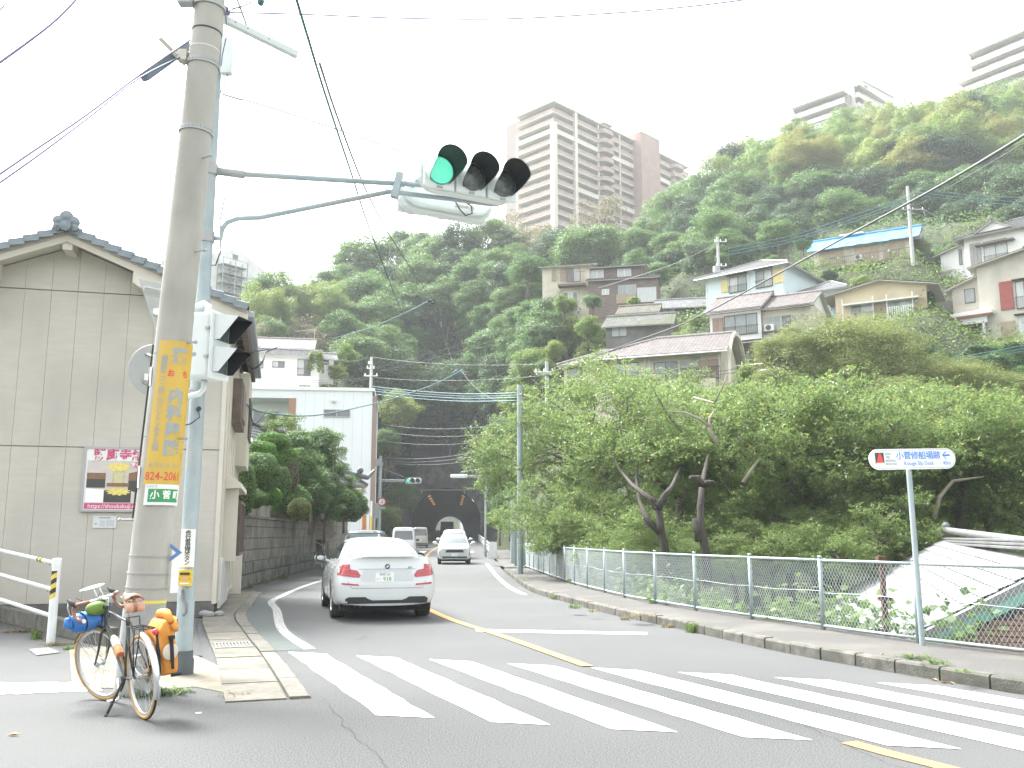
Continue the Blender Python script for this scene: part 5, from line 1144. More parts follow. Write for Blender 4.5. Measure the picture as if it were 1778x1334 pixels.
def leaf_bed(name,mat,boxes,n,size,aspect,seed,label=None,cat=None,kind=None,parent=None):
 """leaves spread over the surface of boxes (centre, half sizes, rz)"""
 rs=np.random.default_rng(seed);Cs=[];Ns=[];tot=sum(b[1][0]*b[1][1]*b[1][2]for b in boxes)**1.0
 for c,hs_,rz in boxes:
  m=int(n*(hs_[0]*hs_[1]*hs_[2])/tot);d=sph(m,rs);d[:,2]=np.abs(d[:,2])*1.0
  q=np.sign(d)*np.abs(d)**.55;q*=(rs.uniform(.82,1.05,(m,1))+.06*np.sin(q[:,:1]*9+seed)+.06*np.sin(q[:,2:3]*7));q*=np.array([hs_]);ca,sa=math.cos(rz),math.sin(rz)
  Cs.append(np.stack([q[:,0]*ca-q[:,1]*sa+c[0],q[:,0]*sa+q[:,1]*ca+c[1],q[:,2]+c[2]],1));dn=d*1.0;Ns.append(np.stack([dn[:,0]*ca-dn[:,1]*sa,dn[:,0]*sa+dn[:,1]*ca,dn[:,2]+.3],1)+rs.normal(size=(m,3))*.4)
 V,F=leaves(np.concatenate(Cs),np.concatenate(Ns),size,aspect,rs);me=npmesh(name,V,F);me.materials.append(mat)
 o=bpy.data.objects.new(name,me);COL.objects.link(o);tag(o,label,cat,kind=kind)
 if parent:o.parent=parent
 return o
a=at(1655,612,62);b=at(1815,600,60);c=(a+b)/2
leaf_bed('ivy_hedge',LM['ivy'],[((c.x,c.y,c.z-1.2),((b-a).length/2,.7,1.4),math.atan2(b.y-a.y,b.x-a.x))],9000,.2,.8,31,'deep green ivy covered hedge below the stained cream house','hedge')
cp(a.x,a.y,a.z-3);cp(b.x,b.y,b.z-3)
p=YH.o+YH.u*(YH.L*.78)+YH.w*(-.35);q0=at(1588,575,p.y)
leaf_bed('ivy',LM['ivy'],[((q0.x,q0.y,q0.z-.6),(1.7,.5,1.3),YH.rz),((q0.x+1.35,q0.y-.2,q0.z+1.2),(.35,.35,1.9),YH.rz)],5000,.2,.8,32,'ivy climbing the corner and base of the yellow gabled house','ivy')
q0=at(560,612,85.5);leaf_bed('creeper',LM['bright'],[((q0.x-.6,q0.y,q0.z-2.0),(.7,.5,2.0),0),((q0.x+.4,q0.y+1.5,q0.z-4.5),(.9,.6,1.6),0)],2600,.22,.8,33,'creeper hanging on the corner of the plain white house','creeper')
# ---- terrain
xs=np.unique(np.round(np.concatenate([np.arange(-260,-30,5),np.arange(-30,36,1.5),np.arange(36,120,3),np.arange(120,321,6)]),2))
ys=np.unique(np.round(np.concatenate([np.arange(-60,4,4),np.arange(4,60,1.5),np.arange(60,128,3),np.array([129.3,131.3]),np.arange(134,326,4),np.array([329.0,331.2]),np.arange(334,420,8)]),2))
for q in[(1000,415,245),(1200,330,285),(930,420,250)]:p_=at(*q);cp(p_.x,p_.y,p_.z-4)
for q in[(1400,215,232),(1600,165,228),(1780,150,205)]:p_=at(*q);cp(p_.x,p_.y,p_.z-6)
for q in[(-60,180,40),(-120,120,25),(-150,220,60),(-50,250,60),(0,300,70),(-12,322,14),(60,330,90),(160,300,95),(250,200,80),(250,80,20),(-10,345,.5),(-60,350,2),(60,390,5),(-10,400,.5),(-250,50,10),(-250,300,20),(-9,140,17),(-14,138,16),(-3,138,16),(-9,200,50),(-12,270,55)]:cp(*q)
CPA=np.array(CP)
GX,GY=np.meshgrid(xs,ys);pts=np.stack([GX.ravel(),GY.ravel()],1);hz=np.zeros(len(pts))
for s0 in range(0,len(pts),4000):
 d2=((pts[s0:s0+4000,None,:]-CPA[None,:,:2])**2).sum(2)+1.5;w_=1/d2**1.6;hz[s0:s0+4000]=(w_*CPA[None,:,2]).sum(1)/w_.sum(1)
def corridor(x,y):
 """signed distance inside the road corridor"""
 if y>130:c=-9.25-12.8*(y-130)/200;return 6.4-abs(x-c)
 if y<9:return 1.0 if x<14-(max(0,y-2)*.9)else-1.0
 l=min(yx(LEDGE,y)-(2.6 if y<60 else 1.2),-9.5 if y<19 else 9);r=max(yx(REDGE[8:],y),yx(FENCE,y)if y<41 else-9)+(.15 if y<39 else 3.4 if y<62 else 2.2)
 return min(x-l,r-x)
for i,(x,y)in enumerate(pts):
 if y>130 and y<330:continue
 c=corridor(x,y)
 if c>0:hz[i]=min(hz[i],road_z(min(y,131))-.12)
 elif c>-2.5 and x<0 and y>9:hz[i]=min(hz[i],road_z(min(y,131))-.1+max(0,-c)*.9+(0.2 if y>60 else 0))
nx=len(xs);F=[]
for j in range(len(ys)-1):
 for i in range(nx-1):
  cx_,cy_=(xs[i]+xs[i+1])/2,(ys[j]+ys[j+1])/2
  if(128<cy_<131.4 or 326<cy_<331.3)and abs(cx_-(-9.25-12.8*max(0,cy_-130)/200))<8.0:continue
  F.append((j*nx+i,j*nx+i+1,(j+1)*nx+i+1,(j+1)*nx+i))
TV=np.stack([pts[:,0],pts[:,1],hz],1);tm_=npmesh('terrain',TV,F);tm_.materials.append(SOIL)
TERR=bpy.data.objects.new('terrain',tm_);COL.objects.link(TERR);TERR['kind']='structure';tm_.shade_smooth()
BVT=BVHTree.FromPolygons([Vector(v)for v in TV],[tuple(f)for f in F])
def ground_z(x,y,d=0.0):
 h_=BVT.ray_cast(Vector((x,y,400)),Vector((0,0,-1)));return h_[0].z if h_[0]is not None else d
far=MB();far.quad((-1500,-800,-8),(1500,-800,-8),(1500,2200,-8),(-1500,2200,-8));fo=far.build('ground',SOIL);fo['kind']='structure'
rs=np.random.default_rng(77);n=230000
ux=rs.uniform(-75,130,n);uy=44+191*rs.uniform(0,1,n)**1.5;keep=np.abs(ux)<uy*.62+6;ux,uy=ux[keep],uy[keep]
ok=np.array([corridor(a,b)<-.6 or b>133 for a,b in zip(ux,uy)]);ux,uy=ux[ok],uy[ok]
ix=np.clip(np.searchsorted(xs,ux)-1,0,nx-2);iy=np.clip(np.searchsorted(ys,uy)-1,0,len(ys)-2);H2=hz.reshape(len(ys),nx)
fx_=(ux-xs[ix])/(xs[ix+1]-xs[ix]);fy_=(uy-ys[iy])/(ys[iy+1]-ys[iy])
uz=(H2[iy,ix]*(1-fx_)+H2[iy,ix+1]*fx_)*(1-fy_)+(H2[iy+1,ix]*(1-fx_)+H2[iy+1,ix+1]*fx_)*fy_
C=np.stack([ux,uy,uz+rs.uniform(0,1,len(ux))**1.5*1.6],1);V,Fq=leaves(C,rs.normal(size=C.shape)*.6+np.array([[0,-.2,1]]),np.clip(uy/270,.2,.6)[:,None],.6,rs);me=npmesh('undergrowth',V,Fq);me.materials.append(LM['green'])
o=bpy.data.objects.new('undergrowth',me);COL.objects.link(o);o['kind']='stuff';o['label']='green undergrowth covering the hillside between trees and houses';o['category']='undergrowth'
n=110000;hx=rs.uniform(6,78,n);hy=rs.uniform(44,112,n);kp=np.abs(hx)<hy*.6+3;hx,hy=hx[kp],hy[kp];hm_=.5+.5*np.sin(hx*.9+np.sin(hy*.7)*2)*np.sin(hy*.8+1.3)
ix=np.clip(np.searchsorted(xs,hx)-1,0,nx-2);iy=np.clip(np.searchsorted(ys,hy)-1,0,len(ys)-2);fx_=(hx-xs[ix])/(xs[ix+1]-xs[ix]);fy_=(hy-ys[iy])/(ys[iy+1]-ys[iy]);hz2=(H2[iy,ix]*(1-fx_)+H2[iy,ix+1]*fx_)*(1-fy_)+(H2[iy+1,ix]*(1-fx_)+H2[iy+1,ix+1]*fx_)*fy_
C=np.stack([hx,hy,hz2+rs.uniform(0,1,len(hx))*(.25+1.1*hm_)],1);V,Fq=leaves(C,rs.normal(size=C.shape)*.6+np.array([[0,-.3,1]]),.27,.6,rs);me=npmesh('ground_cover',V,Fq);me.materials.append(LM['bright'])
o=bpy.data.objects.new('ground_cover',me);COL.objects.link(o);tag(o,'leafy ground cover on the banks between the hillside houses','ground cover',kind='stuff')
# ---- cherry trees beyond the fence
def cherry_mesh(seed,ntw=2600,per=13,R_=4.2):
 rs=np.random.default_rng(seed);nb=46;d=sph(nb*3,rs);d=d[d[:,2]>-.62][:nb];bc=d*rs.uniform(.42,.95,(nb,1))*np.array([[R_,R_,R_*.78]])
 tw=[];
 for k in range(ntw):
  b=bc[rs.integers(nb)];e=sph(1,rs)[0];tw.append(b+e*rs.uniform(.2,1.0)*np.array([1.1,1.1,.75])*1.05)
 tw=np.array(tw);dr=sph(ntw,rs);dr[:,2]=np.abs(dr[:,2])*.5;t=np.linspace(0,1,per);ln=rs.uniform(.3,.75,(ntw,1))
 C=(tw[:,None,:]+dr[:,None,:]*(ln[:,:,None]*t[None,:,None])).reshape(-1,3);C=C+rs.normal(size=C.shape)*.05;C[:,2]-=.06
 N=rs.normal(size=C.shape)*.6+np.array([[0,0,.8]]);V,F=leaves(C,N,.125,.44,rs,droop=1.1,fold=.25);me=npmesh('crown',V,F);me.materials.append(LM['cherry']);return me,bc
def cherry_trunk(bc,seed,fork,lean,base=-5.0):
 r_=random.Random(seed);mb=MB();f0=Vector((lean*.4,0,fork))
 mb.tube([(0,0,base),(lean*.15,.1,base*.6+fork*.4),f0],[.24,.2,.17],8)
 for s_ in(-1,1):
  e=f0+Vector((s_*r_.uniform(.9,1.6),r_.uniform(-.6,.6),r_.uniform(1.2,1.9)));mb.tube([f0,f0.lerp(e,.5)+Vector((s_*.25,0,-.12)),e],[.15,.125,.10],7)
  for i in r_.sample(range(len(bc)),9):
   c=Vector(bc[i]);m=e.lerp(c,.55)+Vector((r_.uniform(-.3,.3),r_.uniform(-.3,.3),r_.uniform(-.1,.35)));mb.tube([e,e.lerp(m,.5)+Vector((0,0,.1)),m,c],[.085,.06,.04,.015],5)
 me=mb.mesh('trunk');me.materials.append(BARK);me.shade_smooth();return me
CH=[]
for k in range(3):me,bc=cherry_mesh(900+k);CH.append((me,[cherry_trunk(bc,10*k+j,fk,ln)for j,(fk,ln)in enumerate(((-1.6,.8),(-2.2,-.5)))]))
bark_tags=['leftmost cherry tree, crown leaning over the pavement by the slim grey pole','tall cherry tree behind the start of the chain link fence','cherry tree with dark forked trunk rising behind the middle of the fence','cherry tree with twisted dark twin stems right of the forked one','cherry tree behind the fence left of the blue lettered signpost','cherry tree directly behind the blue lettered signpost','cherry tree above the ridge of the pale tiled roof','rightmost cherry tree at the picture edge','low cherry tree filling the gap under the slim grey pole','low cherry tree behind the middle fence posts','low cherry tree at the lower corner of the pale roof','cherry tree in the back row below the cream hillside house','cherry tree in the back row below the broad mimosa','cherry tree in the back row below the ivy hedge','shaded cherry tree deep behind the forked trunk','low leafy cherry growth at the foot of the forked stem','low leafy cherry growth right of the upright stem','low leafy cherry growth left of the pale tiled roof','low leafy cherry growth behind the far fence posts','cherry tree filling the shade behind the signpost on its left','cherry tree filling the shade between signpost and tiled roof','cherry tree standing behind the ridge of the tiled roof','cherry tree deep in the shade behind the upright stem','leafy sucker growth behind the far end of the fence','leafy sucker growth left of the forked stem foot','leafy sucker growth between the two dark stems','leafy sucker growth behind the fence well left of the tiled roof','leafy sucker growth at the left corner of the pale tiled roof','leafy sucker growth just right of the upright stem foot']
for i,(px,py,Y,r,zs)in enumerate(((945,800,37,3.5,1),(1040,748,35,3.7,1),(1165,790,30.5,3.7,1),(1300,795,29,3.9,1),(1430,805,29,3.8,.95),(1545,790,28,3.6,.95),(1665,800,29,3.7,.9),(1785,815,28,3.6,.9),(985,905,31,2.4,.9),(1210,905,33,3.0,.9),(1420,925,30,2.8,.8),(1180,735,41,3.6,.9),(1390,745,40,3.7,.85),(1600,765,40,4.0,.85),(1070,880,38,3.2,1),(1130,945,27,2.2,.8),(1290,935,27,2.4,.8),(1510,935,26,2.4,.8),(1060,925,29,2.2,.85),(1370,870,33,3.3,.9),(1560,880,33,3.3,.9),(1720,880,31,3.2,.8),(1250,850,36,3.4,.9),(1010,945,29,1.7,.8),(1095,968,26,1.5,.8),(1190,985,25.5,1.5,.8),(1345,965,25,1.7,.8),(1455,968,24,1.6,.8),(1275,985,25,1.4,.8))):
 P=at(px,py,Y);me,tms=CH[i%3];k=r/4.2
 t=thing('cherry_tree',bark_tags[i],'cherry tree',(P.x,P.y,P.z-5*k*zs),random.uniform(0,6.28)if i not in(2,3)else(0.2,.9)[i-2]);t.scale=(k,k,k*zs)
 for nm,m_ in(('crown',me),('trunk',tms[i%2])):
  o=bpy.data.objects.new(nm,m_);COL.objects.link(o);o.parent=t;o.location=(0,0,5.0)
BARKD=M_('bark_cherry',(.026,.022,.018),(.055,.048,.04),9,.95,bump=.9,bscale=16,stretch=(1,1,.4))
def seen_trunk(name,lb,pts,rad,extra=()):
 T=thing(name,lb,'tree trunk',at(*pts[0]));mb=MB();mb.tube([at(*p)for p in pts],rad,9);mb.build('stem',BARKD,T,world=True,smooth=True)
 for e,re_ in extra:mb=MB();mb.tube([at(*p)for p in e],re_,7);mb.build('limb',BARKD,T,world=True,smooth=True)
seen_trunk('tree_trunk','dark Y shaped cherry stem showing under the leaves',[(1160,1010,24.5),(1155,960,24.5),(1148,920,24.5),(1143,880,24.4)],[.14,.12,.10,.09],[([(1143,882,24.4),(1155,860,24.3),(1166,846,25),(1180,815,27.5),(1200,780,30)],[.11,.09,.06,.045,.02]),([(1143,882,24.4),(1132,868,24.5),(1120,860,24.6),(1098,842,26),(1075,815,28.5),(1060,780,30)],[.11,.09,.07,.05,.04,.02]),([(1146,925,24.5),(1122,900,24.6),(1110,870,26),(1104,830,28),(1110,790,30)],[.10,.08,.05,.04,.02])])
seen_trunk('tree_trunk','dark upright cherry stem with a cut side branch near the middle of the fence',[(1228,1015,24),(1226,960,24),(1218,920,24),(1216,880,24),(1219,840,24.6),(1230,790,27),(1226,750,29)],[.13,.12,.10,.09,.07,.05,.03],[([(1219,842,24),(1212,830,23.9),(1198,830,23.8)],[.10,.08,.06]),([(1219,842,24),(1230,838,23.9),(1240,837,23.8)],[.09,.07,.05]),([(1214,940,24),(1206,900,24.1)],[.12,.08])])
for i,(pts,rad)in enumerate((([(1246,772,25),(1232,745,25),(1232,728,25),(1240,712,25)],[.05,.045,.035,.02]),([(1234,742,25),(1215,728,25),(1190,717,25),(1160,714,25)],[.05,.04,.03,.015]),([(1290,838,26),(1305,815,26),(1318,798,26)],[.06,.05,.03]),([(1520,940,25),(1536,905,25),(1556,890,25)],[.05,.04,.02]),([(1622,900,26),(1632,862,26),(1655,835,26),(1708,828,26)],[.07,.06,.05,.02]),([(1205,690,26),(1240,700,25.5),(1255,672,25),(1262,650,25)],[.03,.03,.025,.012]))):
 lbs=['bare crooked twig fork in the cherry leaves above the upright stem','long bare pale branch reaching left out of the cherry leaves','short pale broken branch among the cherry leaves','thin V shaped dead branch behind the signpost','long pale arching dead branch above the tiled roof','bare twig sticking up in front of the cream hillside house']
 mb=MB();mb.tube([at(*p)for p in pts],rad,6);o=mb.build('bare_branch',BARKL,None,smooth=True);tag(o,lbs[i],'branch')
rs=np.random.default_rng(5);Cs=[]
for k in range(60):
 s=rs.uniform(6,24);(p,d)=lerp_poly(offset_poly(FENCE,-.9),s);c=np.array([p[0]+rs.uniform(-.5,.9),p[1]+rs.uniform(-.4,.4),rs.uniform(-.5,.25)]);Cs.append(c+rs.normal(size=(90,3))*np.array([.28,.28,.22]))
C=np.concatenate(Cs);V,F_=leaves(C,rs.normal(size=C.shape)*.5+np.array([[0,0,1]]),.16,.8,rs);me=npmesh('weeds',V,F_);me.materials.append(LM['weed']);o=bpy.data.objects.new('weeds',me);COL.objects.link(o);tag(o,'light green broad leaved weeds growing behind the chain link fence','weeds',kind='stuff')
# ---- garden on the left
def topiary(px,py,Y,rx,rz,label,mat='hedge',n=5000,leaf=.06,name='clipped_bush',half=False):
 P=at(px,py,Y);T=thing(name,label,'bush',(P.x,P.y,P.z-rz))
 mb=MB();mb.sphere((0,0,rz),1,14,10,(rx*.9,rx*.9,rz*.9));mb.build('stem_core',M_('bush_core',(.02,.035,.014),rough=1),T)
 rs=np.random.default_rng(int(px*7+py));d=sph(n,rs)
 if half:d[:,2]=np.abs(d[:,2])
 C=d*np.array([[rx,rx,rz]])*(rs.uniform(.9,1.04,(n,1))+.035*np.sin(d[:,:1]*8+px)+.03*np.sin(d[:,2:3]*9+py))+np.array([[0,0,rz]]);V,F=leaves(C,d+rs.normal(size=d.shape)*.5,leaf,.55,rs);me=npmesh('foliage',V,F);me.materials.append(LM[mat]);o=bpy.data.objects.new('foliage',me);COL.objects.link(o);o.parent=T
topiary(450,823,28,.66,.62,'large round clipped dark green bush behind the garden wall',n=9000,leaf=.065);topiary(448,788,31,.62,.45,'bright green mounded pine cushion behind the round bush','hedgeb',7000,.075);topiary(472,768,33,.6,.35,'higher bright green pine cushion behind the garden wall','hedgeb',6000,.075)
topiary(488,842,31,.34,.6,'narrow green bush right of the round clipped one','hedge',4000);topiary(440,866,27,.42,.27,'small low clipped bush on the garden wall','hedge',4500);topiary(470,862,29,.35,.28,'bright green low cushion on the wall beside the small clipped bush','hedgeb',3500);topiary(520,884,32,.40,.38,'pale variegated round shrub at the end of the light blocks','mimosa',4500,.06);topiary(498,800,33,.35,.5,'yellow green cushion beside the high pine cushion','hedgeb',3500,.07);topiary(422,850,26,.34,.8,'upright dark bush beside the beige house','hedge',4000)
topiary(500,826,33,.4,.75,'brownish green upright shrub between the round bush and the loose shrubs','brown',4000,.06)
variants('shrub','hedge','round',2,1000,nclump=30,nleaf=260,size=.34,aspect=.55);variants('shrubb','weed','round',1,1100,nclump=24,nleaf=160,size=.34,aspect=.6)
for(px,py,Y,rp,kd,lb)in((520,790,37,46,'shrub','loose dark leaved shrub in the middle of the garden'),(552,782,40,42,'shrub','tall glossy shrub in front of the modern white building'),(500,750,40,34,'shrubb','pale flowering bush under the brown post of the white building'),(582,775,43,24,'shrubb','slim leafy tree rising against the white wall'),(540,850,36,42,'shrub','dense dark shrub above the end of the garden wall'),(565,880,42,34,'shrub','dark green shrub hanging over the steps'),(598,870,46,30,'shrub','low shrub over the dark grey garden wall'),(585,830,45,30,'shrub','shrub beneath the curled temple roof tip'),(470,735,42,22,'shrubb','bright shrub top beside the temple roof'),(610,850,50,22,'brown','reddish shrub against the foot of the white building'),(622,850,51,16,'shrubb','white speckled shrub right of the temple roof tip')):
 tree(kd,at(px,py,Y),rp*1.05*Y/1600,lb,name='garden_shrub',cat='shrub')
for(px,py,Y,rx,rz,lb,mt)in((502,868,33.5,.75,.55,'low spreading shrub filling the bed behind the light blocks','hedge'),(535,868,37,.8,.7,'leafy low shrub behind the end of the garden wall','green'),(560,850,41,.8,.9,'shrub filling the bed under the tall glossy shrub','hedge'),(585,872,44,.9,.8,'dense low shrub behind the steps','green'),(608,878,48,.9,.8,'low shrub behind the dark grey garden wall','hedge'),(515,815,36,.7,.8,'bushy shrub behind the brownish upright one','green'),(545,805,40,.8,.9,'shrub between the cycads and the pine cushions','hedge')):
 topiary(px,py,Y,rx,rz,lb,mt,4200,.13,'garden_shrub')
def cycad(px,py,Y,r,label):
 P=at(px,py,Y);T=thing('cycad_palm',label,'palm',(P.x,P.y,P.z-1.6));rs=np.random.default_rng(int(px));mb=MB();mb.tube([(0,0,0),(.05,0,.8),(0,0,1.6)],[.13,.12,.14],8);mb.build('trunk',BARK,T)
 me=None
 for k in range(22):
  a=2*PI*k/22+rs.uniform(-.1,.1);up=rs.uniform(.3,1.0);pts=[]
  for t in np.linspace(0,1,12):pts.append((math.cos(a)*r*t*(1.1-.25*up),math.sin(a)*r*t*(1.1-.25*up),1.6+up*r*t*1.1-r*1.0*t*t))
  m=MB()
  for i in range(11):
   p,q=Vector(pts[i]),Vector(pts[i+1]);d=(q-p).normalized();s_=d.cross(Vector((0,0,1))).normalized();wd=r*.22*(math.sin(PI*min(1,(i+1.5)/12))**.6)
   for sg in(-1,1):
    for jj in(0,.5):b_=p.lerp(q,jj);m.add([b_,b_+s_*sg*wd+d*wd*.5+Vector((0,0,.05*r)),b_+d*.035],[(0,1,2)])
  m.tube(pts,.012,3);m.build('frond',LM['cycad'],T,fixn=False)
cycad(572,800,42,.95,'cycad palm in front of the tall glossy shrub');cycad(592,850,46,1.0,'lower cycad palm above the dark grey garden wall');cycad(560,835,40,.6,'small cycad between the two larger ones')
# ---- poles, signals, signs
PCONC=M_('pole_concrete',(0.33,0.325,0.285),(0.40,0.39,0.35),3,0.85,bump=0.25,bscale=50,stretch=(1,1,.25),c3=(0.26,0.255,0.215),s3=0.9)
PSTEEL=M_('pole_galvanised',(0.28,0.345,0.36),(0.34,0.405,0.42),5,0.55,0.25,c3=(0.34,0.36,0.355),s3=1.5)
SIGW=M_('signal_white',(0.62,0.67,0.66),(0.58,0.63,0.62),3,0.5)
BLK=M_('visor_black',(0.02,0.024,0.026),rough=0.6)
LENSD=M_('lens_dark',(0.06,0.075,0.075),(0.12,0.135,0.13),30,0.25)
LENSG=M_('lens_green',(0.02,0.16,0.12),rough=0.3,emit=(0.01,0.20,0.13),es=0.14)
LED=M_('led_green',(0.3,0.9,0.7),emit=(0.12,0.62,0.42),es=0.8)
SGREY=M_('sign_back',(0.36,0.38,0.375),(0.42,0.44,0.43),4,0.6,0.2)
BAND=M_('band_steel',(0.33,0.34,0.33),rough=0.5,metal=0.5)
CAB=M_('cable_black',(0.035,0.04,0.045),rough=0.7)
CABB=M_('cable_bluegreen',(0.05,0.13,0.14),rough=0.6)
CABV=M_('cable_violet',(0.13,0.13,0.22),rough=0.6)
CABG=M_('cable_grey',(0.13,0.14,0.14),rough=0.6)
PB=Vector((-3.63,9.25,0));LEAN=Vector((0.046,0,1)).normalized()
def pr(z):return 0.198-0.0062*z
def pc(z):return PB+LEAN*z
cpole=thing('utility_pole','thick concrete utility pole carrying the yellow clinic panel, bicycle leaning near its foot','utility pole',PB)
mb=MB();mb.cyl(pc(-.2),pc(11),pr(-.2),pr(11),32,False);mb.build('pole',PCONC,cpole,world=True,smooth=True)
def ring(T,z,h_,mat,o=.008,name='band',pcx=pc,prx=pr,n=32):
 mb=MB();mb.cyl(pcx(z),pcx(z+h_),prx(z)+o,prx(z+h_)+o,n);return mb.build(name,mat,T,world=True,smooth='auto')
def zpix(py,Y=9.25,px=300):return at(px,py,Y).z
for py,hh in((966,.012),(996,.012),(1021,.012)):ring(cpole,zpix(py),hh,BAND)
ring(cpole,zpix(1046),.03,M_('tape_yellow',(.62,.54,.10),rough=.6),.004,'tape')
mb=MB();mb.cyl(pc(0),pc(zpix(1048)),pr(0)+.003,pr(zpix(1048))+.003,32,False);mb.build('pole_base_coat',M_('pole_base',(.30,.31,.295),(.36,.37,.35),6,.85,bump=.3,bscale=60),cpole,world=True,smooth=True)
for py in(236,120):
 z=zpix(py,9.3);ring(cpole,z,.055,BAND,.014)
 mb=MB()
 for k in range(14):a=PI+PI*k/13;q=pc(z+.028)+Vector((math.cos(a),math.sin(a),0))*(pr(z)+.016);mb.sphere(q,.008,5,4)
 mb.build('band_stud',BAND,cpole,world=True)
ring(cpole,zpix(62,9.3),.015,CAB,.006);ring(cpole,zpix(20,9.3),.05,BAND,.02);ring(cpole,zpix(92,9.3),.008,FRW,.003)
for(py,a_)in((440,-25),(598,-25),(763,-25),(280,-35),(903,200)):
 z=zpix(py);a=R(a_);p=pc(z)+Vector((math.cos(a),math.sin(a),0))*pr(z);d=Vector((math.cos(a),math.sin(a),0));mb=MB();mb.cyl(p-d*.02,p+d*.13,.011,n=7);mb.sphere(p+d*.13,.02,7,5);mb.build('step_bolt',FRS,cpole,world=True)
mb=MB();z0,z1=zpix(900),zpix(600);a=R(200)
mb.tube([pc(z)+Vector((math.cos(a),math.sin(a),0))*(pr(z)+.012)for z in np.linspace(z0,z1,8)],.009,6);mb.build('earth_wire',CAB,cpole,world=True)
for(py0,py1,a_,wd,mt)in((640,672,213,.075,FRW),(810,848,215,.06,FRW)):
 z1,z0=zpix(py0),zpix(py1);a=R(a_);q=pc((z0+z1)/2)+Vector((math.cos(a),math.sin(a),0))*(pr(z0)+.006);mb=MB();mb.box(q,(wd,.006,z1-z0),M=Matrix.Rotation(a+PI/2,3,'Z'));mb.build('number_plate',mt,cpole,world=True)
def wrapped(T,z0,z1,a0,a1,mat,o=.018,th=.006,name='panel',n=18):
 mb=MB();vs=[]
 for k in range(n+1):
  a=a0+(a1-a0)*k/n
  for z,oo in((z0,o),(z1,o),(z0,o-th),(z1,o-th)):vs.append(pc(z)+Vector((math.cos(a),math.sin(a),0))*(pr(z)+oo))
 fs=[]
 for k in range(n):
  i=4*k;j=i+4;fs+=[(i,j,j+1,i+1),(i+2,i+3,j+3,j+2),(i,i+2,j+2,j),(i+1,j+1,j+3,i+3)]
 fs+=[(0,1,3,2),(4*n,4*n+2,4*n+3,4*n+1)]
 mb.add(vs,fs);return mb.build(name,mat,T,world=True,smooth='auto')
def wraptext(T,body,size,ac,zc,mat,bold=0,sx=1.0,o=.0195):
 def f(p):
  z=zc+p.y;r=pr(z)+o;a=ac+p.x/r;v=pc(z)+Vector((math.cos(a),math.sin(a),0))*(r+p.z);return v-T.location
 return text(T,body,size,None,mat,wrap=f,bold=bold,sx=sx)
z0,z1=zpix(843),zpix(597);A0,A1=R(-110),R(14)
ad=thing('clinic_sign','yellow clinic advertisement panel wrapped around the concrete pole','sign',pc(z0))
ADY=M_('ad_yellow',(.56,.37,.055),(.52,.35,.06),4,.4);ADG=M_('ad_grey',(.27,.32,.34),rough=.5);ADR=M_('ad_red',(.60,.07,.05),rough=.5)
wrapped(ad,z0,z1,A0,A1,ADY);H_=z1-z0;hz_=lambda t:z1-H_*t
amain=R(-44);aside=R(-88)
for ch,t,s_ in(('落',.115,.175),('内',.395,.165),('科',.515,.165),('医',.635,.165),('院',.755,.165)):wraptext(ad,ch,s_,amain,hz_(t),ADG,.006)
wraptext(ad,'お　ち',.075,amain,hz_(.235),ADR,.003)
for k,ch in enumerate('銅座町二ー二四'+'︵'+'ワシントンホテル前'+'︶'):wraptext(ad,ch,.066,aside,hz_(.13+k*.0385),ADG,.001)
wraptext(ad,'木下ビル２Ｆ',.058,R(-55),hz_(.872),ADG);wraptext(ad,'824-2061',.115,R(-55),hz_(.945),ADR,.001,sx=.85)
for py in(617,760,835):ring(cpole,zpix(py),.006,BAND,.004)
z0,z1=zpix(878),zpix(842.5)
gp=thing('town_plate','green and white town name plate below the yellow clinic panel','sign',pc(z0));wrapped(gp,z0,z1,R(-102),R(2),FRW,.024);wrapped(gp,z0+.03,z1-.045,R(-92),R(-6),M_('plate_green',(.035,.26,.09),rough=.4),.0255,.001,'green_field')
wraptext(gp,'小 菅 町',.088,R(-44),(z0+z1)/2-.005,WHT,.002,o=.0268);wraptext(gp,'・',.06,R(-84),z0+.06,WHT,o=.0268);wraptext(gp,'ながさき',.028,R(-84),z1-.022,M_('plate_greytext',(.3,.3,.3)),o=.0248)
SB=Vector((-3.6,10.43,0));spole=thing('signal_post','tall galvanised signal post with dark foot sleeve just behind the concrete pole','signal post',SB)
mb=MB();mb.cyl(SB,SB+Vector((0,0,8.6)),.095,.062,24,False);mb.build('post',PSTEEL,spole,world=True,smooth=True)
mb=MB();zt_=at(318,1130,10.4).z;zz=at(318,1146,10.4).z;mb.lathe([(.12,-.03),(.12,zz),(.108,zz+.02),(.105,zt_),(.096,zt_)],SB,n=24);mb.build('foot_sleeve',M_('sleeve_dark',(.07,.085,.09),rough=.6),spole,world=True,smooth='auto')
def srx(z):return.095-.0038*z
def sring(py,h_=.07,o=.012):z=at(370,py,10.43).z;mb=MB();mb.cyl(SB+Vector((0,0,z-h_/2)),SB+Vector((0,0,z+h_/2)),srx(z)+o,n=20);mb.build('clamp',BAND,spole,world=True,smooth='auto');return z
ARM=Vector((.93,.36,0)).normalized()
for py in(535,547,677):sring(py,.03)
zA=sring(295,.13,.016);zB=sring(412,.13,.016)
mb=MB();c=SB+Vector((.05,-.09,at(345,712,10.4).z));mb.lathe([(0,0),(.028,0),(.028,.05),(0,.06)],c,(.4,-.9,0),10);mb.tube([c+Vector((.01,-.03,-.01)),c+Vector((.04,-.06,-.1)),c+Vector((-.06,-.05,-.17)),c+Vector((-.15,.02,-.18))],.008,5);mb.build('cable_gland',CAB,spole,world=True)
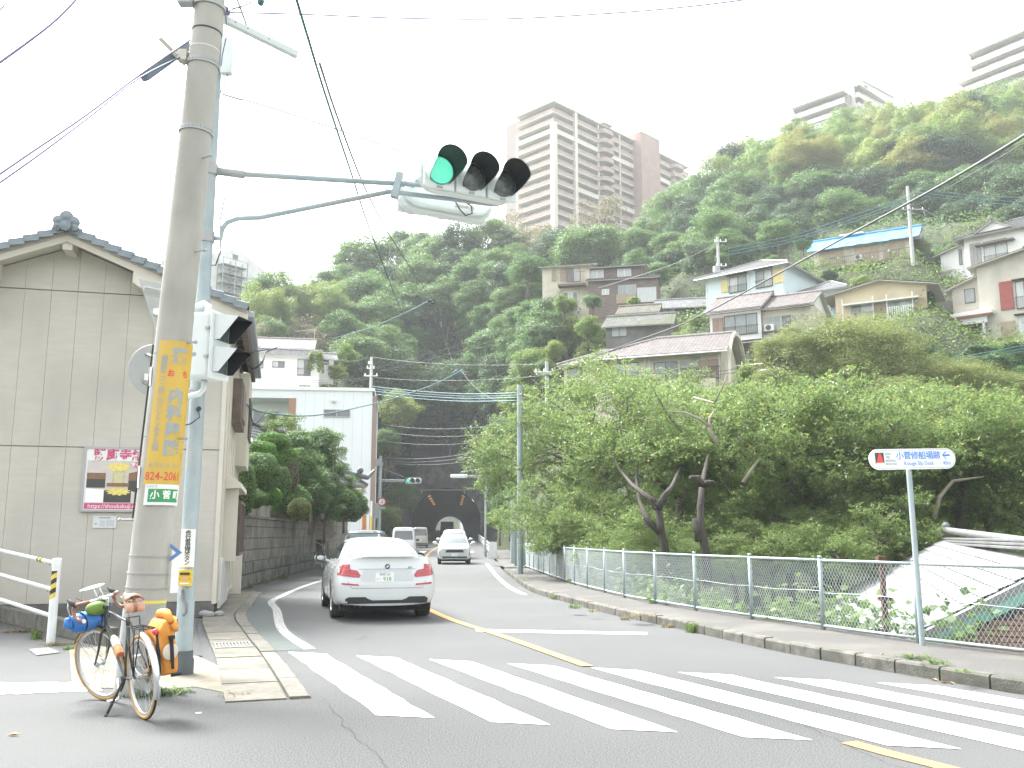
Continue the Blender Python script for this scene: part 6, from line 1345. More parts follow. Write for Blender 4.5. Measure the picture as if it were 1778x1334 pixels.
mb=MB();z=at(321,1024,10.4).z;mb.tube([SB+Vector((-.02,-.11,z)),SB+Vector((.0,-.12,z-.1)),SB+Vector((.045,-.115,z-.15)),SB+Vector((.05,-.11,z-.23)),SB+Vector((.01,-.10,z-.27))],.017,7);mb.build('conduit',M_('conduit_grey',(.2,.21,.21),rough=.5),spole,world=True,smooth=True)
SL=2.28
def armpt(s,dz=0.0,z=None):return SB+ARM*s+Vector((0,0,z))
zS=at(720,318,SB.y+ARM.y*SL).z
mb=MB();mb.tube([armpt(.05,z=zA),armpt(.35,z=zA),armpt(SL+.1,z=zS)],.034,10);mb.cyl(armpt(.05,z=zA),armpt(.4,z=zA-.005),.05,n=10);mb.build('upper_arm',PSTEEL,spole,world=True,smooth=True)
zj=at(405,372,SB.y+.1).z
mb=MB();mb.tube([armpt(.07,z=zB),armpt(.16,z=zB),armpt(.17,z=zB+.12),armpt(.22,z=zB+.21),armpt(.34,z=zB+.275),armpt(.6,z=zB+.32),armpt(SL-.1,z=zS-.13)],.032,10);mb.build('lower_arm',PSTEEL,spole,world=True,smooth=True)
mb=MB();mb.tube([armpt(.1,z=zB+.6),armpt(.18,z=zB+.5),armpt(.14,z=zB+.2),armpt(.17,z=zB-.15),armpt(.12,z=zB-.33),armpt(.02,z=zB-.34)],.008,5);mb.build('lead',CAB,spole,world=True)
FACE=Vector((ARM.y,-ARM.x,0))
def visor(mb_out,mb_in,c,r,lt,lb,axis=(0,-1,0),n=28,up=(0,0,1)):
 ax=Vector(axis).normalized();up=Vector(up);rt_=ax.cross(up).normalized();up=rt_.cross(ax).normalized();c=Vector(c);vo=[];vi=[]
 for k in range(n):
  t=2*PI*k/n;q=up*math.cos(t)+rt_*math.sin(t);f_=min(1,max(0,(math.cos(t)+.88)/1.0));l_=lb+(lt-lb)*f_*f_*(3-2*f_)
  vo+=[c+q*r,c+q*r*1.03+ax*l_];vi+=[c+q*(r-.006),c+q*(r*1.03-.006)+ax*l_]
 for mb_,v in((mb_out,vo),(mb_in,vi)):mb_.add(v,[(2*k,2*((k+1)%n),2*((k+1)%n)+1,2*k+1)for k in range(n)])
def signal_head(name,label,loc,rz,lit=0,group=None,s=1.0,tilt=0.0):
 T=thing(name,label,'traffic light',loc,rz,group);T.scale=(s,s,s);T.rotation_euler=(tilt,0,rz)
 mb=MB();w_,hh,d=1.14,.40,.17;P=[]
 for sx,a0 in((1,-PI/2),(-1,PI/2)):
  for k in range(9):a=a0+PI*k/8;P.append((sx*0+(w_/2-hh/2)*sx+hh/2*math.cos(a),hh/2*math.sin(a)*1.0))
 mb.prism([(x,d/2,z)for x,z in P],(0,-d*.75,0));hb=mb.build('housing',SIGW,T,bevel=.02)
 mb=MB();mb.prism([(x*.93,d/2+.07,z*.80)for x,z in P],(0,-.08,0));mb.build('back_cover',SIGW,T,bevel=.03)
 for i in range(3):
  x=(i-1)*.365;mb=MB();mb.prism([(x-.175,-d*.25,-.19),(x+.175,-d*.25,-.19),(x+.175,-d*.25,.19),(x-.175,-d*.25,.19)],(0,-.045,0));mb.build('door',SIGW,T,bevel=.025)
  mb=MB();mb.lathe([(.15,0),(.147,.01),(.10,.022),(.0,.03)],(x,-d*.25-.046,0),(0,-1,0),28);ln=mb.build('lens',LENSG if i==lit else LENSD,T,smooth=True)
  if i==lit:
   mb=MB()
   for rr in range(9):
    for q in range(max(1,6*rr)):a=2*PI*q/max(1,6*rr)+rr;mb.disc((x+.0165*rr*math.cos(a),-d*.25-.078+.0024*rr*rr*.1,.0165*rr*math.sin(a)),(0,-1,0),.0052,6)
   mb.build('led',LED,ln,kind='stuff')
  o,n_=MB(),MB();visor(o,n_,(x,-d*.25-.04,0),.162,.33,.0);vo=o.build('visor',SIGW,T,smooth=True,fixn=False);n_.build('visor_lining',BLK,vo,smooth=True,fixn=False)
  mb=MB();mb.b2(x-.03,x+.03,-d*.25-.062,-d*.25-.04,-.185,-.165);mb.build('latch',BAND,T)
 return T
SCEN=armpt(SL+.92,z=0);SCEN.z=at(823,318,SCEN.y).z
head=signal_head('traffic_light','large three lamp traffic light lit green on the long arm, facing us',SCEN+FACE*.12,math.atan2(ARM.y,ARM.x)+R(7),0,tilt=R(1),s=1.24)
head2=signal_head('traffic_light','second traffic light mounted back to back, only its pale back showing',SCEN-FACE*.62+ARM*-.1+Vector((0,0,-.05)),math.atan2(ARM.y,ARM.x)+PI+R(6),9,s=1.22)
mb=MB()
for dx in(-.62,.0):p=SCEN+ARM*dx;mb.tube([p+FACE*.1,p-FACE*.35],.028,8)
mb.tube([armpt(SL,z=zS),SCEN+ARM*.5+Vector((0,0,-.02))-FACE*.1],.034,8);mb.tube([armpt(SL-.15,z=zS-.13),SCEN+ARM*.5+Vector((0,0,-.2))-FACE*.1],.032,8);mb.box(armpt(SL,z=zS-.03),(.09,.09,.34),M=Matrix.Rotation(R(12),3,'Y'));mb.build('head_bracket',PSTEEL,spole,world=True,smooth='auto')
mb=MB();p=SCEN-FACE*.1+Vector((0,0,-.21));mb.tube([p+ARM*-.12,p+ARM*-.04+Vector((0,0,-.13)),p+ARM*.04+Vector((0,0,-.2)),p+ARM*.13+Vector((0,0,-.16)),p+ARM*.12+Vector((0,0,-.06)),p+ARM*.02],.009,6);mb.build('signal_lead',CAB,spole,world=True,smooth=True)
mb=MB();mb.box(SCEN-FACE*.30+ARM*.05+Vector((0,0,-.205)),(.18,.1,.03),M=Matrix.Rotation(math.atan2(ARM.y,ARM.x),3,'Z'));mb.lathe([(0,0),(.04,0),(.045,.02),(.045,.05),(0,.055)],SCEN-FACE*.28+ARM*.17+Vector((0,0,-.21)),(.2,-.6,-.7),12);mb.build('label_box',FRW,spole,world=True)
PSY=10.15;pz1,pz0=at(385,545,PSY).z,at(385,658,PSY).z;phd=pz1-pz0
pc0=at(378,602,PSY);pdir=Vector((.965,-.26,0));prz=math.atan2(pdir.y,pdir.x)+PI/2
ps=thing('pedestrian_light','white pedestrian signal with two hooded lamps seen from its side on the galvanised post','pedestrian light',pc0,prz)
mb=MB();d_=.17;mb.b2(-.17,.17,0,.30,-phd/2,phd/2);mb.build('housing',SIGW,ps,bevel=.035);mb=MB();mb.b2(-.185,.185,-.045,-.002,-phd/2-.01,phd/2+.01);mb.build('door',SIGW,ps,bevel=.02)
for zc in(phd*.245,-phd*.245):
 mb=MB();mb.b2(-.125,.125,-.055,-.046,zc-.125,zc+.125);ln=mb.build('lens',LENSD,ps)
 o=MB();i_=MB();t=.0
 prof=lambda e:[(-.15-e,-.046,zc-.15),(-.15-e,-.046,zc+.155+e),(.15+e,-.046,zc+.155+e),(.15+e,-.046,zc-.15)]
 for mbb,e in((o,0.0),(i_,-.006)):
  tl,tr,bl,br=(-.15-e,-.046,zc+.16+e),(.15+e,-.046,zc+.16+e),(-.15-e,-.046,zc-.13),(.15+e,-.046,zc-.13);fl,fr=(-.15-e,-.34,zc+.115+e),(.15+e,-.34,zc+.115+e);ml,mr=(-.15-e,-.12,zc-.13),(.15+e,-.12,zc-.13)
  mbb.add([tl,tr,fr,fl,bl,ml,br,mr],[(0,1,2,3),(0,3,5,4),(1,6,7,2)])
 v=o.build('visor',SIGW,ps,fixn=False);i_.build('visor_lining',BLK,v,fixn=False)
for zc in(.18,-.14):mb=MB();mb.b2(.17,.19,.0,.05,zc-.015,zc+.015);mb.b2(-.19,-.17,.0,.05,zc-.015,zc+.015);mb.build('latch',BAND,ps)
mb=MB();mb.b2(-.175,-.171,.16,.25,-.13,-.09);mb.build('maker_plate',M_('plate_grey',(.3,.3,.3)),ps)
mb=MB()
zt=pz1-pc0.z;mb.tube([(0,.15,zt),(0,.15,zt+.1),(.0,.2,zt+.13),(.0,.45,zt+.03)],.04,10);mb.build('bracket',SIGW,ps,smooth=True);mb=MB();mb.tube([(0,.15,-zt),(0,.15,-zt-.1),(0,.2,-zt-.15),(0,.45,-zt-.2)],.032,10);mb.build('bracket',SIGW,ps,smooth=True)
def plate_on(px0,py0,px1,py1,Y,name,label,cat,mat,face=(0,-1,0),th=.006):
 a=at(px0,py0,Y);b=at(px1,py1,Y);c=(a+b)/2;wd=abs(b.x-a.x);hh=abs(a.z-b.z);rz=math.atan2(face[1],face[0])+PI/2
 T=thing(name,label,cat,(c.x,c.y,c.z-hh/2),rz);mb=MB();mb.b2(-wd/2,wd/2,0,th,0,hh);mb.build('plate',mat,T,bevel=.002);return T,wd,hh
T,wd,hh=plate_on(315.5,919,336,985,10.30,'signal_plate','white vertical plate with black lettering above the yellow push button','sign',FRW,(.2,-.98,0))
for k,ch in enumerate('歩行者用押ボタン'):text(T,ch,.062,face_mat((0,-.002,hh*(.895-.112*k)),(1,0,0),(0,-1,0)),BLK,bold=.0012)
T,wd,hh=plate_on(310,990,331.5,1018,10.22,'push_button_box','yellow pedestrian push button box on the galvanised post','push button',M_('box_yellow',(.62,.44,.05),rough=.45),(.2,-.98,0),.1)
mb=MB();mb.b2(-.05,.05,-.012,.0,hh*.70,hh*.84);mb.build('display',M_('button_display',(.05,.03,.02),rough=.3),T);mb=MB();mb.lathe([(0,.012),(.02,.01),(.02,0)],(0,-.001,hh*.45),(0,-1,0),16);mb.build('button',M_('button_red',(.6,.30,.28),rough=.4),T)
for x in(-.05,.05):mb=MB();mb.b2(x-.006,x+.006,-.004,0,hh*.42,hh*.5);mb.build('mark',ADR,T)
mb=MB();mb.b2(-.05,.05,-.003,0,hh*.12,hh*.22);mb.build('mark',FRW,T);mb=MB();mb.cyl((0,.05,-.02),(0,.1,-.02),.02,n=8);mb.b2(-.03,.03,.1,.2,hh*.3,hh*.7);mb.build('mount',BAND,T)
T,wd,hh=plate_on(301,955,307,1030,9.25,'arrow_plate','narrow white plate with blue arrow strapped to the right side of the concrete pole','sign',FRW,(.75,-.66,0));
mb=MB();mb.add([(-.05,-.004,.30),(.045,-.004,.39),(-.05,-.004,.48),(-.05,-.004,.44),(.0,-.004,.39),(-.05,-.004,.34)],[(0,1,4,5),(1,2,3,4)]);mb.build('arrow',M_('arrow_blue',(.06,.16,.35),rough=.4),T,fixn=False);T.scale=(1.4,1,1)
bx=thing('stop_sign','back of a triangular road sign fixed to the left of the concrete pole','road sign',at(275,540,9.6));
P=[at(241,483,9.5),at(290,494,9.75),at(276,590,9.7)];mb=MB();n_=(P[1]-P[0]).cross(P[2]-P[0]).normalized();P2=[P[0],P[0].lerp(P[1],.5),P[1],P[2]+(P[1]-P[2])*.04,P[2],P[2]+(P[0]-P[2])*.04]
mb.prism(P2,n_*.012);mb.build('plate',SGREY,bx,world=True,bevel=.004)
for(a,b)in(((250,499),(292,508)),((265,547),(290,553))):mb=MB();mb.tube([at(*a,9.48),at(*b,9.7)],.018,5);mb.build('rail',BAND,bx,world=True)
mb=MB();mb.box(at(273,541,9.49),(.085,.004,.065));mb.build('sticker',WHT,bx,world=True)
cx0=at(271,643,9.62);bx=thing('round_sign','back of a round road sign below the triangular one','road sign',cx0);mb=MB();nrm=Vector((.55,-.83,0));mb.lathe([(0,0),(.275,0),(.28,-.006),(.275,-.012),(0,-.012)],cx0,nrm,36);mb.build('plate',SGREY,bx,world=True,smooth='auto')
for(a,b)in(((254,615),(276,623)),((250,664),(274,670))):mb=MB();mb.tube([at(*a,9.55),at(*b,9.45)],.018,5);mb.build('rail',BAND,bx,world=True)
mb=MB();mb.box(at(257,655,9.53),(.075,.004,.07),M=Matrix.Rotation(R(33),3,'Z'));mb.build('sticker',WHT,bx,world=True)
cl=thing('cable_closure','dark cylindrical cable closure hanging on the wires left of the pole','cable closure',at(285,105,9.0));mb=MB();a,b=at(248,134,8.9),at(326,78,9.4);d=(b-a).normalized();mb.box((a+b)/2,(.10,.11,(b-a).length),M=d.to_track_quat('Z','Y').to_matrix());mb.build('case',M_('closure_bluegrey',(.12,.17,.20),(.16,.21,.24),4,.6),cl,world=True,bevel=.025)
mb=MB();mb.tube([at(245,130,8.9),at(234,140,8.9),at(234,152,8.9),at(241,158,8.9),at(246,145,8.9)],.006,5);mb.tube([at(190,164,8.85),at(225,174,8.88),at(238,160,8.9)],.005,5);mb.build('lead',CABV,cl,world=True)
bk=MB();bk.tube([at(277,66,9.0),at(322,112,9.25)],.03,4);bk.build('bracket_arm',TRIM,cpole,world=True);bk=MB();bk.box(at(318,98,9.2),(.1,.1,.12));bk.build('bracket_box',TRIM,cpole,world=True)
ab=thing('junction_box','slim pale junction box on the galvanised post near its top','junction box',at(396,132,10.4));mb=MB();a,b=at(388,70,10.4),at(402,131,10.4);mb.b2(a.x,b.x+.01,10.33,10.43,b.z,a.z);mb.build('case',SIGW,ab,world=True,bevel=.012);mb=MB();mb.tube([at(390,124,10.38),at(395,131,10.38),at(393,145,10.42),at(385,155,10.45),at(382,163,10.45)],.007,5);mb.build('lead',CAB,ab,world=True)
ca=thing('crossarm','pale steel crossarm with bolt holes reaching right from the pole top','crossarm',at(450,60,9.9));mb=MB();a,b=at(386,32,9.55),at(516,96,10.1);d=(b-a).normalized();mb.box((a+b)/2,(.075,.075,(b-a).length),M=d.to_track_quat('Z','Y').to_matrix());mb.build('beam',SIGW,ca,world=True,bevel=.006)
mb=MB()
for t in(.18,.34,.62):mb.sphere(a.lerp(b,t)+Vector((0,-.04,.01)),.011,6,4)
mb.build('bolt',DARKM,ca,world=True);mb=MB();mb.tube([at(428,44,9.7),at(412,0,9.7),at(404,-25,9.7)],.014,5);mb.build('stay',BAND,ca,world=True)
mb=MB();mb.tube([at(392,24,9.5),at(394,60,9.6),at(386,95,9.7),at(384,115,9.8)],.006,5);mb.tube([at(330,-4,9.2),at(329,40,9.2),at(331,70,9.2)],.005,5);mb.tube([at(384,30,9.45),at(400,18,9.5),at(418,12,9.5),at(434,6,9.5),at(450,-8,9.5)],.008,5);mb.tube([at(396,22,9.5),at(408,12,9.5),at(420,16,9.5)],.006,5);mb.sphere(at(392,16,9.5),.035,8,6);mb.sphere(at(396,24,9.5),.025,8,6);mb.build('wire_fitting',CABV,cpole,world=True)
mb=MB();mb.sphere(at(453,3,9.5),.04,8,6,(1,1,1.3));mb.build('insulator',CABB,cpole,world=True);mb=MB();mb.box(at(322,2,9.1),(.14,.12,.08));mb.build('top_bracket',SGREY,cpole,world=True)
spY=gr(1602,1122,.13).y;sx=gr(1602,1122,.13)
sp=thing('signpost','grey post with rounded white sign lettered in blue, arrow pointing left','signpost',(sx.x,sx.y,.13));ztop=at(1588,808,sx.y).z
mb=MB();mb.cyl((0,0,0),(-.02,0,ztop-.12),.034,n=16);mb.build('post',PSTEEL,sp,smooth='auto')
Lp,Rp=at(1509,800,sx.y-.10),at(1657,795,sx.y+.10);wS=(Rp-Lp).length;cS=at(1583,797.5,sx.y-.05);srz=math.atan2(Rp.y-Lp.y,Rp.x-Lp.x)
sg=Matrix.Translation((cS.x-sx.x,-.085,cS.z-.13))@Matrix.Rotation(srz,4,'Z')@Matrix.Rotation(R(-1.6),4,'Y');hS=.265;rr=hS/2
def stad(w_,h_,n=14):return[((w_/2-h_/2)*s+h_/2*math.cos(a0+PI*k/n),h_/2*math.sin(a0+PI*k/n))for s,a0 in((1,-PI/2),(-1,PI/2))for k in range(n+1)]
SGW=M_('sign_white',(.72,.74,.74),rough=.4);SBL=M_('sign_blue',(.05,.22,.62),rough=.4);SGR=M_('sign_line',(.2,.25,.26),rough=.5)
def onsign(poly,y,mat,name,th=0.0):
 mb=MB();P=[sg@Vector((x,y,z))for x,z in poly]
 if th:mb.prism(P,(sg.to_3x3()@Vector((0,th,0))))
 else:mb.add(P,[tuple(range(len(P)))])
 return mb.build(name,mat,sp,fixn=bool(th))
onsign(stad(wS,hS),0,SGW,'board',.02)
o1,o2=stad(wS-.03,hS-.03),stad(wS-.038,hS-.038);mb=MB();n=len(o1);mb.add([sg@Vector((x,-.001,z))for x,z in o1]+[sg@Vector((x,-.001,z))for x,z in o2],[(i,(i+1)%n,n+(i+1)%n,n+i)for i in range(n)]);mb.build('border_line',SGR,sp,fixn=False)
k_=wS/1300.0;X=lambda px:(px-820)*k_;Z=lambda py:-(py-330)*k_-0*px_ if False else-(py-330)*k_
def tl(x,y):
 return((x-815)*k_,-(y-(340-(x-815)*.048))*k_)
onsign([tl(248,275),tl(382,268),tl(385,425),tl(252,450)],-.0012,M_('sign_dark',(.05,.06,.06),rough=.4),'emblem_square');onsign([tl(312,278),tl(330,277),tl(385,440),tl(252,452)],-.002,M_('sign_red',(.70,.06,.04),rough=.4),'emblem_triangle');onsign([tl(262,415),tl(378,408),tl(390,452),tl(248,460)],-.0024,SGW,'emblem_fade')
def stext(s,x,y,size,mat,sx=1.0,bold=0):c=tl(x,y);M=sg@face_mat((c[0],-.0016,c[1]),(1,0,0),(0,-1,0));return text(sp,s,size*k_,M,mat,sx=sx,bold=bold)
for k,ch in enumerate('小菅修船場跡'):stext(ch,622+k*112,308-k*5.5,118,SBL,bold=.0012)
stext('Kosuge Slip Dock',900,398,78,SBL,sx=.80);stext('40m',1325,378,78,SBL,sx=.9)
for k,s_ in enumerate(("JAPAN'S",'MEIJI','INDUSTRIAL','REVOLUTION')):stext(s_,(450,442,482,486)[k],285+k*46,44,SGR,sx=.62)
ar=[tl(1262,270),tl(1325,212),tl(1330,226),tl(1292,262),tl(1378,254),tl(1380,280),tl(1293,288),tl(1328,318),tl(1320,330)]
onsign([ar[0],ar[1],ar[2],ar[3]],-.0016,SBL,'arrow');onsign([ar[0],ar[3],ar[4],ar[5],ar[6]],-.0016,SBL,'arrow');onsign([ar[0],ar[6],ar[7],ar[8]],-.0016,SBL,'arrow')
mb=MB();mb.box(sg.translation+Vector((-.0,.06,-.03)),(.1,.05,.16));mb.build('clamp',BAND,sp)
# ---- chain link fence
FG=M_('fence_galv',(.27,.325,.335),(.33,.385,.395),8,.5,.3);FW=M_('fence_wire',(.30,.345,.345),rough=.5,metal=.2)
fence=thing('chain_link_fence','galvanised chain link fence with tubular top rail along the right pavement','fence',(FENCE[0][0],FENCE[0][1],.13))
FL=plen(FENCE);FZ=.13;FH=1.04
def fpos(s):(p,d)=lerp_poly(FENCE,s);return Vector((p[0],p[1],FZ)),Vector((d[0],d[1],0))
posts=[0.3];
while posts[-1]<FL-1.4:posts.append(posts[-1]+1.83)
pm=MB();pm.cyl((0,0,0),(0,0,FH+.0),.032,n=12);pm.cyl((0,0,FH),(0,0,FH+.035),.036,.030,n=12);pme=pm.mesh('post');pme.materials.append(FG);pme.shade_smooth()
for s in posts:p,d=fpos(s);piece('post',pme,fence,Matrix.Translation(p-fence.location))
for a,b in zip(posts[:-1],posts[1:]):
 for z,r in((FH-.03,.021),(.07,.021)):
  mb=MB();mb.tube([fpos(a+(b-a)*t)[0]+Vector((0,0,z))for t in(0,.5,1)],r,8);mb.build('top_rail' if z>.5 else 'bottom_rail',FG,fence,world=True,smooth=True)
 mb=MB();mb.tube([fpos(a+(b-a)*t)[0]+Vector((0,0,.55+.015*math.sin(t*5+a)))for t in np.linspace(0,1,6)],.004,4);mb.build('middle_wire',FW,fence,world=True)
 mb=MB();L_=b-a;hz0,hz1=.07,FH-.035;H0=hz1-hz0;st_=.066;rw=.0032;slope2=1.45
 near=a<22
 if not near:st_=.085;rw=.0042
 for sg_ in(1,-1):
  x0=-H0/slope2 if sg_>0 else 0;x=x0
  while x<L_+(0 if sg_>0 else H0/slope2):
   xa,za,xb,zb=(x,hz0,x+H0/slope2,hz1)if sg_>0 else(x,hz0,x-H0/slope2,hz1)
   def clip(xa,za,xb,zb):
    lo,hi=0.0,1.0;dx=xb-xa
    for bound,s__ in((0,1),(L_,-1)):
     da=s__*(xa-bound);db=s__*(xb-bound)
     if da<0 and db<0:return None
     if da<0:lo=max(lo,da/(da-db))
     if db<0:hi=min(hi,da/(da-db))
    return(xa+dx*lo,za+(zb-za)*lo,xa+dx*hi,za+(zb-za)*hi)
   c=clip(xa,za,xb,zb);x+=st_
   if c is None or abs(c[2]-c[0])<.02:continue
   A_=fpos(a+c[0])[0];B_=fpos(a+c[2])[0];A_.z+=c[1];B_.z+=c[3];mb.cyl(A_,B_,rw,n=3,cap=False)
 mb.build('wire_mesh',FW,fence,world=True,fixn=False)['kind']='stuff'
rp=thing('rusty_post','rusty square iron post behind the chain link fence near the signpost','post',gr(1535,1115,0));q=at(1533,975,13.2);mb=MB();mb.b2(q.x-.032,q.x+.032,13.22,13.28,-1,q.z);mb.b2(q.x-.065,q.x+.065,13.19,13.31,q.z-.02,q.z+.07);mb.box((q.x,13.2,at(1533,1040,13.2).z),(.2,.06,.05));mb.build('post',M_('rust',(.07,.035,.025),(.11,.05,.035),12,.9),rp,world=True)
# ---- white guard rail on the left
gd=thing('guard_rail','white tubular guard rail with yellow and black reflective band at the side street','guard rail',(-6.48,13.36,0));GW=M_('rail_white',(.70,.72,.72),(.62,.64,.63),5,.45)
mb=MB();zt=at(93,972,13.36).z;mb.cyl((-6.48,13.36,0),(-6.48,13.36,zt),.058,n=16);mb.lathe([(.064,-.10),(.064,.004),(.05,.02),(0,.024)],(-6.48,13.36,zt),n=16);mb.build('post',GW,gd,world=True,smooth='auto')
dr=Vector((-.677,.736,0))
for z0_,z1_ in((1.105,1.285),(.735,.895),(.375,.50)):
 mb=MB();p0=Vector((-6.48,13.36,z0_))+dr*.04;p1=Vector((-6.48,13.36,z0_))+dr*3.52+Vector((0,0,z1_-z0_));mb.tube([p0,p0+(p1-p0)*1.5],.031,12);mb.build('rail',GW,gd,world=True,smooth=True)
 mb=MB();
 for t in(.045,.075):mb.sphere(p0+(p1-p0)*t+Vector((0,-.01,-.034)),.011,6,4)
 mb.build('bolt',DARKM,gd,world=True)
YB=M_('tape_gold',(.62,.47,.06),rough=.5)
for k in range(6):
 zz=zt-.16-k*.068
 mb=MB();n=6;vs=[]
 for j in range(n+1):a=R(-150+100*j/n);dz_=.055*j/n;vs+=[Vector((-6.48+.0595*math.cos(a),13.36+.0595*math.sin(a),max(zt-.56,min(zt-.155,zz+dz_)))),Vector((-6.48+.0595*math.cos(a),13.36+.0595*math.sin(a),max(zt-.56,zz+dz_-.068)))]
 mb.add(vs,[(2*j,2*j+1,2*j+3,2*j+2)for j in range(n)]);mb.build('reflective_band',BLK if k%2==0 else YB,gd,world=True)
p0=Vector((-6.48,13.36,1.105))+dr*.04;p1=Vector((-6.48,13.36,1.105))+dr*3.52+Vector((0,0,.18))
for k in range(4):mb=MB();t=.155+k*.022;mb.tube([p0.lerp(p1,t),p0.lerp(p1,t+.02)],.033,12);mb.build('reflective_band',BLK if k%2 else YB,gd,world=True)
mb=MB();p2=Vector((-6.48,13.36,0))+dr*4.3;mb.cyl(p2,p2+Vector((0,0,1.4)),.058,n=16);mb.build('post',GW,gd,world=True,smooth=True)
# ---- slim poles and far street furniture
def simple_pole(name,label,px,pyb,pyt,Y,r,mat=PSTEEL,r1=None,cat='pole',z0=None):
 b=at(px,pyb,Y);b.z=z0 if z0 is not None else b.z;t=at(px,pyt,Y);T=thing(name,label,cat,b);mb=MB();mb.cyl(b-Vector((0,0,.3)),(b.x,b.y,t.z),r,r1 or r*.9,14);mb.build('pole',mat,T,world=True,smooth='auto');return T,b,t
T,b,t=simple_pole('slim_pole','slim plain grey pole on the right pavement at the start of the fence',903,998,672,34.2,.115,r1=.10,z0=.1);mb=MB();mb.cyl((t.x,t.y,t.z-.02),(t.x,t.y,t.z+.05),.11,n=12);mb.build('cap',BAND,T,world=True)
mb=MB();mb.tube([at(903,680,34),at(908,684,33.9),at(906,690,34)],.012,5);mb.build('lead',CAB,T,world=True)
LMPY=62.0;T,b,t=simple_pole('street_lamp','tall lamp post at the right road edge before the tunnel with small curved head',843,932,766,62,.085,r1=.06,cat='street lamp',z0=.1);mb=MB();mb.tube([t,t+Vector((-.05,0,.2)),t+Vector((-.3,0,.3))],.05,6);mb.box(t+Vector((-.35,0,.28)),(.4,.25,.12));mb.build('lamp_head',FRS,T,world=True)
T=thing('street_lamp','horizontal fluorescent street lamp arm before the tunnel','street lamp',at(815,828,60));mb=MB();a,b=at(812,826,60),at(853,827,60);mb.tube([a,b],.045,8);mb.tube([at(812,828.5,60),at(853,829,60)],.03,6);mb.tube([at(800,820,60),at(835,814,60),at(846,808,60)],.015,4);mb.build('arm',FRS,T,world=True)
mb=MB();a,b=at(782,827,60),at(812,827,60);mb.box((a+b)/2,((b-a).length,.3,.24));mb.build('lamp_body',M_('lamp_pale',(.62,.66,.66),rough=.35),T,world=True,bevel=.08)
T,b,t=simple_pole('signal_post','small far signal post on the left with boxes at its top',657.5,945,792,74,.15,r1=.12,cat='signal post',z0=.2);mb=MB();mb.box(at(656,803,73.8),(.5,.3,.55));mb.box(at(662,806,73.8),(.25,.3,.3));mb.build('box',FRS,T,world=True,bevel=.03)
mb=MB();mb.tube([at(661,833,74),at(704,834,74.5)],.06,6);mb.tube([at(661,836,74),at(704,836,74.5)],.04,6);mb.tube([at(661,812,74),at(702,829,74.5)],.015,4);mb.box(at(654,887,73.8),(.35,.3,1.2));mb.build('arm',PSTEEL,T,world=True)
signal_head('traffic_light','small far traffic light lit green before the tunnel',at(718,835,74.3),R(-4),0,s=1.15)
rs_=thing('road_sign','red ringed round no pedestrian sign on the small far signal post','road sign',at(663,872,73.7));c=at(663,871.5,73.7);mb=MB();mb.lathe([(.24,.02),(.34,.02),(.34,0),(.24,0)],c,(0,-1,0),24);mb.build('ring',M_('sign_ring_red',(.5,.06,.06)),rs_,world=True,smooth='auto');mb=MB();mb.disc(c+Vector((0,-.012,0)),(0,-1,0),.245,24);mb.build('face',SGW,rs_,world=True);mb=MB();mb.box(c+Vector((.05,-.02,0)),(.12,.01,.3));mb.box(c+Vector((-.05,-.02,-.05)),(.1,.01,.12));mb.build('figure',M_('sign_figure_grey',(.35,.42,.5)),rs_,world=True);mb=MB();mb.box(at(663,882,73.7),(.5,.03,.2));mb.build('lower_plate',FRS,rs_,world=True)
mr=thing('traffic_mirror','round traffic mirror on the orange post beside the dark garden wall','traffic mirror',at(635,930,58));c=at(633.5,886,57.9);mb=MB();mb.lathe([(.0,0),(.28,-.03),(.30,-.03),(.30,-.06),(0,-.06)],c,(.5,-.86,0),24);mb.build('mirror',M_('mirror_glass',(.30,.36,.38),rough=.1,metal=.7),mr,world=True,smooth='auto');mb=MB();mb.ring(c,(.5,-.86,0),.30,.03,24,6);mb.build('rim',FRS,mr,world=True);OR_=M_('post_orange',(.55,.22,.06),(.5,.2,.07),4,.6)
mb=MB();b_=at(630,935,58);mb.cyl((b_.x,58,0),(b_.x,58,c.z-.2),.09,n=8);b2_=at(636,935,58);mb.cyl((b2_.x,58,0),(b2_.x-.1,58,c.z-.3),.07,n=8);mb.build('post',OR_,mr,world=True)
po=thing('marker_post','thin white and ochre post by the roadside beside the white building','post',at(643,930,60));mb=MB();b_=at(643.5,935,60);mb.cyl((b_.x,60,0),(b_.x,60,at(643,870,60).z),.06,n=8);mb.build('post',FRW,po,world=True);mb=MB();mb.cyl((b_.x,60,0),(b_.x,60,at(643,897,60).z),.066,n=8);mb.build('sleeve',YB,po,world=True)
def hill_pole(label,px,pyb,pyt,Y,r=.17,arms=(),mat=None):
 T,b,t=simple_pole('utility_pole',label,px,pyb,pyt,Y,r,mat or M_('pole_pale',(.40,.41,.40),(.47,.48,.47),2,.8),r1=r*.75,cat='utility pole')
 for(py,x0,x1,hh)in arms:
  mb=MB();a,c=at(x0,py,Y-.25),at(x1,py,Y-.25);mb.tube([a,c],.06,4)
  mb.build('crossarm',FRS,T,world=True)
  for k in range(3):q=a.lerp(c,.08+.42*k);mb=MB();mb.cyl(q,q+Vector((0,0,.25)),.07,.05,6);mb.build('insulator',FRW,T,world=True)
 return T
T=hill_pole('utility pole with transformer box left of the pale blue house',1250,525,412,86,arms=((420,1240,1262,0),(462,1243,1262,0)));mb=MB();mb.cyl(at(1243,473,86),at(1243,463,86),.3,n=10);mb.build('transformer',FRS,T,world=True)
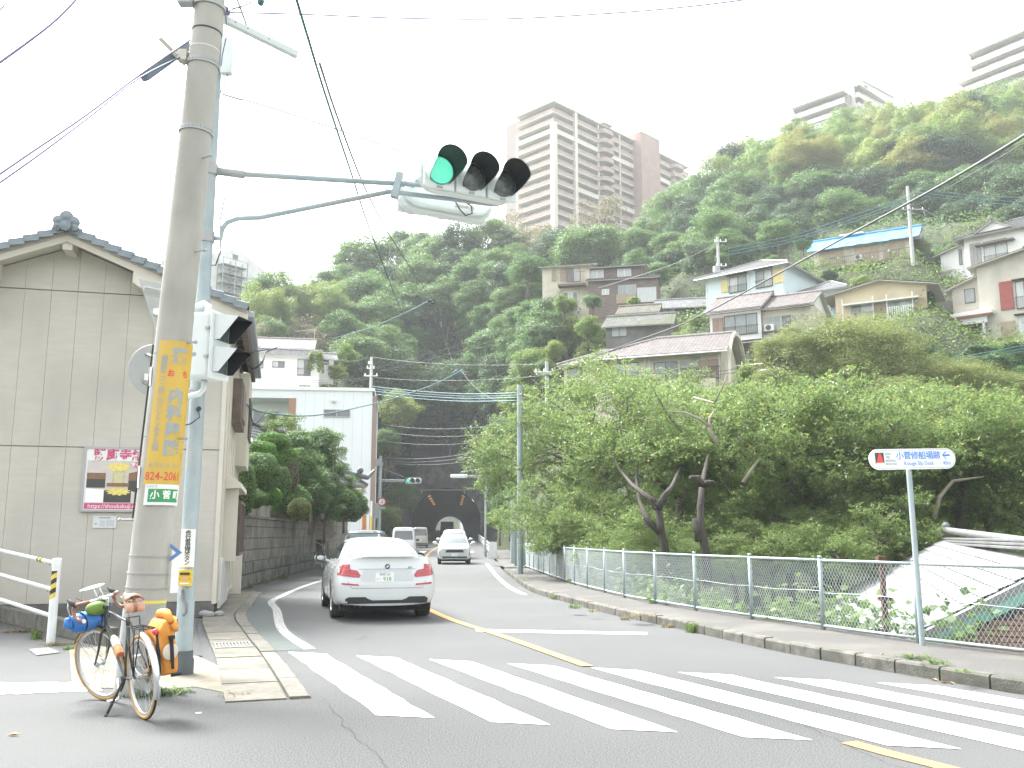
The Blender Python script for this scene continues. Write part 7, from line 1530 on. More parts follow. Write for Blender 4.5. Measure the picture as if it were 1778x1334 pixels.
hill_pole('tall white pole beside the blue roofed house',1587,480,324,92,.2,((364,1565,1605,0),));hill_pole('far utility pole above the modern white building',642.5,730,620,84,.17,((653,632,656,0),(640,637,650,0),(632,640,645,0)));hill_pole('utility pole half hidden behind the cherry leaves below the cream house',950,720,628,60,.15,((647,928,962,0),(651,930,958,0)))
T,b,t=simple_pole('utility_pole','grey post with meter cabinet behind the slim pole',890,965,868,50,.12,cat='pole',z0=0.0);cbx=thing('roadside_cabinet','grey green roadside cabinet behind the slim pole','cabinet',at(902,985,46));mb=MB();mb.b2(*(lambda a,b:(a.x,b.x))(at(893,960,46),at(912,960,46)),46,47,0,at(900,905,46).z);mb.build('case',M_('cabinet_green',(.22,.27,.26),rough=.6),cbx,world=True,bevel=.02);mb=MB();mb.box(at(897,900,45.9),(.5,.4,.5));mb.build('meter_box',FRS,cbx,world=True)
gf=thing('guard_fence','white low guard fence along the right road edge before the tunnel','guard fence',at(846,955,66));mb=MB();prev=None
for k in range(9):
 y=60+k*8;x=yx(REDGE,y)-.1;z=road_z(y);m1=MB();m1.b2(x-.06,x+.06,y-.06,y+.06,z,z+.85);m1.build('post',GW,gf,world=True)
 if prev is not None:
  for dz in(.3,.55,.8):m1=MB();m1.tube([(prev[0],prev[1],prev[2]+dz),(x,y,z+dz)],.05,5);m1.build('rail',GW,gf,world=True)
 prev=(x,y,z)
m1=MB();x=yx(REDGE,60);m1.b2(x-.25,x+.25,59.4,59.6,.05,1.1);m1.build('end_board',GW,gf,world=True)
wf=thing('wooden_fence','dark weathered board fence along the bank right of the tunnel road','wooden fence',(yx(REDGE,58)+1.5,58,0));WF=M_('fence_dark_wood',(.07,.06,.05),(.12,.105,.09),3,.9)
for k in range(60):
 y=52+k*.62;x=yx(REDGE,y)+1.7+.012*(y-52);hh=2.6+random.uniform(-.12,.12);m1=MB();m1.box((x,y,road_z(y)+hh/2),(.05,.5,hh),rz=R(3));m1.build('board',WF,wf,world=True)
p2=MB();FQ=[(x+1.7 if False else yx(REDGE,y)+.15,y)for y in(44,50,56,64,80,100,128)];strip(p2,FQ,[(x+1.6,y)for x,y in FQ],.02,.05);pf=p2.build('footpath',WALK);pf['kind']='structure';tri(pf)
mb=MB();mb.quad((-0.9,46,.02),(2.6,44.5,.03),(2.2,52,.03),(-1.0,54,.02));dw=mb.build('driveway',ASPH2);dw['kind']='structure'
# ---- overhead cables
def cable(pts,r,mat,label,sag=0.0,group=None,n=14):
 P=[at(*p)for p in pts]
 if len(P)==2 and sag:P=[P[0].lerp(P[1],k/n)-Vector((0,0,sag*4*(k/n)*(1-k/n)))for k in range(n+1)]
 elif len(P)>2:
  q=[];A=[P[0]]+P+[P[-1]]
  for i in range(1,len(A)-2):
   for k in range(5):
    t=k/5;p0,p1,p2,p3=A[i-1:i+3];q.append(.5*((2*p1)+(p2-p0)*t+(2*p0-5*p1+4*p2-p3)*t*t+(3*p1-p0-3*p2+p3)*t**3))
  P=q+[P[-1]]
 mb=MB();mb.tube(P,r,5);o=mb.build('overhead_cable',mat,None,smooth=True,fixn=False);return tag(o,label,'cable',group)
cable([(392,22,9.5),(520,25,10.5),(700,32,11.5),(880,33,12),(1080,22,12),(1230,8,11.5),(1400,-15,11)],.010,CABV,'violet cable crossing the sky from the pole top to the right')
cable([(512,-10,9),(536,70,10),(565,165,12),(608,295,16),(652,425,24),(715,575,36),(770,630,44),(800,640,46)],.017,CABB,'twisted blue green cable falling from the picture top to the knot above the tunnel')
cable([(555,110,10),(590,215,13),(640,340,18),(690,430,26),(750,520,45)],.016,CABG,'grey cable running beside the twisted one down to the wooded hill')
cable([(803,642,46),(760,665,43),(690,690,38),(620,708,33),(540,722,28),(455,716,24),(425,700,22)],.022,CABB,'drooping blue green cable from the knot across the modern white building')
mb=MB();
for k in range(3):mb.ring(at(797-k*3,646+k*2,46),(.3,-1,.2),.16,.02,16,5)
o=mb.build('cable_coil',CABB);tag(o,'coiled loop of blue green cable above the tunnel','cable coil')
cable([(750,520,46),(700,545,60),(640,570,75),(578,588,86)],.03,CABB,'blue green cable from the hill splice to the plain white house');o=MB();o.ring(at(752,524,46),(.3,-1,.2),.12,.03,12,5);o.sphere(at(745,522,46),.07);o=o.build('cable_coil',CAB);tag(o,'dark splice knot on the cable in front of the wood','cable coil')
cable([(385,163,10.4),(480,190,10.7),(600,230,11.1),(722,272,11.4)],.009,CABG,'thin stay wire from the post to the large traffic light');mb=MB();mb.tube([at(387,164,10.4),at(420,174,10.5)],.012,5);o=mb.build('wire_clamp',BAND);tag(o,'clamp sleeve at the upper end of the thin stay wire','clamp')
cable([(342,62,9.3),(250,125,8.6),(150,200,7.8),(50,268,7.2),(-40,330,6.8)],.011,CABV,'violet cable bundle from the closure down to the left edge');cable([(335,90,9.3),(245,134,8.7),(160,200,7.9),(60,275,7.2),(-40,345,6.8)],.009,CABV,'thin lashing line under the violet cable bundle on the left')
cable([(150,-20,7),(100,32,6.6),(50,72,6.3),(-30,130,6)],.011,CABV,'thick violet cable crossing the upper left corner');cable([(115,-30,7),(40,35,6.6),(-30,90,6.3)],.0035,CABG,'very thin wire between the two violet cables in the upper left corner');cable([(40,-20,7),(-30,45,6.5)],.007,CABV,'violet cable right in the upper left corner')
cable([(1800,222,20),(1640,318,27),(1500,394,34),(1350,476,42),(1200,556,50),(1100,594,55),(1000,632,58),(952,648,60)],.042,CABG,'thick grey cable descending across the hillside houses from the right edge');cable([(1800,236,20),(1640,330,27)],.01,CABG,'thin wire beside the start of the thick grey cable')
GRP=None
for k,(dy,lb)in enumerate(((0,'uppermost'),(6,'middle'),(11,'lowest'))):
 cable([(1575,342+dy,92),(1480,375+dy,91),(1380,408+dy,89),(1265,432+dy,87)],.05,CABB,lb+' of three blue green cables from the white pole to the transformer pole');cable([(1592,328+dy,92),(1690,340+dy,90),(1800,344+dy*1.4,88)],.045,CABB,lb+' of three blue green cables from the white pole to the right edge')
 cable([(1580,632+dy*.9,57),(1680,618+dy*.9,57),(1800,596+dy*.9,57)],.03,CABB,lb+' of three cables in front of the ivy hedge')
cable([(1604,366,92),(1612,400,91),(1630,432,90)],.03,CABB,'short drop cable from the crossarm of the white pole');cable([(1606,365,92),(1640,385,91),(1672,402,91)],.03,CABG,'grey drop wire from the white pole to the upper white house');cable([(1244,422,86),(1180,455,84),(1090,485,90),(1040,500,95)],.03,CABG,'wire from the transformer pole to the old terraced house')
for k,(y,lb)in enumerate(((683,'first'),(687,'second'),(691,'third'),(696,'fourth'))):cable([(645,y-12,84),(720,y-4,70),(800,y+1,55),(900,y,35)],.03 if k!=1 else.022,CABB,lb+' from the top of four blue green cables running to the slim grey pole')
for(p,q,Y0,Y1,lb)in(((425,652),(640,655),75,84,'line crossing the plain white house low down'),((425,658),(640,658),75,84,'second line crossing the plain white house low down'),((580,622),(640,620),86,84,'line from the end of the plain white house to the far pole'),((645,620),(952,632),84,60,'line from the far pole over the tunnel wood to the cherry trees'),((645,655),(952,652),84,60,'lower line from the far pole over the tunnel wood'),((648,640),(985,535),84,96,'upper line climbing from the far pole to the right across the wood'),((660,645),(985,548),84,96,'lower line climbing from the far pole to the right across the wood'),((645,733),(850,740),72,60,'upper wire over the tunnel road'),((645,745),(850,754),72,60,'second wire over the tunnel road'),((645,762),(850,766),72,60,'third wire over the tunnel road'),((660,794),(850,780),74,60,'fourth wire just above the portal'),((660,799),(850,787),74,60,'fifth wire just above the portal'),((660,802),(850,795),74,60,'lowest wire just above the portal'),((800,642),(880,700),46,35,'thin wire from the knot to the slim pole'),((795,640),(765,560),46,48,'thin wire rising from the knot into the wood'),((1280,634),(1400,628),58,56,'wire in front of the lower floor of the front house'),((1065,641),(1280,640),58,58,'dark wire across the windows of the cream house'),((1065,648),(1280,646),58,58,'second dark wire across the windows of the cream house')):
 cable([(p[0],p[1],Y0),(q[0],q[1],Y1)],.008 if 'knot' in lb else.016,CABG if 'dark' not in lb else CAB,lb,sag=.35)
cable([(430,640,21),(432,625,21),(440,612,20.5),(470,606,22)],.016,CAB,'black lead looping from the eave of the beige house');cable([(428,632,21),(440,640,21),(455,630,21),(462,612,21.5),(480,604,22.5)],.02,CAB,'thick black lead sagging under the eave of the beige house')
cable([(433,705,22),(440,735,22),(452,728,23),(462,715,24)],.018,CAB,'black hose loop at the corner of the beige house')
hr=thing('handrail','white path handrail below the front hillside house','handrail',at(1340,650,60));mb=MB()
for dy in(0,14):mb.tube([at(1275,636+dy*.8,62),at(1330,631+dy*.8,60),at(1400,626+dy*.8,58)],.035,5)
for px in(1288,1345,1390):mb.tube([at(px,628,60),at(px,660,60)],.035,5)
mb.build('rail',GW,hr,world=True);hr=thing('handrail','short white sloping handrail under the broad mimosa','handrail',at(1450,670,46));mb=MB()
for dy in(0,10):mb.tube([at(1425,655+dy,46),at(1485,680+dy,45)],.03,5)
for px,py in((1440,660),(1458,668),(1476,676)):mb.tube([at(px,py,45.7),at(px,py+22,45.7)],.03,5)
mb.build('rail',GW,hr,world=True)
# ---- pale tiled roof below the pavement on the right
RT=M_('roof_tile_pale',(.125,.13,.13),(.165,.17,.17),2.5,.6,c3=(.11,.115,.11),s3=1.0);GRN=M_('fascia_green',(.16,.36,.29),(.20,.40,.33),3,.6);RED_B=M_('wall_redbrown',(.24,.13,.085),(.34,.21,.15),9,.85)
rh=thing('roofed_house','house below the street with pale flat tiled roof, green bargeboard and red brown wall','house',(9,13,-3))
Rg0=at(1643,936,24.0);Rg1=at(1840,977,13.0)
Ev0=at(1392,1068,25.1)
ex=(Rg1-Rg0).normalized()
dn=Ev0-Rg0;dn=dn-ex*dn.dot(ex);SLn=dn.length;dnn=dn.normalized();nn=ex.cross(dnn).normalized();nn=nn if nn.z>0 else-nn
LT=(Rg1-Rg0).length;SLn2=SLn+1.3
def rp_(s,t,h_=0):return Rg0+ex*s+dnn*t+nn*h_
tm=MB();tw_,tl_=.30,.29
tm.add([(0,0,.035),(tw_*.22,0,.05),(tw_*.40,0,.028),(tw_-.006,0,.03),(0,tl_,.008),(tw_*.22,tl_,.022),(tw_*.40,tl_,.002),(tw_-.006,tl_,.004),(0,0,.0),(tw_*.22,0,.012),(tw_*.40,0,-.0),(tw_-.006,0,0)],[(0,1,5,4),(1,2,6,5),(2,3,7,6),(8,9,1,0),(9,10,2,1),(10,11,3,2)])
tme=tm.mesh('tile');tme.materials.append(RT);basis=Matrix(((ex.x,-dnn.x,nn.x,0),(ex.y,-dnn.y,nn.y,0),(ex.z,-dnn.z,nn.z,0),(0,0,0,1)))
nr=int(SLn2/.255);nc=int(LT/tw_);cnt_t=0
restm=MB()
for r_ in range(nr):
 for c_ in range(nc-1,-1,-1):
  M=Matrix.Translation(rp_(c_*tw_,SLn2-.255*r_,.0)-rh.location)@basis@Matrix.Rotation(R(random.uniform(-.5,.5)),4,'X')
  if cnt_t<300 and c_>nc-20:piece('tile',tme,rh,M);cnt_t+=1
  else:restm.add([M@Vector(v)for v in tm.v],tm.f)
o=restm.build('tiles',RT,rh,fixn=False);o['kind']='stuff'
mb=MB();mb.prism([rp_(-.1,0,-.01),rp_(LT+.1,0,-.01),rp_(LT+.1,SLn2,-.01),rp_(-.1,SLn2,-.01)],nn*-.08);mb.build('roof_deck',CONCG,rh,world=True)
for k in range(3):mb=MB();a=Rg0+Vector((0,0,.03+.06*k));mb.box((a+ex*(LT/2)),(LT+.1,.30-.05*k,.05),rz=math.atan2(ex.y,ex.x));mb.build('ridge_course',RT,rh,world=True,bevel=.012)
rt_m=MB();rt_m.cyl((0,0,0),(.21,0,0),.085,.078,10);rtm=rt_m.mesh('ridge_tile');rtm.materials.append(RT);rtm.shade_smooth()
for k in range(int(LT/.215)-1):piece('ridge_tile',rtm,rh,Matrix.Translation(Rg0+ex*(.1+k*.215)+Vector((0,0,.22))-rh.location)@Matrix.Rotation(math.atan2(ex.y,ex.x),4,'Z'))
mb=MB();e=Rg0+Vector((0,0,.18));mb.lathe([(0,0),(.12,.01),(.17,.04),(.17,.09),(0,.1)],e+ex*.02,(-ex.x,-ex.y,0),14);mb.sphere(e+ex*.1+Vector((0,0,.15)),.10);mb.build('ridge_end',RT,rh,world=True,smooth='auto')
ga,gb=rp_(LT+.12,0,0),rp_(LT+.12,SLn2,0);up=Vector((0,0,1))
mb=MB();mb.prism([ga+up*.02,gb+up*.02,gb-up*.10,ga-up*.10],ex*.08);mb.build('verge',M_('verge_grey',(.2,.21,.21),rough=.7),rh,world=True)
mb=MB();mb.prism([ga-up*.105+ex*.03,gb-up*.105+ex*.03,gb-up*.26+ex*.03,ga-up*.26+ex*.03],ex*.05);mb.build('bargeboard',GRN,rh,world=True)
mb=MB();wl0,wl1=ga-ex*.05-up*.2,gb-dnn*.6-ex*.05-up*.2;bt_=-4.5;mb.prism([wl0,wl1,Vector((wl1.x,wl1.y,bt_)),Vector((wl0.x,wl0.y,bt_))],-ex*.2);mb.build('gable_wall',CONCB,rh,world=True)
d2=(wl1-wl0);d2.z=0;Lb=d2.length;d2.normalize();bkm=MB();bkm.b2(0,.205,-.03,.02,0,.062);bme=bkm.mesh('brick');bme.materials.append(RED_B);rzb=math.atan2(-ex.y,-ex.x)+PI/2
nb_=0
for j in range(46):
 z=-1.75+j*.075;x=.1*(j%2)
 while x<Lb-.22:
  p_=wl0+d2*x;zt=wl0.z+(wl1.z-wl0.z)*x/Lb-.16
  if z+.07<zt and nb_<300 and zt-z<1.5:
   M=Matrix.Translation(Vector((p_.x,p_.y,z))+ex*.012-rh.location)@Matrix(((d2.x,-ex.x,0,0),(d2.y,-ex.y,0,0),(0,0,1,0),(0,0,0,1)));piece('brick',bme,rh,M);nb_+=1
  x+=.215
mb=MB();mb.prism([rp_(0,SLn2-.5,-.1),rp_(LT,SLn2-.5,-.1),rp_(LT,SLn2-.5,-.1)-up*3,rp_(0,SLn2-.5,-.1)-up*3],-dnn*.0+Vector((0,.2,0)));mb.build('front_wall',RED_B,rh,world=True)
# ---- vehicles: local frame x right, y forward (rear bumper at 0), z up
PW=M_('paint_white',(.54,.57,.57),rough=.26,coat=.6);PWC=M_('paint_cream',(.46,.45,.40),rough=.3,coat=.7);PSV=M_('paint_silver',(.46,.48,.49),rough=.3,metal=.4,coat=.7);PBK=M_('paint_dark',(.03,.04,.042),rough=.25,coat=.8)
CGL=M_('car_glass',(.035,.045,.05),rough=.03,spec=1.0);CGLR=M_('car_glass_bright',(.12,.15,.155),rough=.12,spec=.3);TYRE=M_('tyre',(.022,.022,.022),(.03,.03,.03),20,.85);RIM=M_('rim_alloy',(.40,.41,.42),rough=.3,metal=.7);BLKP=M_('black_plastic',(.025,.028,.03),rough=.55)
TL=M_('tail_red',(.36,.018,.028),(.28,.012,.02),14,.15,coat=.8);TLB=M_('tail_red_bright',(.48,.06,.06),rough=.2,coat=.6);HL=M_('head_lamp',(.62,.66,.68),(.35,.38,.4),14,.08,coat=.8);PLT=M_('plate_white',(.70,.72,.70),rough=.45);PTX=M_('plate_green',(.03,.09,.06),rough=.5);CHR=M_('chrome',(.55,.56,.57),rough=.15,metal=.9);SEAM=M_('seam_dark',(.10,.105,.105),rough=.7);UND=M_('under_dark',(.012,.013,.013),rough=.95)
def loft_body(st,wheel_y,wheel_r,arch=True,sub=2):
 """st: list of (y list or float, half-section [(x,z)...]) from rear to front; mirrored; ends bridged"""
 mb=MB();n=len(st[0][1]);V=[]
 for y,sec in st:
  ys=y if isinstance(y,(list,tuple))else[y]*n
  V+=[(x,yy,z)for(x,z),yy in zip(sec,ys)]+[(-x,yy,z)for(x,z),yy in zip(sec,ys)]
 F=[]
 for k in range(len(st)-1):
  a,b=k*2*n,(k+1)*2*n
  for i in range(n-1):F+=[(a+i,a+i+1,b+i+1,b+i),(a+n+i+1,a+n+i,b+n+i,b+n+i+1)]
 for k,rev in((0,0),(len(st)-1,1)):
  a=k*2*n
  for i in range(n-1):
   q=(a+i,a+i+1,a+n+i+1,a+n+i);F.append(q if rev else q[::-1])
 mb.add(V,F);me=mb.mesh('body');bm=bmesh.new();bm.from_mesh(me);bmesh.ops.remove_doubles(bm,verts=bm.verts,dist=1e-4);bmesh.ops.dissolve_degenerate(bm,dist=1e-5,edges=bm.edges);bmesh.ops.recalc_face_normals(bm,faces=bm.faces);bm.to_mesh(me);bm.free()
 o=bpy.data.objects.new('body',me);COL.objects.link(o);m=o.modifiers.new('s','SUBSURF');m.levels=sub;m.render_levels=sub;cut=[]
 if arch:
  for wy in wheel_y:
   for sx in(-1,1):
    c=MB();c.cyl((sx*.60,wy,wheel_r*.98),(sx*1.2,wy,wheel_r*.98),wheel_r*1.13,n=28);co=c.build('cutter',None);cut.append(co);b=o.modifiers.new('b','BOOLEAN');b.operation='DIFFERENCE';b.object=co;b.solver='EXACT'
 dg=bpy.context.evaluated_depsgraph_get();dg.update();ev=bpy.data.meshes.new_from_object(o.evaluated_get(dg));bpy.data.objects.remove(o)
 for co in cut:bpy.data.objects.remove(co)
 ev.materials.clear();ev.name='body';return ev
class Car:
 def __init__(s,name,label,cat,loc,heading,body,paint):
  s.T=thing(name,label,cat,loc,-heading);s.o=obj('body',body,paint,s.T);body.shade_smooth()
  try:body.set_sharp_from_angle(angle=R(50))
  except Exception:pass
  bm=bmesh.new();bm.from_mesh(body);s.bv=BVHTree.FromBMesh(bm);bm.free()
 def patch(s,name,polys,mat,d='rear',off=.006,res=.05,parent=None,depth=.02,smooth=True):
  """convex polygons drawn on a view plane, laid onto the body surface; d: rear/front (x,z), left/right (y,z), top (x,y)"""
  D={'rear':Vector((0,1,0)),'front':Vector((0,-1,0)),'left':Vector((1,0,0)),'right':Vector((-1,0,0)),'top':Vector((0,0,-1))}[d]
  def lift(a,b):
   o=Vector((a,0,b))if d in('rear','front')else Vector((0,a,b))if d in('left','right')else Vector((a,b,0));o-=D*(o.dot(D)+8)
   if d=='left':o.x=-8
   h=s.bv.ray_cast(o,D)
   return(h[0]-D*off,True)if h[0]is not None else(None,False)
  bmA=bmesh.new()
  for poly in polys:
   xs_=[p[0]for p in poly];zs_=[p[1]for p in poly];bm=bmesh.new();nx=max(1,int((max(xs_)-min(xs_))/res));nz=max(1,int((max(zs_)-min(zs_))/res))
   g=[[bm.verts.new((min(xs_)+(max(xs_)-min(xs_))*i/nx,min(zs_)+(max(zs_)-min(zs_))*j/nz,0))for i in range(nx+1)]for j in range(nz+1)]
   for j in range(nz):
    for i in range(nx):bm.faces.new((g[j][i],g[j][i+1],g[j+1][i+1],g[j+1][i]))
   ar=sum(poly[i][0]*poly[(i+1)%len(poly)][1]-poly[(i+1)%len(poly)][0]*poly[i][1]for i in range(len(poly)));P=poly if ar>0 else poly[::-1]
   for i in range(len(P)):
    a,b=P[i],P[(i+1)%len(P)];no=Vector((b[1]-a[1],-(b[0]-a[0]),0))
    bmesh.ops.bisect_plane(bm,geom=bm.verts[:]+bm.edges[:]+bm.faces[:],plane_co=(a[0],a[1],0),plane_no=no,clear_outer=True,dist=1e-6)
   tmp=bpy.data.meshes.new('t');bm.to_mesh(tmp);bm.free();bmA.from_mesh(tmp);bpy.data.meshes.remove(tmp)
  bmesh.ops.remove_doubles(bmA,verts=bmA.verts,dist=1e-4);bad=[]
  for v in bmA.verts:
   p,ok=lift(v.co.x,v.co.y)
   if ok:v.co=p
   else:bad.append(v)
  if bad:bmesh.ops.delete(bmA,geom=bad,context='VERTS')
  ed=[e for e in bmA.edges if e.is_boundary]
  if ed and depth:
   r=bmesh.ops.extrude_edge_only(bmA,edges=ed)
   for v in r['geom']:
    if isinstance(v,bmesh.types.BMVert):v.co+=D*depth
  bmesh.ops.recalc_face_normals(bmA,faces=bmA.faces);me=bpy.data.meshes.new(name);bmA.to_mesh(me);bmA.free()
  if len(me.polygons):
   sm=sum((p.normal.dot(-D)for p in me.polygons));
   if sm<0:me.flip_normals()
  o=obj(name,me,mat,parent or s.T)
  if smooth:
   me.shade_smooth()
   try:me.set_sharp_from_angle(angle=R(40))
   except Exception:pass
  return o
 def surf(s,a,b,d='rear',off=.008):
  D={'rear':Vector((0,1,0)),'front':Vector((0,-1,0))}[d];h=s.bv.ray_cast(Vector((a,0,b))-D*8,D);return h[0]-D*off if h[0]is not None else Vector((a,0 if d=='rear' else 5,b))
 def wheels(s,ys,half,r,w_=.22,rim=True,spokes=10):
  for y in ys:
   for sx in(-1,1):
    mb=MB();x1=sx*half;x0=sx*(half-w_);ax=(sx,0,0)
    mb.lathe([(r*.62,0),(r*.80,-.005),(r*.95,.012),(r,.04),(r,w_-.04),(r*.95,w_-.012),(r*.62,w_-.03)],(x0,y,r),ax,28);t=mb.build('wheel',TYRE,s.T,smooth=True)
    mb=MB();mb.lathe([(0,w_-.06),(r*.16,w_-.05),(r*.16,w_-.07),(r*.55,w_-.07),(r*.60,w_-.02),(r*.64,w_-.018)],(x0,y,r),ax,24)
    for k in range(spokes):a=2*PI*k/spokes;c=Vector((x0+sx*(w_-.045),y+math.cos(a)*r*.37,r+math.sin(a)*r*.37));mb.box(c,(.03,r*.44,.045),M=Matrix.Rotation(a,3,'X'))
    mb.build('rim',RIM,t,smooth='auto')
 def mirror(s,x,y,z,mat,glass=True,back=True,sc=1.0):
  for sx in(-1,1):
   mb=MB();mb.sphere((sx*(x+.13*sc),y,z+.02),1,12,8,(.125*sc,.07*sc,.08*sc));mb.cyl((sx*(x-.06),y+.02,z-.06),(sx*(x+.06),y,z-.01),.03,n=6);m=mb.build('side_mirror',mat,s.T,smooth=True)
   if back:mb=MB();mb.lathe([(0,.0),(.10*sc,.0),(.105*sc,.012)],(sx*(x+.13*sc),y-.055*sc,z+.02),(0,-1,0),14);mb.build('mirror_glass',CGL,m)
 def plate(s,x,z,d='rear',w_=.33,h_=.165,lines=None,off=.012):
  p=s.surf(x,z,d,off);sg_=-1 if d=='rear' else 1;mb=MB();mb.box(p,(w_,.012,h_));q=mb.build('number_plate',PLT,s.T,bevel=.004)
  fm=face_mat((p.x,p.y+sg_*.0075,p.z),(1 if d=='rear' else-1,0,0),(0,sg_,0))
  for body,sz,dx,dz in(lines or()):text(q,body,sz,fm@Matrix.Translation((dx,dz,0)),PTX)
  return q
def sec(w,z0,zs,zb,zr,wr,wb=None,wlow=.93,zmid=None):
 """half section: bottom centre, bottom edge, sill, widest, shoulder, belt, roof side, roof"""
 wb=wb if wb is not None else w*.93;zm=zmid or(z0+zs)/2+.05
 return[(0,z0),(w*wlow*.6,z0),(w*wlow,z0+.02),(w*.985,z0+.14),(w,zm),(w*.985,zs-.08),(wb,zb),((wb+wr)/2+.015,(zb+zr)/2),(wr,zr-.07),(wr*.82,zr-.012),(wr*.45,zr+.01),(0,zr+.015)]
def deck(w,z0,zs,zd,wb=None,wlow=.93):
 wb=wb if wb is not None else w*.90
 return[(0,z0),(w*wlow*.6,z0),(w*wlow,z0+.02),(w*.985,z0+.14),(w,(z0+zs)/2+.05),(w*.985,zs-.08),(wb,zs+(zd-zs)*.55),(wb*.93,zd-.012),(wb*.8,zd),(wb*.6,zd+.006),(wb*.35,zd+.01),(0,zd+.012)]
def scx(S,k,yz=None):return[(x*k,z)for x,z in S]
W2=.93
D0=deck(W2*.955,.27,.90,1.115);D1=deck(W2*.985,.24,.92,1.125)
def yr(S,y0,lip=0.0):
 return[y0+.03,y0+.03,y0+.02,y0-.0,y0-.01,y0+.02]+[y0+.075,y0+.085-lip,y0+.06-lip,y0+.05-lip,y0+.045-lip,y0+.045-lip]
st=[(yr(D0,.03,.02),scx(D0,.55)),(yr(D0,.045,.02),scx(D0,.78)),(yr(D0,.09,.01),scx(D0,.93)),(yr(D0,.20),scx(D0,1.0)),(.42,D1),(.70,deck(W2,.20,.935,1.13)),(.98,sec(W2,.19,.95,1.02,1.20,.60,.80)),(1.35,sec(W2,.18,.955,1.035,1.36,.60,.80)),(1.75,sec(W2*.995,.18,.95,1.035,1.445,.605,.805)),(2.4,sec(W2*.985,.18,.94,1.03,1.47,.62,.815)),(3.0,sec(W2*.985,.18,.93,1.01,1.43,.60,.82)),(3.45,sec(W2*.99,.18,.92,.99,1.24,.60,.82)),(3.75,deck(W2*.99,.19,.88,1.0)),(4.2,deck(W2*.98,.20,.84,.92)),(4.6,deck(W2*.94,.22,.76,.82)),(4.82,scx(deck(W2*.9,.26,.70,.74),.93)),(4.90,scx(deck(W2*.85,.30,.64,.68),.7))]
bme_=loft_body(st,(1.12,4.02),.335)
c0=gr(661,1072);hd=R(-14.5);hv=Vector((math.sin(hd),math.cos(hd),0));rear=Vector((c0.x,c0.y,0))-hv*.95
car=Car('white_sedan','white sedan seen from behind with red tail lamps, driving away in the left lane','car',rear,hd,bme_,PW)
car.wheels((1.12,4.02),.925,.335,.26)
for sx in(-1,1):
 q=lambda P:[(sx*x,z)for x,z in P]
 t=car.patch('tail_light',[q([(.865,.80),(.50,.765),(.47,.80),(.53,.885),(.865,.955)]),q([(.865,.80),(.885,.86),(.875,.985),(.66,.995),(.66,.91),(.80,.82)])],TL,off=.012)
 car.patch('lamp_bar',[q([(.86,.955),(.69,.955),(.69,.975),(.86,.968)]),q([(.69,.90),(.86,.895),(.86,.91),(.69,.915)])],TLB,off=.016,parent=t,depth=.004);car.patch('lamp_bar',[q([(.64,.865),(.53,.85),(.53,.86),(.64,.88)]),q([(.84,.825),(.52,.79),(.52,.80),(.84,.84)])],TLB,off=.016,parent=t,depth=.004)
 car.patch('reflector',[q([(.80,.645),(.50,.625),(.51,.655),(.80,.675)])],TL,off=.008)
 car.patch('side_window',[[(1.28,1.08),(3.30,1.03),(2.75,1.36),(1.85,1.385)]],CGL,'left' if sx<0 else 'right',off=.006,res=.08)
 car.patch('door_pillar',[[(2.28,1.05),(2.36,1.05),(2.38,1.38),(2.30,1.38)]],BLKP,'left' if sx<0 else 'right',off=.010,res=.08)
 mb=MB();mb.cyl((sx*.56,.03,.30),(sx*.56,.35,.31),.045,n=14,cap=False);mb.cyl((sx*.47,.03,.30),(sx*.47,.35,.31),.045,n=14,cap=False)if sx<0 else None;mb.build('exhaust_pipe',CHR,car.T,smooth='auto')
 for yy in(1.25,2.33,3.35):
  car.patch('door_seam',[[(yy-.006,.35),(yy+.006,.35),(yy+.006,1.0),(yy-.006,1.0)]],SEAM,'left' if sx<0 else 'right',off=.003,res=.1,depth=.006)
 for yy in(1.45,2.5):car.patch('door_handle',[[(yy,.885),(yy+.2,.885),(yy+.2,.915),(yy,.915)]],PW,'left' if sx<0 else 'right',off=.02,res=.1)
car.patch('window_seal',[[(-.635,1.135),(.635,1.135),(.53,1.405),(.42,1.428),(-.42,1.428),(-.53,1.405)]],SEAM,'rear',off=.003,res=.07)
car.patch('rear_window',[[(-.60,1.145),(.60,1.145),(.50,1.40),(.40,1.418),(-.40,1.418),(-.50,1.40)]],M_('car_rear_glass',(.22,.26,.26),(.33,.37,.37),1.4,.1,spec=.4,detail=2),'rear',off=.005,res=.07)
for a,b in(((.12,1.15),(.33,1.40)),((.22,1.15),(.36,1.35))):
 d=.006;car.patch('wire_reflection' if False else 'wire_reflection_line',[[(a[0]-d,a[1]),(a[0]+d,a[1]),(b[0]+d,b[1]),(b[0]-d,b[1])]],SEAM,'rear',off=.0075,res=.05,depth=.001)  # reflections of overhead wires, painted as dark slanting strips on the glass
car.patch('diffuser',[[(-.73,.20),(.73,.20),(.73,.40),(.67,.43),(-.67,.43),(-.73,.40)]],BLKP,off=.008)
car.patch('bumper_centre',[[(-.34,.40),(.34,.40),(.26,.372),(-.26,.372)]],PW,off=.016);car.patch('bumper_centre',[[(-.40,.44),(.40,.44),(.33,.395),(-.33,.395)]],PW,off=.016)
for(pl)in([[(-.62,.575),(.62,.575),(.62,.582),(-.62,.582)]],[[(-.62,.575),(-.614,.575),(-.69,.70),(-.70,.70)]],[[(.62,.575),(.614,.575),(.69,.70),(.70,.70)]],[[(-.50,.905),(.50,.905),(.50,.913),(-.50,.913)]]):car.patch('boot_seam',pl,SEAM,off=.003,res=.08,depth=.005)
car.patch('boot_recess',[[(-.47,.70),(.47,.70),(.43,.895),(-.43,.895)]],M_('paint_white_shaded',(.43,.46,.46),rough=.35,coat=.5),off=.004,res=.06,depth=.004)  # recess shade painted as a darker copy of the body white
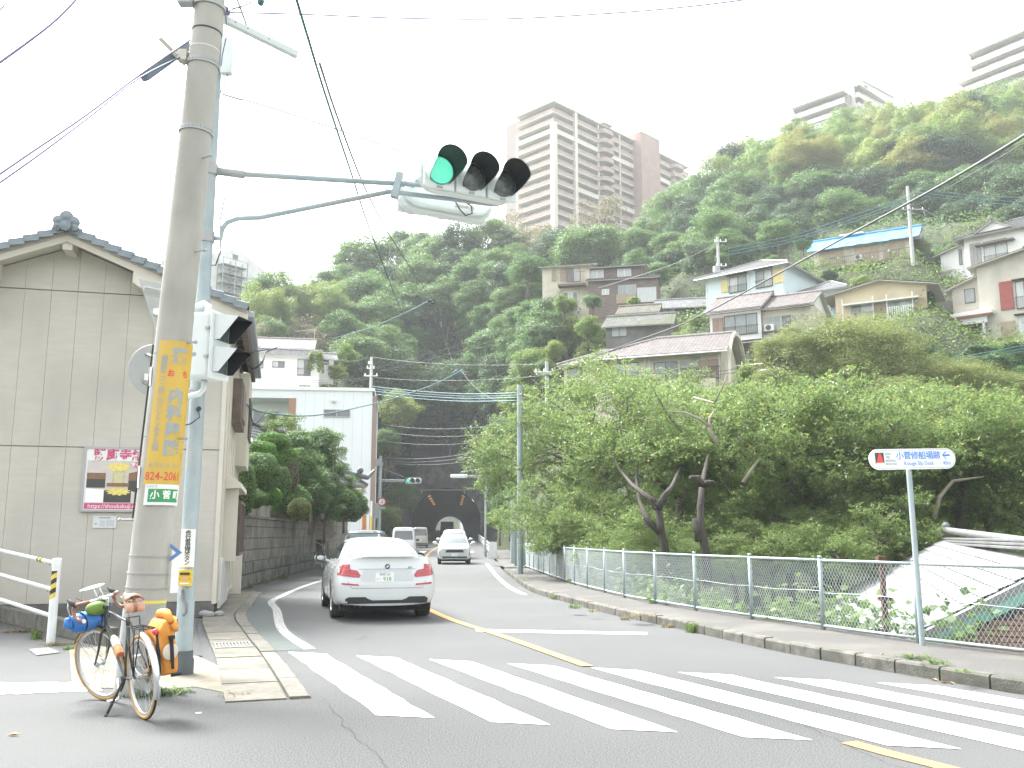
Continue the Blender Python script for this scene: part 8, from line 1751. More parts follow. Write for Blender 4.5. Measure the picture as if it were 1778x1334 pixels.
car.plate(-.05,.765,lines=(('長崎 330',.052,0,.052),('918',.098,.045,-.03),('さ',.04,-.13,-.03),('・',.06,-.085,-.03)))
p=car.surf(-.0,.955,off=.012)
mb=MB();mb.lathe([(0,.008),(.026,.008)],p,(0,-1,0),24);mb.lathe([(.026,.008),(.041,.006),(.043,0)],p,(0,-1,0),24);bd=mb.build('emblem',BLKP,car.T,smooth='auto')
for k in range(4):
 mb=MB();vs=[p+Vector((0,-.0105,0))]+[p+Vector((.025*math.cos(PI/2*k+PI/2*j/6),-.0105,.025*math.sin(PI/2*k+PI/2*j/6)))for j in range(7)];mb.add(vs,[tuple(range(8))]);mb.build('emblem_quarter',(FRW,M_('emblem_blue',(.1,.3,.6)))[k%2],bd,fixn=False)
p=car.surf(.40,.935,off=.008);text(car.T,'◢M5',.045,face_mat((p.x,p.y-.001,p.z),(1,0,0),(0,-1,0)),SEAM,name='badge')
mb=MB();mb.tube([car.surf(x,1.118,off=.035)+Vector((0,.03,.012))for x in np.linspace(-.66,.66,12)],.018,6);mb.build('boot_spoiler',PW,car.T,smooth=True)
mb=MB();mb.prism([(0,1.62,1.45),(0,1.80,1.46),(0,1.66,1.53)],(.02,0,0));mb.build('aerial_fin',PW,car.T)
car.mirror(.90,3.02,1.03,PW);mb=MB();mb.b2(-.80,.80,.35,4.5,.17,.34);mb.build('underbody',UND,car.T)
def van(name,label,cat,L,Wd,H,loc,hd,paint,rear=True,z0=.22,belt=.95,bonnet=.6,lean=.06,roof_w=.86,win=None,wr=.29,suv=False):
 w=Wd/2;rw=w*roof_w;zr=H-.02
 A=sec(w*.97,z0+.06,belt,belt+.03,zr-.05,rw*.97,w*.94);y0=[.02,.02,.01,0,0,.01,.03,.03+lean,.05+lean*2,.06+lean*2,.06+lean*2,.06+lean*2]
 S=[([y for y in y0],scx(A,.6)),([y+.015 for y in y0],scx(A,.88)),([y+.10 for y in y0],A),(.35,sec(w,z0,belt,belt+.03,zr,rw,w*.95)),(L*.35,sec(w,z0,belt,belt+.02,zr+.01,rw,w*.96)),(L*.60,sec(w,z0,belt-.01,belt+.01,zr,rw,w*.96))]
 yb=L-bonnet
 S+=[(yb-.55 if suv else yb-.25,sec(w,z0,belt-.02,belt,zr-.10,rw*.97,w*.95)),(yb,sec(w,z0,belt-.04,belt,belt+.22 if suv else belt+.32,rw*.92,w*.94)),(yb+.16,deck(w*.99,z0,belt-.08,belt+.02,w*.9)),(L-.22,deck(w*.97,z0+.02,belt-.16,belt-.08,w*.88)),(L-.07,scx(deck(w*.93,z0+.06,belt-.24,belt-.14,w*.86),.95)),(L,scx(deck(w*.9,z0+.1,belt-.30,belt-.19,w*.84),.7))]
 me=loft_body(S,(.62,L-.78),wr);c=Car(name,label,cat,loc,hd,me,paint);c.wheels((.62,L-.78),w-.01,wr,.18);mb=MB();mb.b2(-w*.85,w*.85,.3,L-.3,z0-.04,z0+.1);mb.build('underbody',UND,c.T)
 return c
def road_at(px,Y):p=at(px,950,Y);return Vector((p.x,Y,road_z(Y)))
hd2=R(-8);c=van('dark_car','dark car mostly hidden behind the white sedan, only its roof and rear glass showing','car',4.3,1.75,1.72,road_at(634,35),hd2,PBK,lean=.12,wr=.32)
c.patch('rear_window',[[(-.62,1.12),(.62,1.12),(.56,1.56),(-.56,1.56)]],M_('glass_teal',(.06,.11,.11),(.12,.19,.19),2,.06,spec=1.0),off=.008,res=.08);c.patch('roof_edge',[[(-.55,1.60),(.55,1.60),(.52,1.655),(-.52,1.655)]],PSV,off=.01,res=.08);c.patch('number_plate',[[(-.16,.70),(.16,.70),(.16,.86),(-.16,.86)]],PLT)
for sx in(-1,1):c.patch('tail_light',[[(sx*.78,.8),(sx*.66,.8),(sx*.66,1.05),(sx*.78,1.05)]],TL,off=.01)
hd3=R(-5.5);c=van('cream_van','pale grey box van seen from behind, nearer of the two vans ahead of the sedan','van',3.6,1.66,1.98,road_at(700.5,62),hd3,PSV,lean=.05,wr=.29,belt=1.0)
c.patch('rear_window',[[(-.62,1.14),(.62,1.14),(.57,1.72),(-.57,1.72)]],CGL,off=.008,res=.08);c.patch('number_plate',[[(-.17,.62),(.17,.62),(.17,.79),(-.17,.79)]],PLT,off=.01)
for sx in(-1,1):c.patch('tail_light',[[(sx*.79,.62),(sx*.70,.62),(sx*.70,1.0),(sx*.79,1.0)]],TL,off=.01);c.patch('side_window',[[(.5,1.12),(2.5,1.12),(2.3,1.65),(.6,1.65)]],CGL,'left' if sx<0 else 'right',res=.15)
c.patch('bumper',[[(-.72,.3),(.72,.3),(.72,.5),(-.72,.5)]],PSV,off=.03);c.mirror(.80,2.55,1.1,BLKP,back=False)
c=van('white_van','small white box van with pale lower body entering the tunnel','van',3.4,1.50,1.90,road_at(729,86),R(-5.5),PWC,lean=.04,wr=.28,belt=1.0)
c.patch('rear_window',[[(-.60,1.12),(.60,1.12),(.56,1.70),(-.56,1.70)]],CGL,off=.008,res=.08);c.patch('number_plate',[[(-.17,.6),(.17,.6),(.17,.77),(-.17,.77)]],PLT,off=.01)
for sx in(-1,1):c.patch('tail_light',[[(sx*.72,.66),(sx*.62,.66),(sx*.62,.98),(sx*.72,.98)]],TL,off=.01);c.patch('side_window',[[(.5,1.12),(2.4,1.12),(2.2,1.62),(.6,1.62)]],CGL,'left' if sx<0 else 'right',res=.15)
c.patch('bumper',[[(-.66,.28),(.66,.28),(.66,.42),(-.66,.42)]],BLKP,off=.02);c.mirror(.75,2.4,1.05,BLKP,back=False)
def oncoming(name,label,px,Y,L,Wd,H,hd_deg,paint,suv=True):
 f=road_at(px,Y);h_=R(180+hd_deg);hv_=Vector((math.sin(h_),math.cos(h_),0));loc=f-hv_*L
 return van(name,label,'car',L,Wd,H,loc,h_,paint,suv=suv,lean=.12,bonnet=1.0,belt=1.0,wr=.33,z0=.20,roof_w=.78)
c=oncoming('white_suv','white compact crossover coming towards us out of the tunnel',789.5,49,4.18,1.765,1.58,-5,PW);L_=4.18;w_=.8825
c.patch('windscreen',[[(-.72,1.06),(.72,1.06),(.60,1.44),(-.60,1.44)]],CGLR,'front',off=.006,res=.07);c.patch('grille',[[(-.50,.62),(.50,.62),(.42,.76),(-.42,.76)]],BLKP,'front',off=.01);c.patch('lower_intake',[[(-.62,.28),(.62,.28),(.66,.42),(-.66,.42)]],BLKP,'front',off=.01);c.plate(0,.50,'front',lines=(('・・12',.08,0,-.02),))
p=c.surf(0,.80,'front',.012);mb=MB();mb.ring(p,(0,1,0),.045,.008,16,5);mb.build('emblem',CHR,c.T,smooth=True)
for sx in(-1,1):
 c.patch('headlight',[[(sx*.48,.80),(sx*.80,.83),(sx*.82,.90),(sx*.62,.90)]],HL,'front',off=.012);c.patch('lamp_shade_line',[[(sx*.48,.785),(sx*.78,.815),(sx*.78,.835),(sx*.48,.80)]],BLKP,'front',off=.012);c.patch('fog_recess',[[(sx*.76,.42),(sx*.82,.42),(sx*.82,.66),(sx*.79,.70)]],BLKP,'front',off=.012);c.patch('side_window',[[(.8,1.08),(3.0,1.06),(2.5,1.42),(1.2,1.44)]],CGL,'left' if sx<0 else 'right',res=.15)
c.mirror(.90,2.95,1.10,PW,back=False)
c=oncoming('white_car','second white car just behind the oncoming crossover, sunroof dark',790,58,4.5,1.75,1.86,-5,PW);c.patch('windscreen',[[(-.66,1.08),(.66,1.08),(.56,1.62),(-.56,1.62)]],CGLR,'front',off=.006,res=.08);c.patch('grille',[[(-.5,.6),(.5,.6),(.5,.8),(-.5,.8)]],BLKP,'front');c.patch('roof_visor',[[(-.45,1.70),(.45,1.70),(.42,1.76),(-.42,1.76)]],BLKP,'front',off=.008,res=.08)
for sx in(-1,1):c.patch('headlight',[[(sx*.5,.80),(sx*.78,.82),(sx*.78,.92),(sx*.55,.90)]],HL,'front',off=.01)
c.mirror(.90,3.2,1.22,PW,back=False)
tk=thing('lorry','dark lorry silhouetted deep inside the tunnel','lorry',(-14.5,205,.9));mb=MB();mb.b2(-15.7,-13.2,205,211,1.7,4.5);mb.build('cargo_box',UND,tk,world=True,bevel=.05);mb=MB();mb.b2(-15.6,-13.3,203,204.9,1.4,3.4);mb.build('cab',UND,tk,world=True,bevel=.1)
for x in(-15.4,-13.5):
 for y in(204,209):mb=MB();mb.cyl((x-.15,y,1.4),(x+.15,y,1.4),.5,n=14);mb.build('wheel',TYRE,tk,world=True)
FR=M_('frame_dark',(.020,.032,.030),rough=.3,coat=.6);LEA=M_('leather_brown',(.22,.10,.06),(.30,.15,.095),12,.5);ALU=M_('bike_alloy',(.55,.57,.58),rough=.28,metal=.8);TAN_=M_('tyre_tan',(.36,.22,.08),(.42,.27,.11),8,.7);RUB=M_('rubber_black',(.025,.027,.028),rough=.8);SPK=M_('spoke_steel',(.5,.52,.53),rough=.3,metal=.7);ORG=M_('bag_orange',(.62,.24,.03),(.68,.29,.045),6,.55,bump=.5,bscale=9);BLU=M_('bag_blue',(.03,.16,.48),(.05,.21,.55),7,.6,bump=.5,bscale=14);GRB=M_('bag_green',(.12,.22,.03),(.16,.27,.045),6,.6,bump=.4,bscale=12);BKF=M_('fabric_black',(.02,.021,.022),rough=.85);MUD=M_('mudguard_silver',(.60,.62,.62),rough=.25,metal=.75)
hb=R(-40);bl=gr(250,1249);bike=thing('touring_bicycle','dark touring bicycle with brown drop bars and tan tyres, leaning on its kickstand','bicycle',bl,-hb);bike.rotation_euler=(0,R(-6),-hb)
WB,RW=1.10,.345
rearA=Vector((0,0,RW));BB=Vector((0,.44,.285));ST=Vector((0,.29,.80));HT=Vector((0,.885,.86));HB=Vector((0,.945,.68));FA=Vector((0,WB,RW))
hax=(HT-HB).normalized();RS=Matrix.Translation(HB)@Matrix.Rotation(R(22),4,hax)@Matrix.Translation(-HB)
def fz(p):return RS@Vector(p)
def wheel_parts(T,c,front):
 tr=(lambda p:fz(p))if front else(lambda p:Vector(p));X=(tr(c+Vector((1,0,0)))-tr(c)).normalized();C=tr(c)
 mb=MB();mb.ring(C,X,RW-.019,.019,56,10);ty=mb.build('wheel',TAN_,T,smooth=True)
 q=X.to_track_quat('Z','Y');mb=MB();mb.lathe([(RW-.004,-.011),(RW+.0015,-.006),(RW+.002,0),(RW+.0015,.006),(RW-.004,.011)],C,X,56);mb.build('tread',RUB,ty,smooth=True,fixn=False)
 mb=MB();mb.lathe([(RW-.036,-.011),(RW-.05,-.011),(RW-.056,-.004),(RW-.056,.004),(RW-.05,.011),(RW-.036,.011)],C,X,56);mb.build('rim',ALU,ty,smooth=True)
 mb=MB();mb.cyl(C-X*.055,C+X*.055,.016,n=12);mb.lathe([(.016,-.034),(.032,-.034),(.032,-.030),(.016,-.03)],C,X,18);mb.lathe([(.016,.03),(.032,.03),(.032,.034),(.016,.034)],C,X,18);mb.build('hub',ALU,ty,smooth='auto')
 mb=MB()
 for k in range(32):
  a=2*PI*k/32;sd=1 if k%2 else-1;a2=a+(R(58)if(k//2)%2 else-R(58));e=q@Vector((math.cos(a),math.sin(a),0));e2=q@Vector((math.cos(a2),math.sin(a2),0));mb.cyl(C+e2*.03+X*(sd*.03),C+e*(RW-.054),.0011,n=3,cap=False)
 mb.build('spokes',SPK,ty,fixn=False,kind='stuff');return ty
wheel_parts(bike,rearA,False);wheel_parts(bike,FA,True)
mb=MB();mb.cyl(BB,ST,.0145,n=10);mb.cyl(ST-Vector((0,0,.03)),HT-Vector((0,0,.03)),.0140,n=10);mb.cyl(BB,HB+(HT-HB)*.12,.0155,n=10);mb.cyl(HB-hax*.02,HT+hax*.02,.019,n=12)
for s_ in(-1,1):
 mb.tube([rearA+Vector((s_*.062,0,0)),rearA+Vector((s_*.055,.12,-.01)),BB+Vector((s_*.03,-.06,0)),BB+Vector((s_*.02,0,0))],.010,7);mb.tube([rearA+Vector((s_*.062,.01,.01)),ST+Vector((s_*.03,-.04,-.14)),ST+Vector((s_*.014,0,-.03))],.0085,7)
mb.cyl(BB-Vector((.04,0,0)),BB+Vector((.04,0,0)),.021,n=12);mb.build('frame',FR,bike,smooth='auto')
mb=MB()
for s_ in(-1,1):mb.tube([fz(HB+Vector((s_*.02,0,-.01))),fz(HB+Vector((s_*.048,.012,-.05))),fz(HB.lerp(FA,.6)+Vector((s_*.055,-.02,0))),fz(FA+Vector((s_*.055,-.004,.01)))],[.013,.0135,.011,.009],8)
mb.cyl(fz(HB+Vector((-.03,0,-.012))),fz(HB+Vector((.03,0,-.012))),.018,n=8);mb.build('fork',FR,bike,smooth=True)
mb=MB();vs=[];n=34
for k in range(n+1):
 a=R(95)+R(108)*k/n;
 for x,rr in((-.027,RW+.008),(-.020,RW+.020),(0,RW+.026),(.020,RW+.020),(.027,RW+.008)):vs.append((x,math.cos(a)*rr,RW+math.sin(a)*rr))
mb.add(vs,[(5*k+i,5*k+i+1,5*k+i+6,5*k+i+5)for k in range(n)for i in range(4)]);mb.build('mudguard',MUD,bike,smooth=True,fixn=False)
mb=MB();vs=[]
for k in range(n+1):
 a=R(30)+R(125)*k/n
 for x,rr in((-.025,RW+.006),(0,RW+.018),(.025,RW+.006)):vs.append(fz((x,WB+math.cos(a)*rr,RW+math.sin(a)*rr)))
mb.add(vs,[(3*k+i,3*k+i+1,3*k+i+4,3*k+i+3)for k in range(n)for i in range(2)]);mb.build('mudguard',FR,bike,smooth=True,fixn=False)
mb=MB()
for s_ in(-1,1):
 for a in(R(115),R(45)):mb.cyl(fz(FA+Vector((s_*.055,0,0))),fz((s_*.03,WB+math.cos(a)*(RW+.01),RW+math.sin(a)*(RW+.01))),.0025,n=4)
 for a in(R(215),R(165)):mb.cyl(rearA+Vector((s_*.06,0,0)),Vector((s_*.027,math.cos(a)*(RW+.01),RW+math.sin(a)*(RW+.01))),.0022,n=4)
mb.build('mudguard_stay',FR,bike)
mb=MB();mb.cyl(ST-Vector((0,0,.02)),ST+Vector((0,-.04,.15)),.0125,n=10);mb.tube([ST+Vector((-.02,-.15,.175)),ST+Vector((-.02,.0,.155)),ST+Vector((-.02,.13,.185))],.004,5);mb.tube([ST+Vector((.02,-.15,.175)),ST+Vector((.02,.0,.155)),ST+Vector((.02,.13,.185))],.004,5);mb.build('seat_post',ALU,bike,smooth=True)
SD=ST+Vector((0,-.04,.20));mb=MB();vs=[];prof=[(-.15,.075,-.0),(-.145,.082,.01),(-.09,.084,.022),(-.02,.055,.014),(.06,.026,.010),(.13,.022,.016),(.15,.014,.008)]
for y,hw,dz in prof:
 for k in range(9):t=-1+2*k/8;vs.append(SD+Vector((hw*t,y,dz-.045*abs(t)**2.2)))
mb.add(vs,[(9*i+k,9*i+k+1,9*i+k+10,9*i+k+9)for i in range(len(prof)-1)for k in range(8)]);o=mb.build('saddle',LEA,bike,smooth=True,fixn=False);sm=o.modifiers.new('t','SOLIDIFY');sm.thickness=.008
tr_=thing('tool_roll','small worn pinkish leather tool roll strapped under the bicycle saddle','tool bag',(0,0,0));
def onbike(T):T.location=bike.location;T.rotation_euler=bike.rotation_euler;return T
onbike(tr_);mb=MB();mb.cyl(SD+Vector((-.075,-.13,-.09)),SD+Vector((.075,-.13,-.09)),.045,n=14);mb.build('roll',M_('leather_pink',(.42,.25,.18),(.52,.34,.26),18,.6),tr_,smooth='auto',bevel=.012);mb=MB();mb.cyl(SD+Vector((-.02,-.13,-.09)),SD+Vector((.01,-.13,-.09)),.048,n=14);mb.box(SD+Vector((0,-.12,-.04)),(.02,.02,.07));mb.build('strap',LEA,tr_)
mb=MB();mb.cyl(fz(HT),fz(HT+hax*.09),.013,n=10);sc_=HT+hax*.08+Vector((0,.08,.01));mb.cyl(fz(HT+hax*.08),fz(sc_),.014,n=10);mb.cyl(fz(sc_-Vector((.03,0,0))),fz(sc_+Vector((.03,0,0))),.019,n=12);mb.build('stem',ALU,bike,smooth='auto')
bars=[]
for s_ in(-1,1):
 P=[(0,0,0),(s_*.10,0,0),(s_*.185,.008,.002),(s_*.205,.05,.0),(s_*.21,.095,-.01),(s_*.215,.115,-.05),(s_*.22,.10,-.10),(s_*.225,.05,-.135),(s_*.23,-.03,-.145)];bars.append([fz(sc_+Vector(p))for p in P])
mb=MB();mb.tube(list(reversed(bars[0][:3]))+bars[1][1:3],.0125,8);hbm=mb.build('handlebar',ALU,bike,smooth=True)
for s_,P in zip((-1,1),bars):
 mb=MB();mb.tube([P[1].lerp(P[2],.3)]+P[2:],.0165,9);mb.build('bar_tape',LEA,hbm,smooth=True);mb=MB();mb.cyl(P[-1],P[-1]+(P[-1]-P[-2]).normalized()*.012,.0165,n=10);mb.build('bar_plug',FRW,hbm)
 b_=sc_+Vector((s_*.212,.10,0));mb=MB();mb.tube([fz(b_+Vector((0,-.03,-.01))),fz(b_+Vector((0,.03,.015))),fz(b_+Vector((0,.065,.05)))],[.018,.021,.016],8);mb.build('brake_hood',RUB,hbm,smooth=True);mb=MB();mb.tube([fz(b_+Vector((0,.06,.03))),fz(b_+Vector((s_*.01,.075,-.02))),fz(b_+Vector((s_*.012,.06,-.085))),fz(b_+Vector((s_*.015,.075,-.13)))],[.007,.008,.006,.004],6);mb.build('brake_lever',ALU,hbm,smooth=True)
mb=MB();mb.tube([fz(sc_+Vector((.12*math.cos(2*PI*k/16),.10+.055*math.sin(2*PI*k/16),.10+.0*k)))for k in range(17)],.010,7);mb.tube([fz(sc_+Vector((-.03,.0,0))),fz(sc_+Vector((-.03,.05,.10)))],.008,6);mb.tube([fz(sc_+Vector((.03,.0,0))),fz(sc_+Vector((.03,.05,.10)))],.008,6);mb.build('bar_extender',ALU,hbm,smooth=True)
mb=MB()
for s_ in(-1,1):mb.tube([fz(sc_+Vector((s_*.20,.11,.01))),fz(sc_+Vector((s_*.13,.17,.04))),fz(sc_+Vector((s_*.03,.12,-.05))),fz(HB+Vector((s_*.01,.05,.0)))],.0025,4)
mb.tube([fz(HB+Vector((-.05,.1,-.02))),fz(HB+Vector((-.12,.12,-.16))),fz(HB+Vector((-.04,.02,-.14)))],.0025,4);mb.build('brake_cable',RUB,bike)
mb=MB();cr=.09
mb.lathe([(.062,.0),(.098,.0),(.098,.004),(.062,.004)],BB+Vector((.048,0,0)),(1,0,0),30)
for k in range(5):a=2*PI*k/5;mb.box(BB+Vector((.05,math.cos(a)*.04,math.sin(a)*.04)),(.005,.07,.013),M=Matrix.Rotation(a,3,'X'))
mb.build('chainring',ALU,bike,smooth='auto')
for s_,a in((-1,R(-115)),(1,R(65))):
 d=Vector((0,math.cos(a),math.sin(a)));e=BB+d*.17+Vector((s_*.075,0,0));mb=MB();mb.tube([BB+Vector((s_*.06,0,0)),e],[.014,.010],7);c_=mb.build('crank',ALU,bike,smooth=True);mb=MB();mb.box(e+Vector((s_*.055,0,0)),(.09,.07,.018));mb.build('pedal',ALU,c_,bevel=.004)
mb=MB();
for r_ in(.045,.052,.06):mb.lathe([(.02,0),(r_,0),(r_,.003),(.02,.003)],rearA+Vector((.03+.006*(r_-.045)*100,0,0)),(1,0,0),22)
mb.build('sprocket',M_('brass',(.36,.28,.10),rough=.35,metal=.7),bike);mb=MB();mb.tube([BB+Vector((.05,0,.098)),rearA+Vector((.045,0,.055))],.004,4);mb.tube([BB+Vector((.05,0,-.098)),rearA+Vector((.045,.03,-.14)),rearA+Vector((.045,.05,-.10)),rearA+Vector((.045,0,-.055))],.004,4);mb.build('chain',RUB,bike);mb=MB();mb.box(rearA+Vector((.05,.03,-.10)),(.02,.03,.10));mb.build('derailleur',ALU,bike,bevel=.004)
mb=MB();k0=BB+Vector((-.05,-.14,.02));mi=(bike.rotation_euler.to_matrix()).inverted();g_=mi@(gr(184,1243,.006)-bl);mb.tube([k0,k0.lerp(g_,.72),g_],[.012,.010,.009],7);mb.tube([k0.lerp(g_,.68),g_.lerp(k0,.02)],.013,7);mb.sphere(g_+Vector((0,0,.008)),.016,8,5,(1.2,1.8,.6));mb.cyl(k0,k0+Vector((.07,0,0)),.014,n=8);mb.build('kickstand',RUB,bike,smooth='auto')
mb=MB();bx0=BB.lerp(HB,.42)+Vector((0,-.03,.05));ax=(HB-BB).normalized();mb.tube([bx0-ax*.09,bx0+ax*.07],.006,5);mb.build('bottle_cage',ALU,bike)
bo=onbike(thing('water_bottle','clear water bottle with red and orange drink in the bicycle frame','water bottle',(0,0,0)));mb=MB();b0=BB.lerp(HB,.28)+Vector((0,-.035,.07));mb.cyl(b0,b0+ax*.10,.036,n=16);mb.build('drink',M_('drink_red',(.45,.10,.05),(.55,.30,.08),14,.3),bo,smooth='auto',bevel=.006);mb=MB();mb.cyl(b0+ax*.101,b0+ax*.21,.036,n=16);mb.build('bottle',M_('bottle_pale',(.55,.56,.54),(.62,.50,.46),10,.25),bo,smooth='auto',bevel=.008);mb=MB();mb.cyl(b0+ax*.21,b0+ax*.235,.022,n=12);mb.build('cap',FRW,bo)
b1=ST.lerp(BB,.5)+Vector((0,.05,.05))
mb=MB();rz_=RW+RW+.06
for s_ in(-1,1):
 mb.tube([Vector((s_*.055,.17,rz_)),Vector((s_*.055,-.20,rz_))],.0055,6);mb.tube([rearA+Vector((s_*.07,0,.02)),Vector((s_*.075,-.04,rz_-.12)),Vector((s_*.055,-.03,rz_))],.0055,6);mb.tube([rearA+Vector((s_*.07,0,.02)),Vector((s_*.075,-.14,rz_-.16)),Vector((s_*.055,-.16,rz_))],.0055,6);mb.tube([rearA+Vector((s_*.07,.01,.03)),Vector((s_*.07,.09,rz_-.2)),Vector((s_*.055,.10,rz_))],.0055,6)
mb.tube([Vector((-.055,-.20,rz_)),Vector((0,-.215,rz_)),Vector((.055,-.20,rz_))],.0055,6);mb.tube([Vector((-.055,.17,rz_)),Vector((-.055,.18,rz_+.07)),Vector((.055,.18,rz_+.07)),Vector((.055,.17,rz_))],.0055,6)
for y in(-.1,.0,.1):mb.tube([Vector((-.055,y,rz_)),Vector((.055,y,rz_))],.0045,5)
mb.build('rear_rack',RUB,bike,smooth=True)
mb=MB();mb.lathe([(0,.018),(.022,.014),(.027,0),(.02,-.012),(0,-.012)],Vector((.045,-.225,rz_-.03)),(0,-1,0),16);mb.build('tail_lamp',M_('lamp_red',(.60,.04,.05),rough=.25,coat=.6),bike,smooth=True)
pn=onbike(thing('pannier_bag','orange roll top pannier with black strap on the right of the bicycle rack','pannier bag',(0,0,0)))
pn.location=bike.location+bike.rotation_euler.to_matrix()@Vector((0,.02,.10))
nu,nv_=20,14;vs=[];px0=.055
def pan(u,v):
 a=2*PI*u;e=.40 if v<.85 else.55;cx_,sy_=math.cos(a),math.sin(a);sx_=math.copysign(abs(cx_)**e,cx_);sy2=math.copysign(abs(sy_)**e,sy_);hw=.085*(1-.12*abs(v-.5));hd=.165*(1-.10*v)
 if v>.8:hw*=max(.18,1-(v-.8)*3.6)
 wob=.008*math.sin(9*v+5*u*6)+.007*math.sin(17*u*6.28+v*8);return Vector((px0+.09+sx_*hw+wob+.03*(1-v)*0+(.02*math.sin(v*6)),-.06+sy2*hd+wob-.05*v,.24+.47*v))
for j in range(nv_+1):
 for i in range(nu):vs.append(pan(i/nu,j/nv_))
mb=MB();mb.add(vs,[(j*nu+i,j*nu+(i+1)%nu,(j+1)*nu+(i+1)%nu,(j+1)*nu+i)for j in range(nv_)for i in range(nu)]+[tuple(reversed(range(nu))),tuple(range(nv_*nu,(nv_+1)*nu))]);mb.build('bag',ORG,pn,smooth=True,sub=1)
mb=MB();tp=Vector((px0+.10,-.11,.71));mb.tube([tp+Vector((.02,-.15,-.03)),tp+Vector((.01,-.06,.035)),tp+Vector((0,.04,.03)),tp+Vector((.01,.15,-.04))],[.028,.042,.04,.026],9);mb.tube([tp+Vector((.05,-.17,-.10)),tp+Vector((.05,-.08,-.03)),tp+Vector((.05,.1,-.05))],[.02,.045,.03],8);mb.build('rolled_top',ORG,pn,smooth=True)
mb=MB();bx1=px0+.183;mb.b2(px0-.03+.03,px0+.03,-.24,-.20,.26,.62);mb.build('back_plate',BKF,pn,bevel=.01)
rear_y=-.245
mb=MB();mb.b2(px0+.10,px0+.13,-.262,-.245,.36,.56);mb.box((px0+.115,-.266,.555),(.05,.02,.03));mb.b2(px0+.105,px0+.125,-.27,-.25,.30,.36);mb.build('strap',BKF,pn,bevel=.003);mb=MB();mb.lathe([(0,.006),(.06,.004),(.068,0)],(px0+.105,-.248,.44),(0.1,-1,0),20);mb.build('reflector_patch',M_('reflector_pale',(.60,.52,.42),rough=.4),pn,smooth='auto')
mb=MB();mb.b2(px0+.165,px0+.20,-.20,-.12,.62,.69);mb.build('buckle',BKF,pn,bevel=.01);mb=MB();mb.b2(px0+.10,px0+.19,-.26,-.23,.235,.26);mb.build('foot_tab',BKF,pn,bevel=.01)
fb=onbike(thing('handlebar_roll','bright blue dry bag strapped under the bicycle handlebar','bag',(0,0,0)));c_=sc_+Vector((-.05,.16,-.17));mb=MB();n=14;vs=[];ring_=14
for j in range(n+1):
 t=j/n;rr=.085*(1-.25*abs(2*t-1)**3);
 for k in range(ring_):a=2*PI*k/ring_;vs.append(fz(c_+Vector((-.17+.34*t,rr*math.cos(a)*1.05+.006*math.sin(k*3+j),rr*math.sin(a)*1.1-.02*math.sin(t*3.1)+.006*math.sin(j*2.2+k)))))
mb.add(vs,[(j*ring_+k,j*ring_+(k+1)%ring_,(j+1)*ring_+(k+1)%ring_,(j+1)*ring_+k)for j in range(n)for k in range(ring_)]+[tuple(range(ring_)),tuple(range(n*ring_,(n+1)*ring_))]);mb.build('bag',BLU,fb,smooth=True)
mb=MB();mb.tube([fz(c_+Vector((-.17,0,0))),fz(c_+Vector((-.21,.02,.0))),fz(c_+Vector((-.20,.0,.06)))],[.05,.03,.02],8);mb.build('rolled_end',BLU,fb,smooth=True)
mb=MB()
for x in(-.08,.08):mb.ring(fz(c_+Vector((x,0,-.01))),(fz((1,0,0))-fz((0,0,0))),.094,.006,18,5)
mb.build('strap',BKF,fb)
gb=onbike(thing('frame_pouch','green pouch with black patch hanging behind the handlebar of the bicycle','pouch',(0,0,0)));c2=sc_+Vector((-.02,.06,-.085));mb=MB();mb.sphere(fz(c2),1,14,10,(.10,.07,.062));mb.build('pouch',GRB,gb,smooth=True);mb=MB();mb.sphere(fz(c2+Vector((.02,-.045,.0))),1,10,8,(.04,.03,.03));mb.build('patch',BKF,gb,smooth=True);mb=MB();mb.tube([fz(c2+Vector((.06,.0,.07))),fz(c2+Vector((.11,.04,-.02))),fz(c2+Vector((.10,.02,-.12)))],[.03,.05,.03],8);mb.build('black_pouch',BKF,gb,smooth=True)
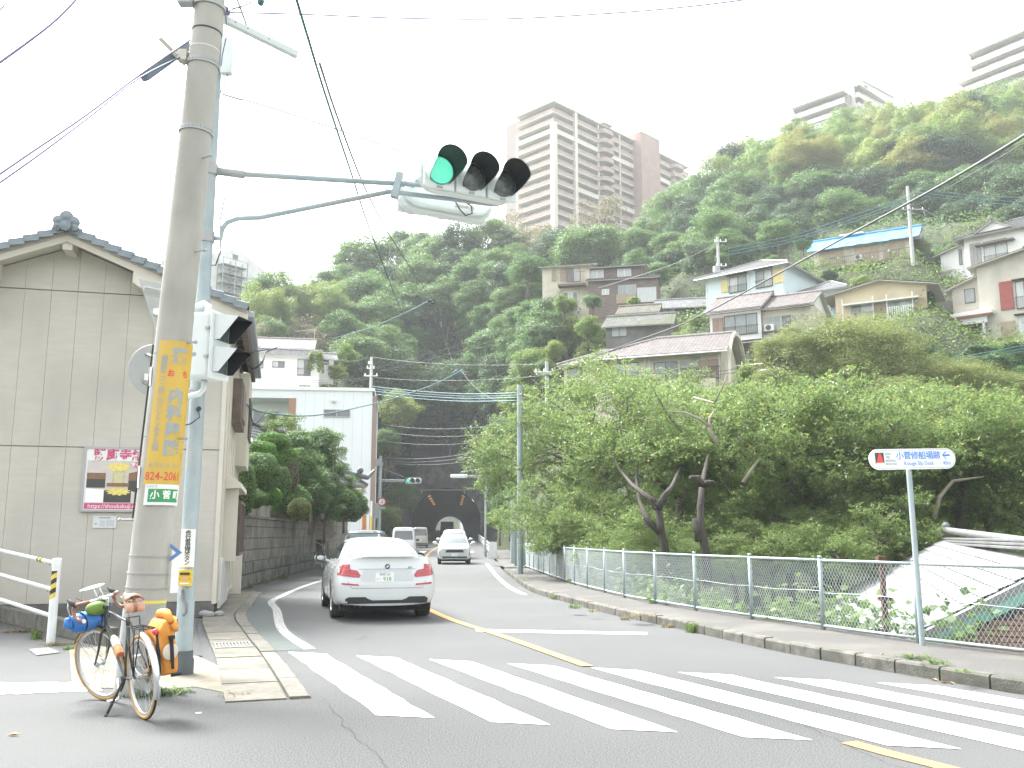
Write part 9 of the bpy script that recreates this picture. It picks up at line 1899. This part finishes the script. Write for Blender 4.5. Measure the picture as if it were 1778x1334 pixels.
# ---- small things on the ground
def tuft(x,y,z,n,size,label,mat='weed',dry=.3,spread=.12,h=.16,name='grass_tuft'):
 rs=np.random.default_rng(int(abs(x*131+y*17)));mb=MB()
 for k in range(n):
  a=rs.uniform(0,2*PI);l_=h*rs.uniform(.5,1.1);b=Vector((x+rs.normal()*spread*.4,y+rs.normal()*spread*.4,z));t=b+Vector((math.cos(a)*spread*rs.uniform(.3,1.1),math.sin(a)*spread*rs.uniform(.3,1.1),l_));m=b.lerp(t,.5)+Vector((0,0,l_*.22));sd=Vector((-math.sin(a),math.cos(a),0))*size*rs.uniform(.6,1.2);mb.add([b-sd*.5,b+sd*.5,m+sd*.6,m-sd*.6,t],[(0,1,2,3),(3,2,4)])
 o=mb.build(name,LM[mat],None,fixn=False);return tag(o,label,'grass',kind='stuff')
for(px,py,z,n,sp,hh,lb,mt)in((1205,1103,.0,130,.16,.16,'big grass tuft growing from the kerb joint below the fence','weed'),(1160,1095,.0,50,.10,.07,'small dry tuft at the kerb','weedy'),(1085,1082,.0,40,.10,.07,'dry tuft at the foot of the kerb','weedy'),(1000,1057,.12,60,.14,.10,'tuft on top of the kerb stones','weed'),(963,1046,.0,50,.12,.10,'tuft at the kerb in the bend','weed'),(910,1020,.0,60,.18,.18,'tuft at the far kerb near the slim pole','weed'),(1030,1063,.12,30,.12,.06,'low weeds on the kerb','weedy'),(1110,1070,.14,50,.30,.05,'dry grass patch on the pavement','weedy'),(1590,1142,.14,60,.25,.04,'grass along the pavement edge near the signpost','weed'),(1625,1153,.14,50,.16,.05,'grass clump beside the signpost foot','weed'),(1670,1168,.14,30,.10,.04,'small weed on the pavement corner','weed'),(1530,1165,.0,60,.14,.04,'heap of dead leaves against the kerb','weedy'),(62,1110,.0,50,.12,.16,'weed beside the guard rail post','weed'),(30,1098,.0,60,.30,.05,'dry litter along the low kerb wall','weedy'),(100,1120,.0,50,.25,.04,'dry litter near the guard rail foot','weedy'),(120,1128,.0,40,.10,.06,'weed behind the bicycle','weed'),(262,1207,.0,130,.22,.07,'short grass around the foot of the concrete pole','weed'),(300,1205,.0,80,.20,.06,'grass on the right of the concrete pole foot','weed'),(410,1207,.0,50,.16,.03,'moss and grass at the end of the drain covers','weedy'),(140,1045,.05,60,.2,.2,'weed at the foundation of the beige house behind the bicycle','weed'),(492,1007,.0,60,.2,.25,'weed at the foot of the garden wall','weed'),(435,1022,.0,40,.16,.16,'small weed at the near end of the garden wall','weed'),(462,1014,.0,40,.16,.16,'weed on the stone footing of the garden wall','weed')):
 p=gr(px,py-(5 if px>880 and z==0 else 0),z);tuft(p.x,p.y,p.z,n,.012 if sp<.25 else.016,lb,mt,spread=sp,h=hh)
DLF=M_('dead_leaf',(.42,.24,.12),(.5,.33,.18),20,.8)
for k,(px,py,z,s_,lb)in enumerate(((24,1277,.005,.05,'single dry leaf on the asphalt in the lower left corner'),(1532,1137,.15,.05,'pinkish dead leaf on the kerb edge'),(1622,1181,.005,.06,'first dead leaf in the gutter by the kerb end'),(1638,1186,.005,.055,'second dead leaf in the gutter by the kerb end'),(1651,1187,.005,.05,'third dead leaf in the gutter by the kerb end'))):
 p=gr(px,py,z);mb=MB();a=random.uniform(0,6);u_=Vector((math.cos(a),math.sin(a),0));v_=Vector((-u_.y,u_.x,0));mb.add([p-u_*s_,p+v_*s_*.45+Vector((0,0,.02)),p+u_*s_+Vector((0,0,.012)),p-v_*s_*.45+Vector((0,0,.015)),p],[(0,3,4),(0,4,1),(1,4,2),(4,3,2)]);o=mb.build('dead_leaf',DLF);tag(o,lb,'leaf')
p=gr(345,1238,.004);mb=MB();mb.box(p,(.05,.035,.004),rz=.4);o=mb.build('paper_scrap',WHT);tag(o,'scrap of white paper on the asphalt beside the bicycle','litter')
for k,(x,y)in enumerate(((-5.75,17.7),(-5.6,17.5),(-5.45,17.62))):mb=MB();mb.sphere((x,y,.06),.09,7,5,(1.2,.8,.7));o=mb.build('stone',CONCG);tag(o,('broken stone at the corner of the beige house','second broken stone near the corner of the beige house','third broken stone near the corner of the beige house')[k],'stone')
# ---- bright summer haze
hm=bpy.data.materials.new('haze');hm.use_nodes=True;n=hm.node_tree.nodes;l=hm.node_tree.links;n.clear()
ho=n.new('ShaderNodeOutputMaterial');hv_=n.new('ShaderNodeVolumePrincipled');hv_.inputs['Color'].default_value=(.92,.97,1.0,1);hv_.inputs['Density'].default_value=0.00045;hv_.inputs['Anisotropy'].default_value=0.1
l.new(hv_.outputs[0],ho.inputs['Volume'])
mb=MB();mb.b2(-300,340,-70,440,-9.5,165);hz_o=mb.build('haze',hm);hz_o['kind']='stuff'
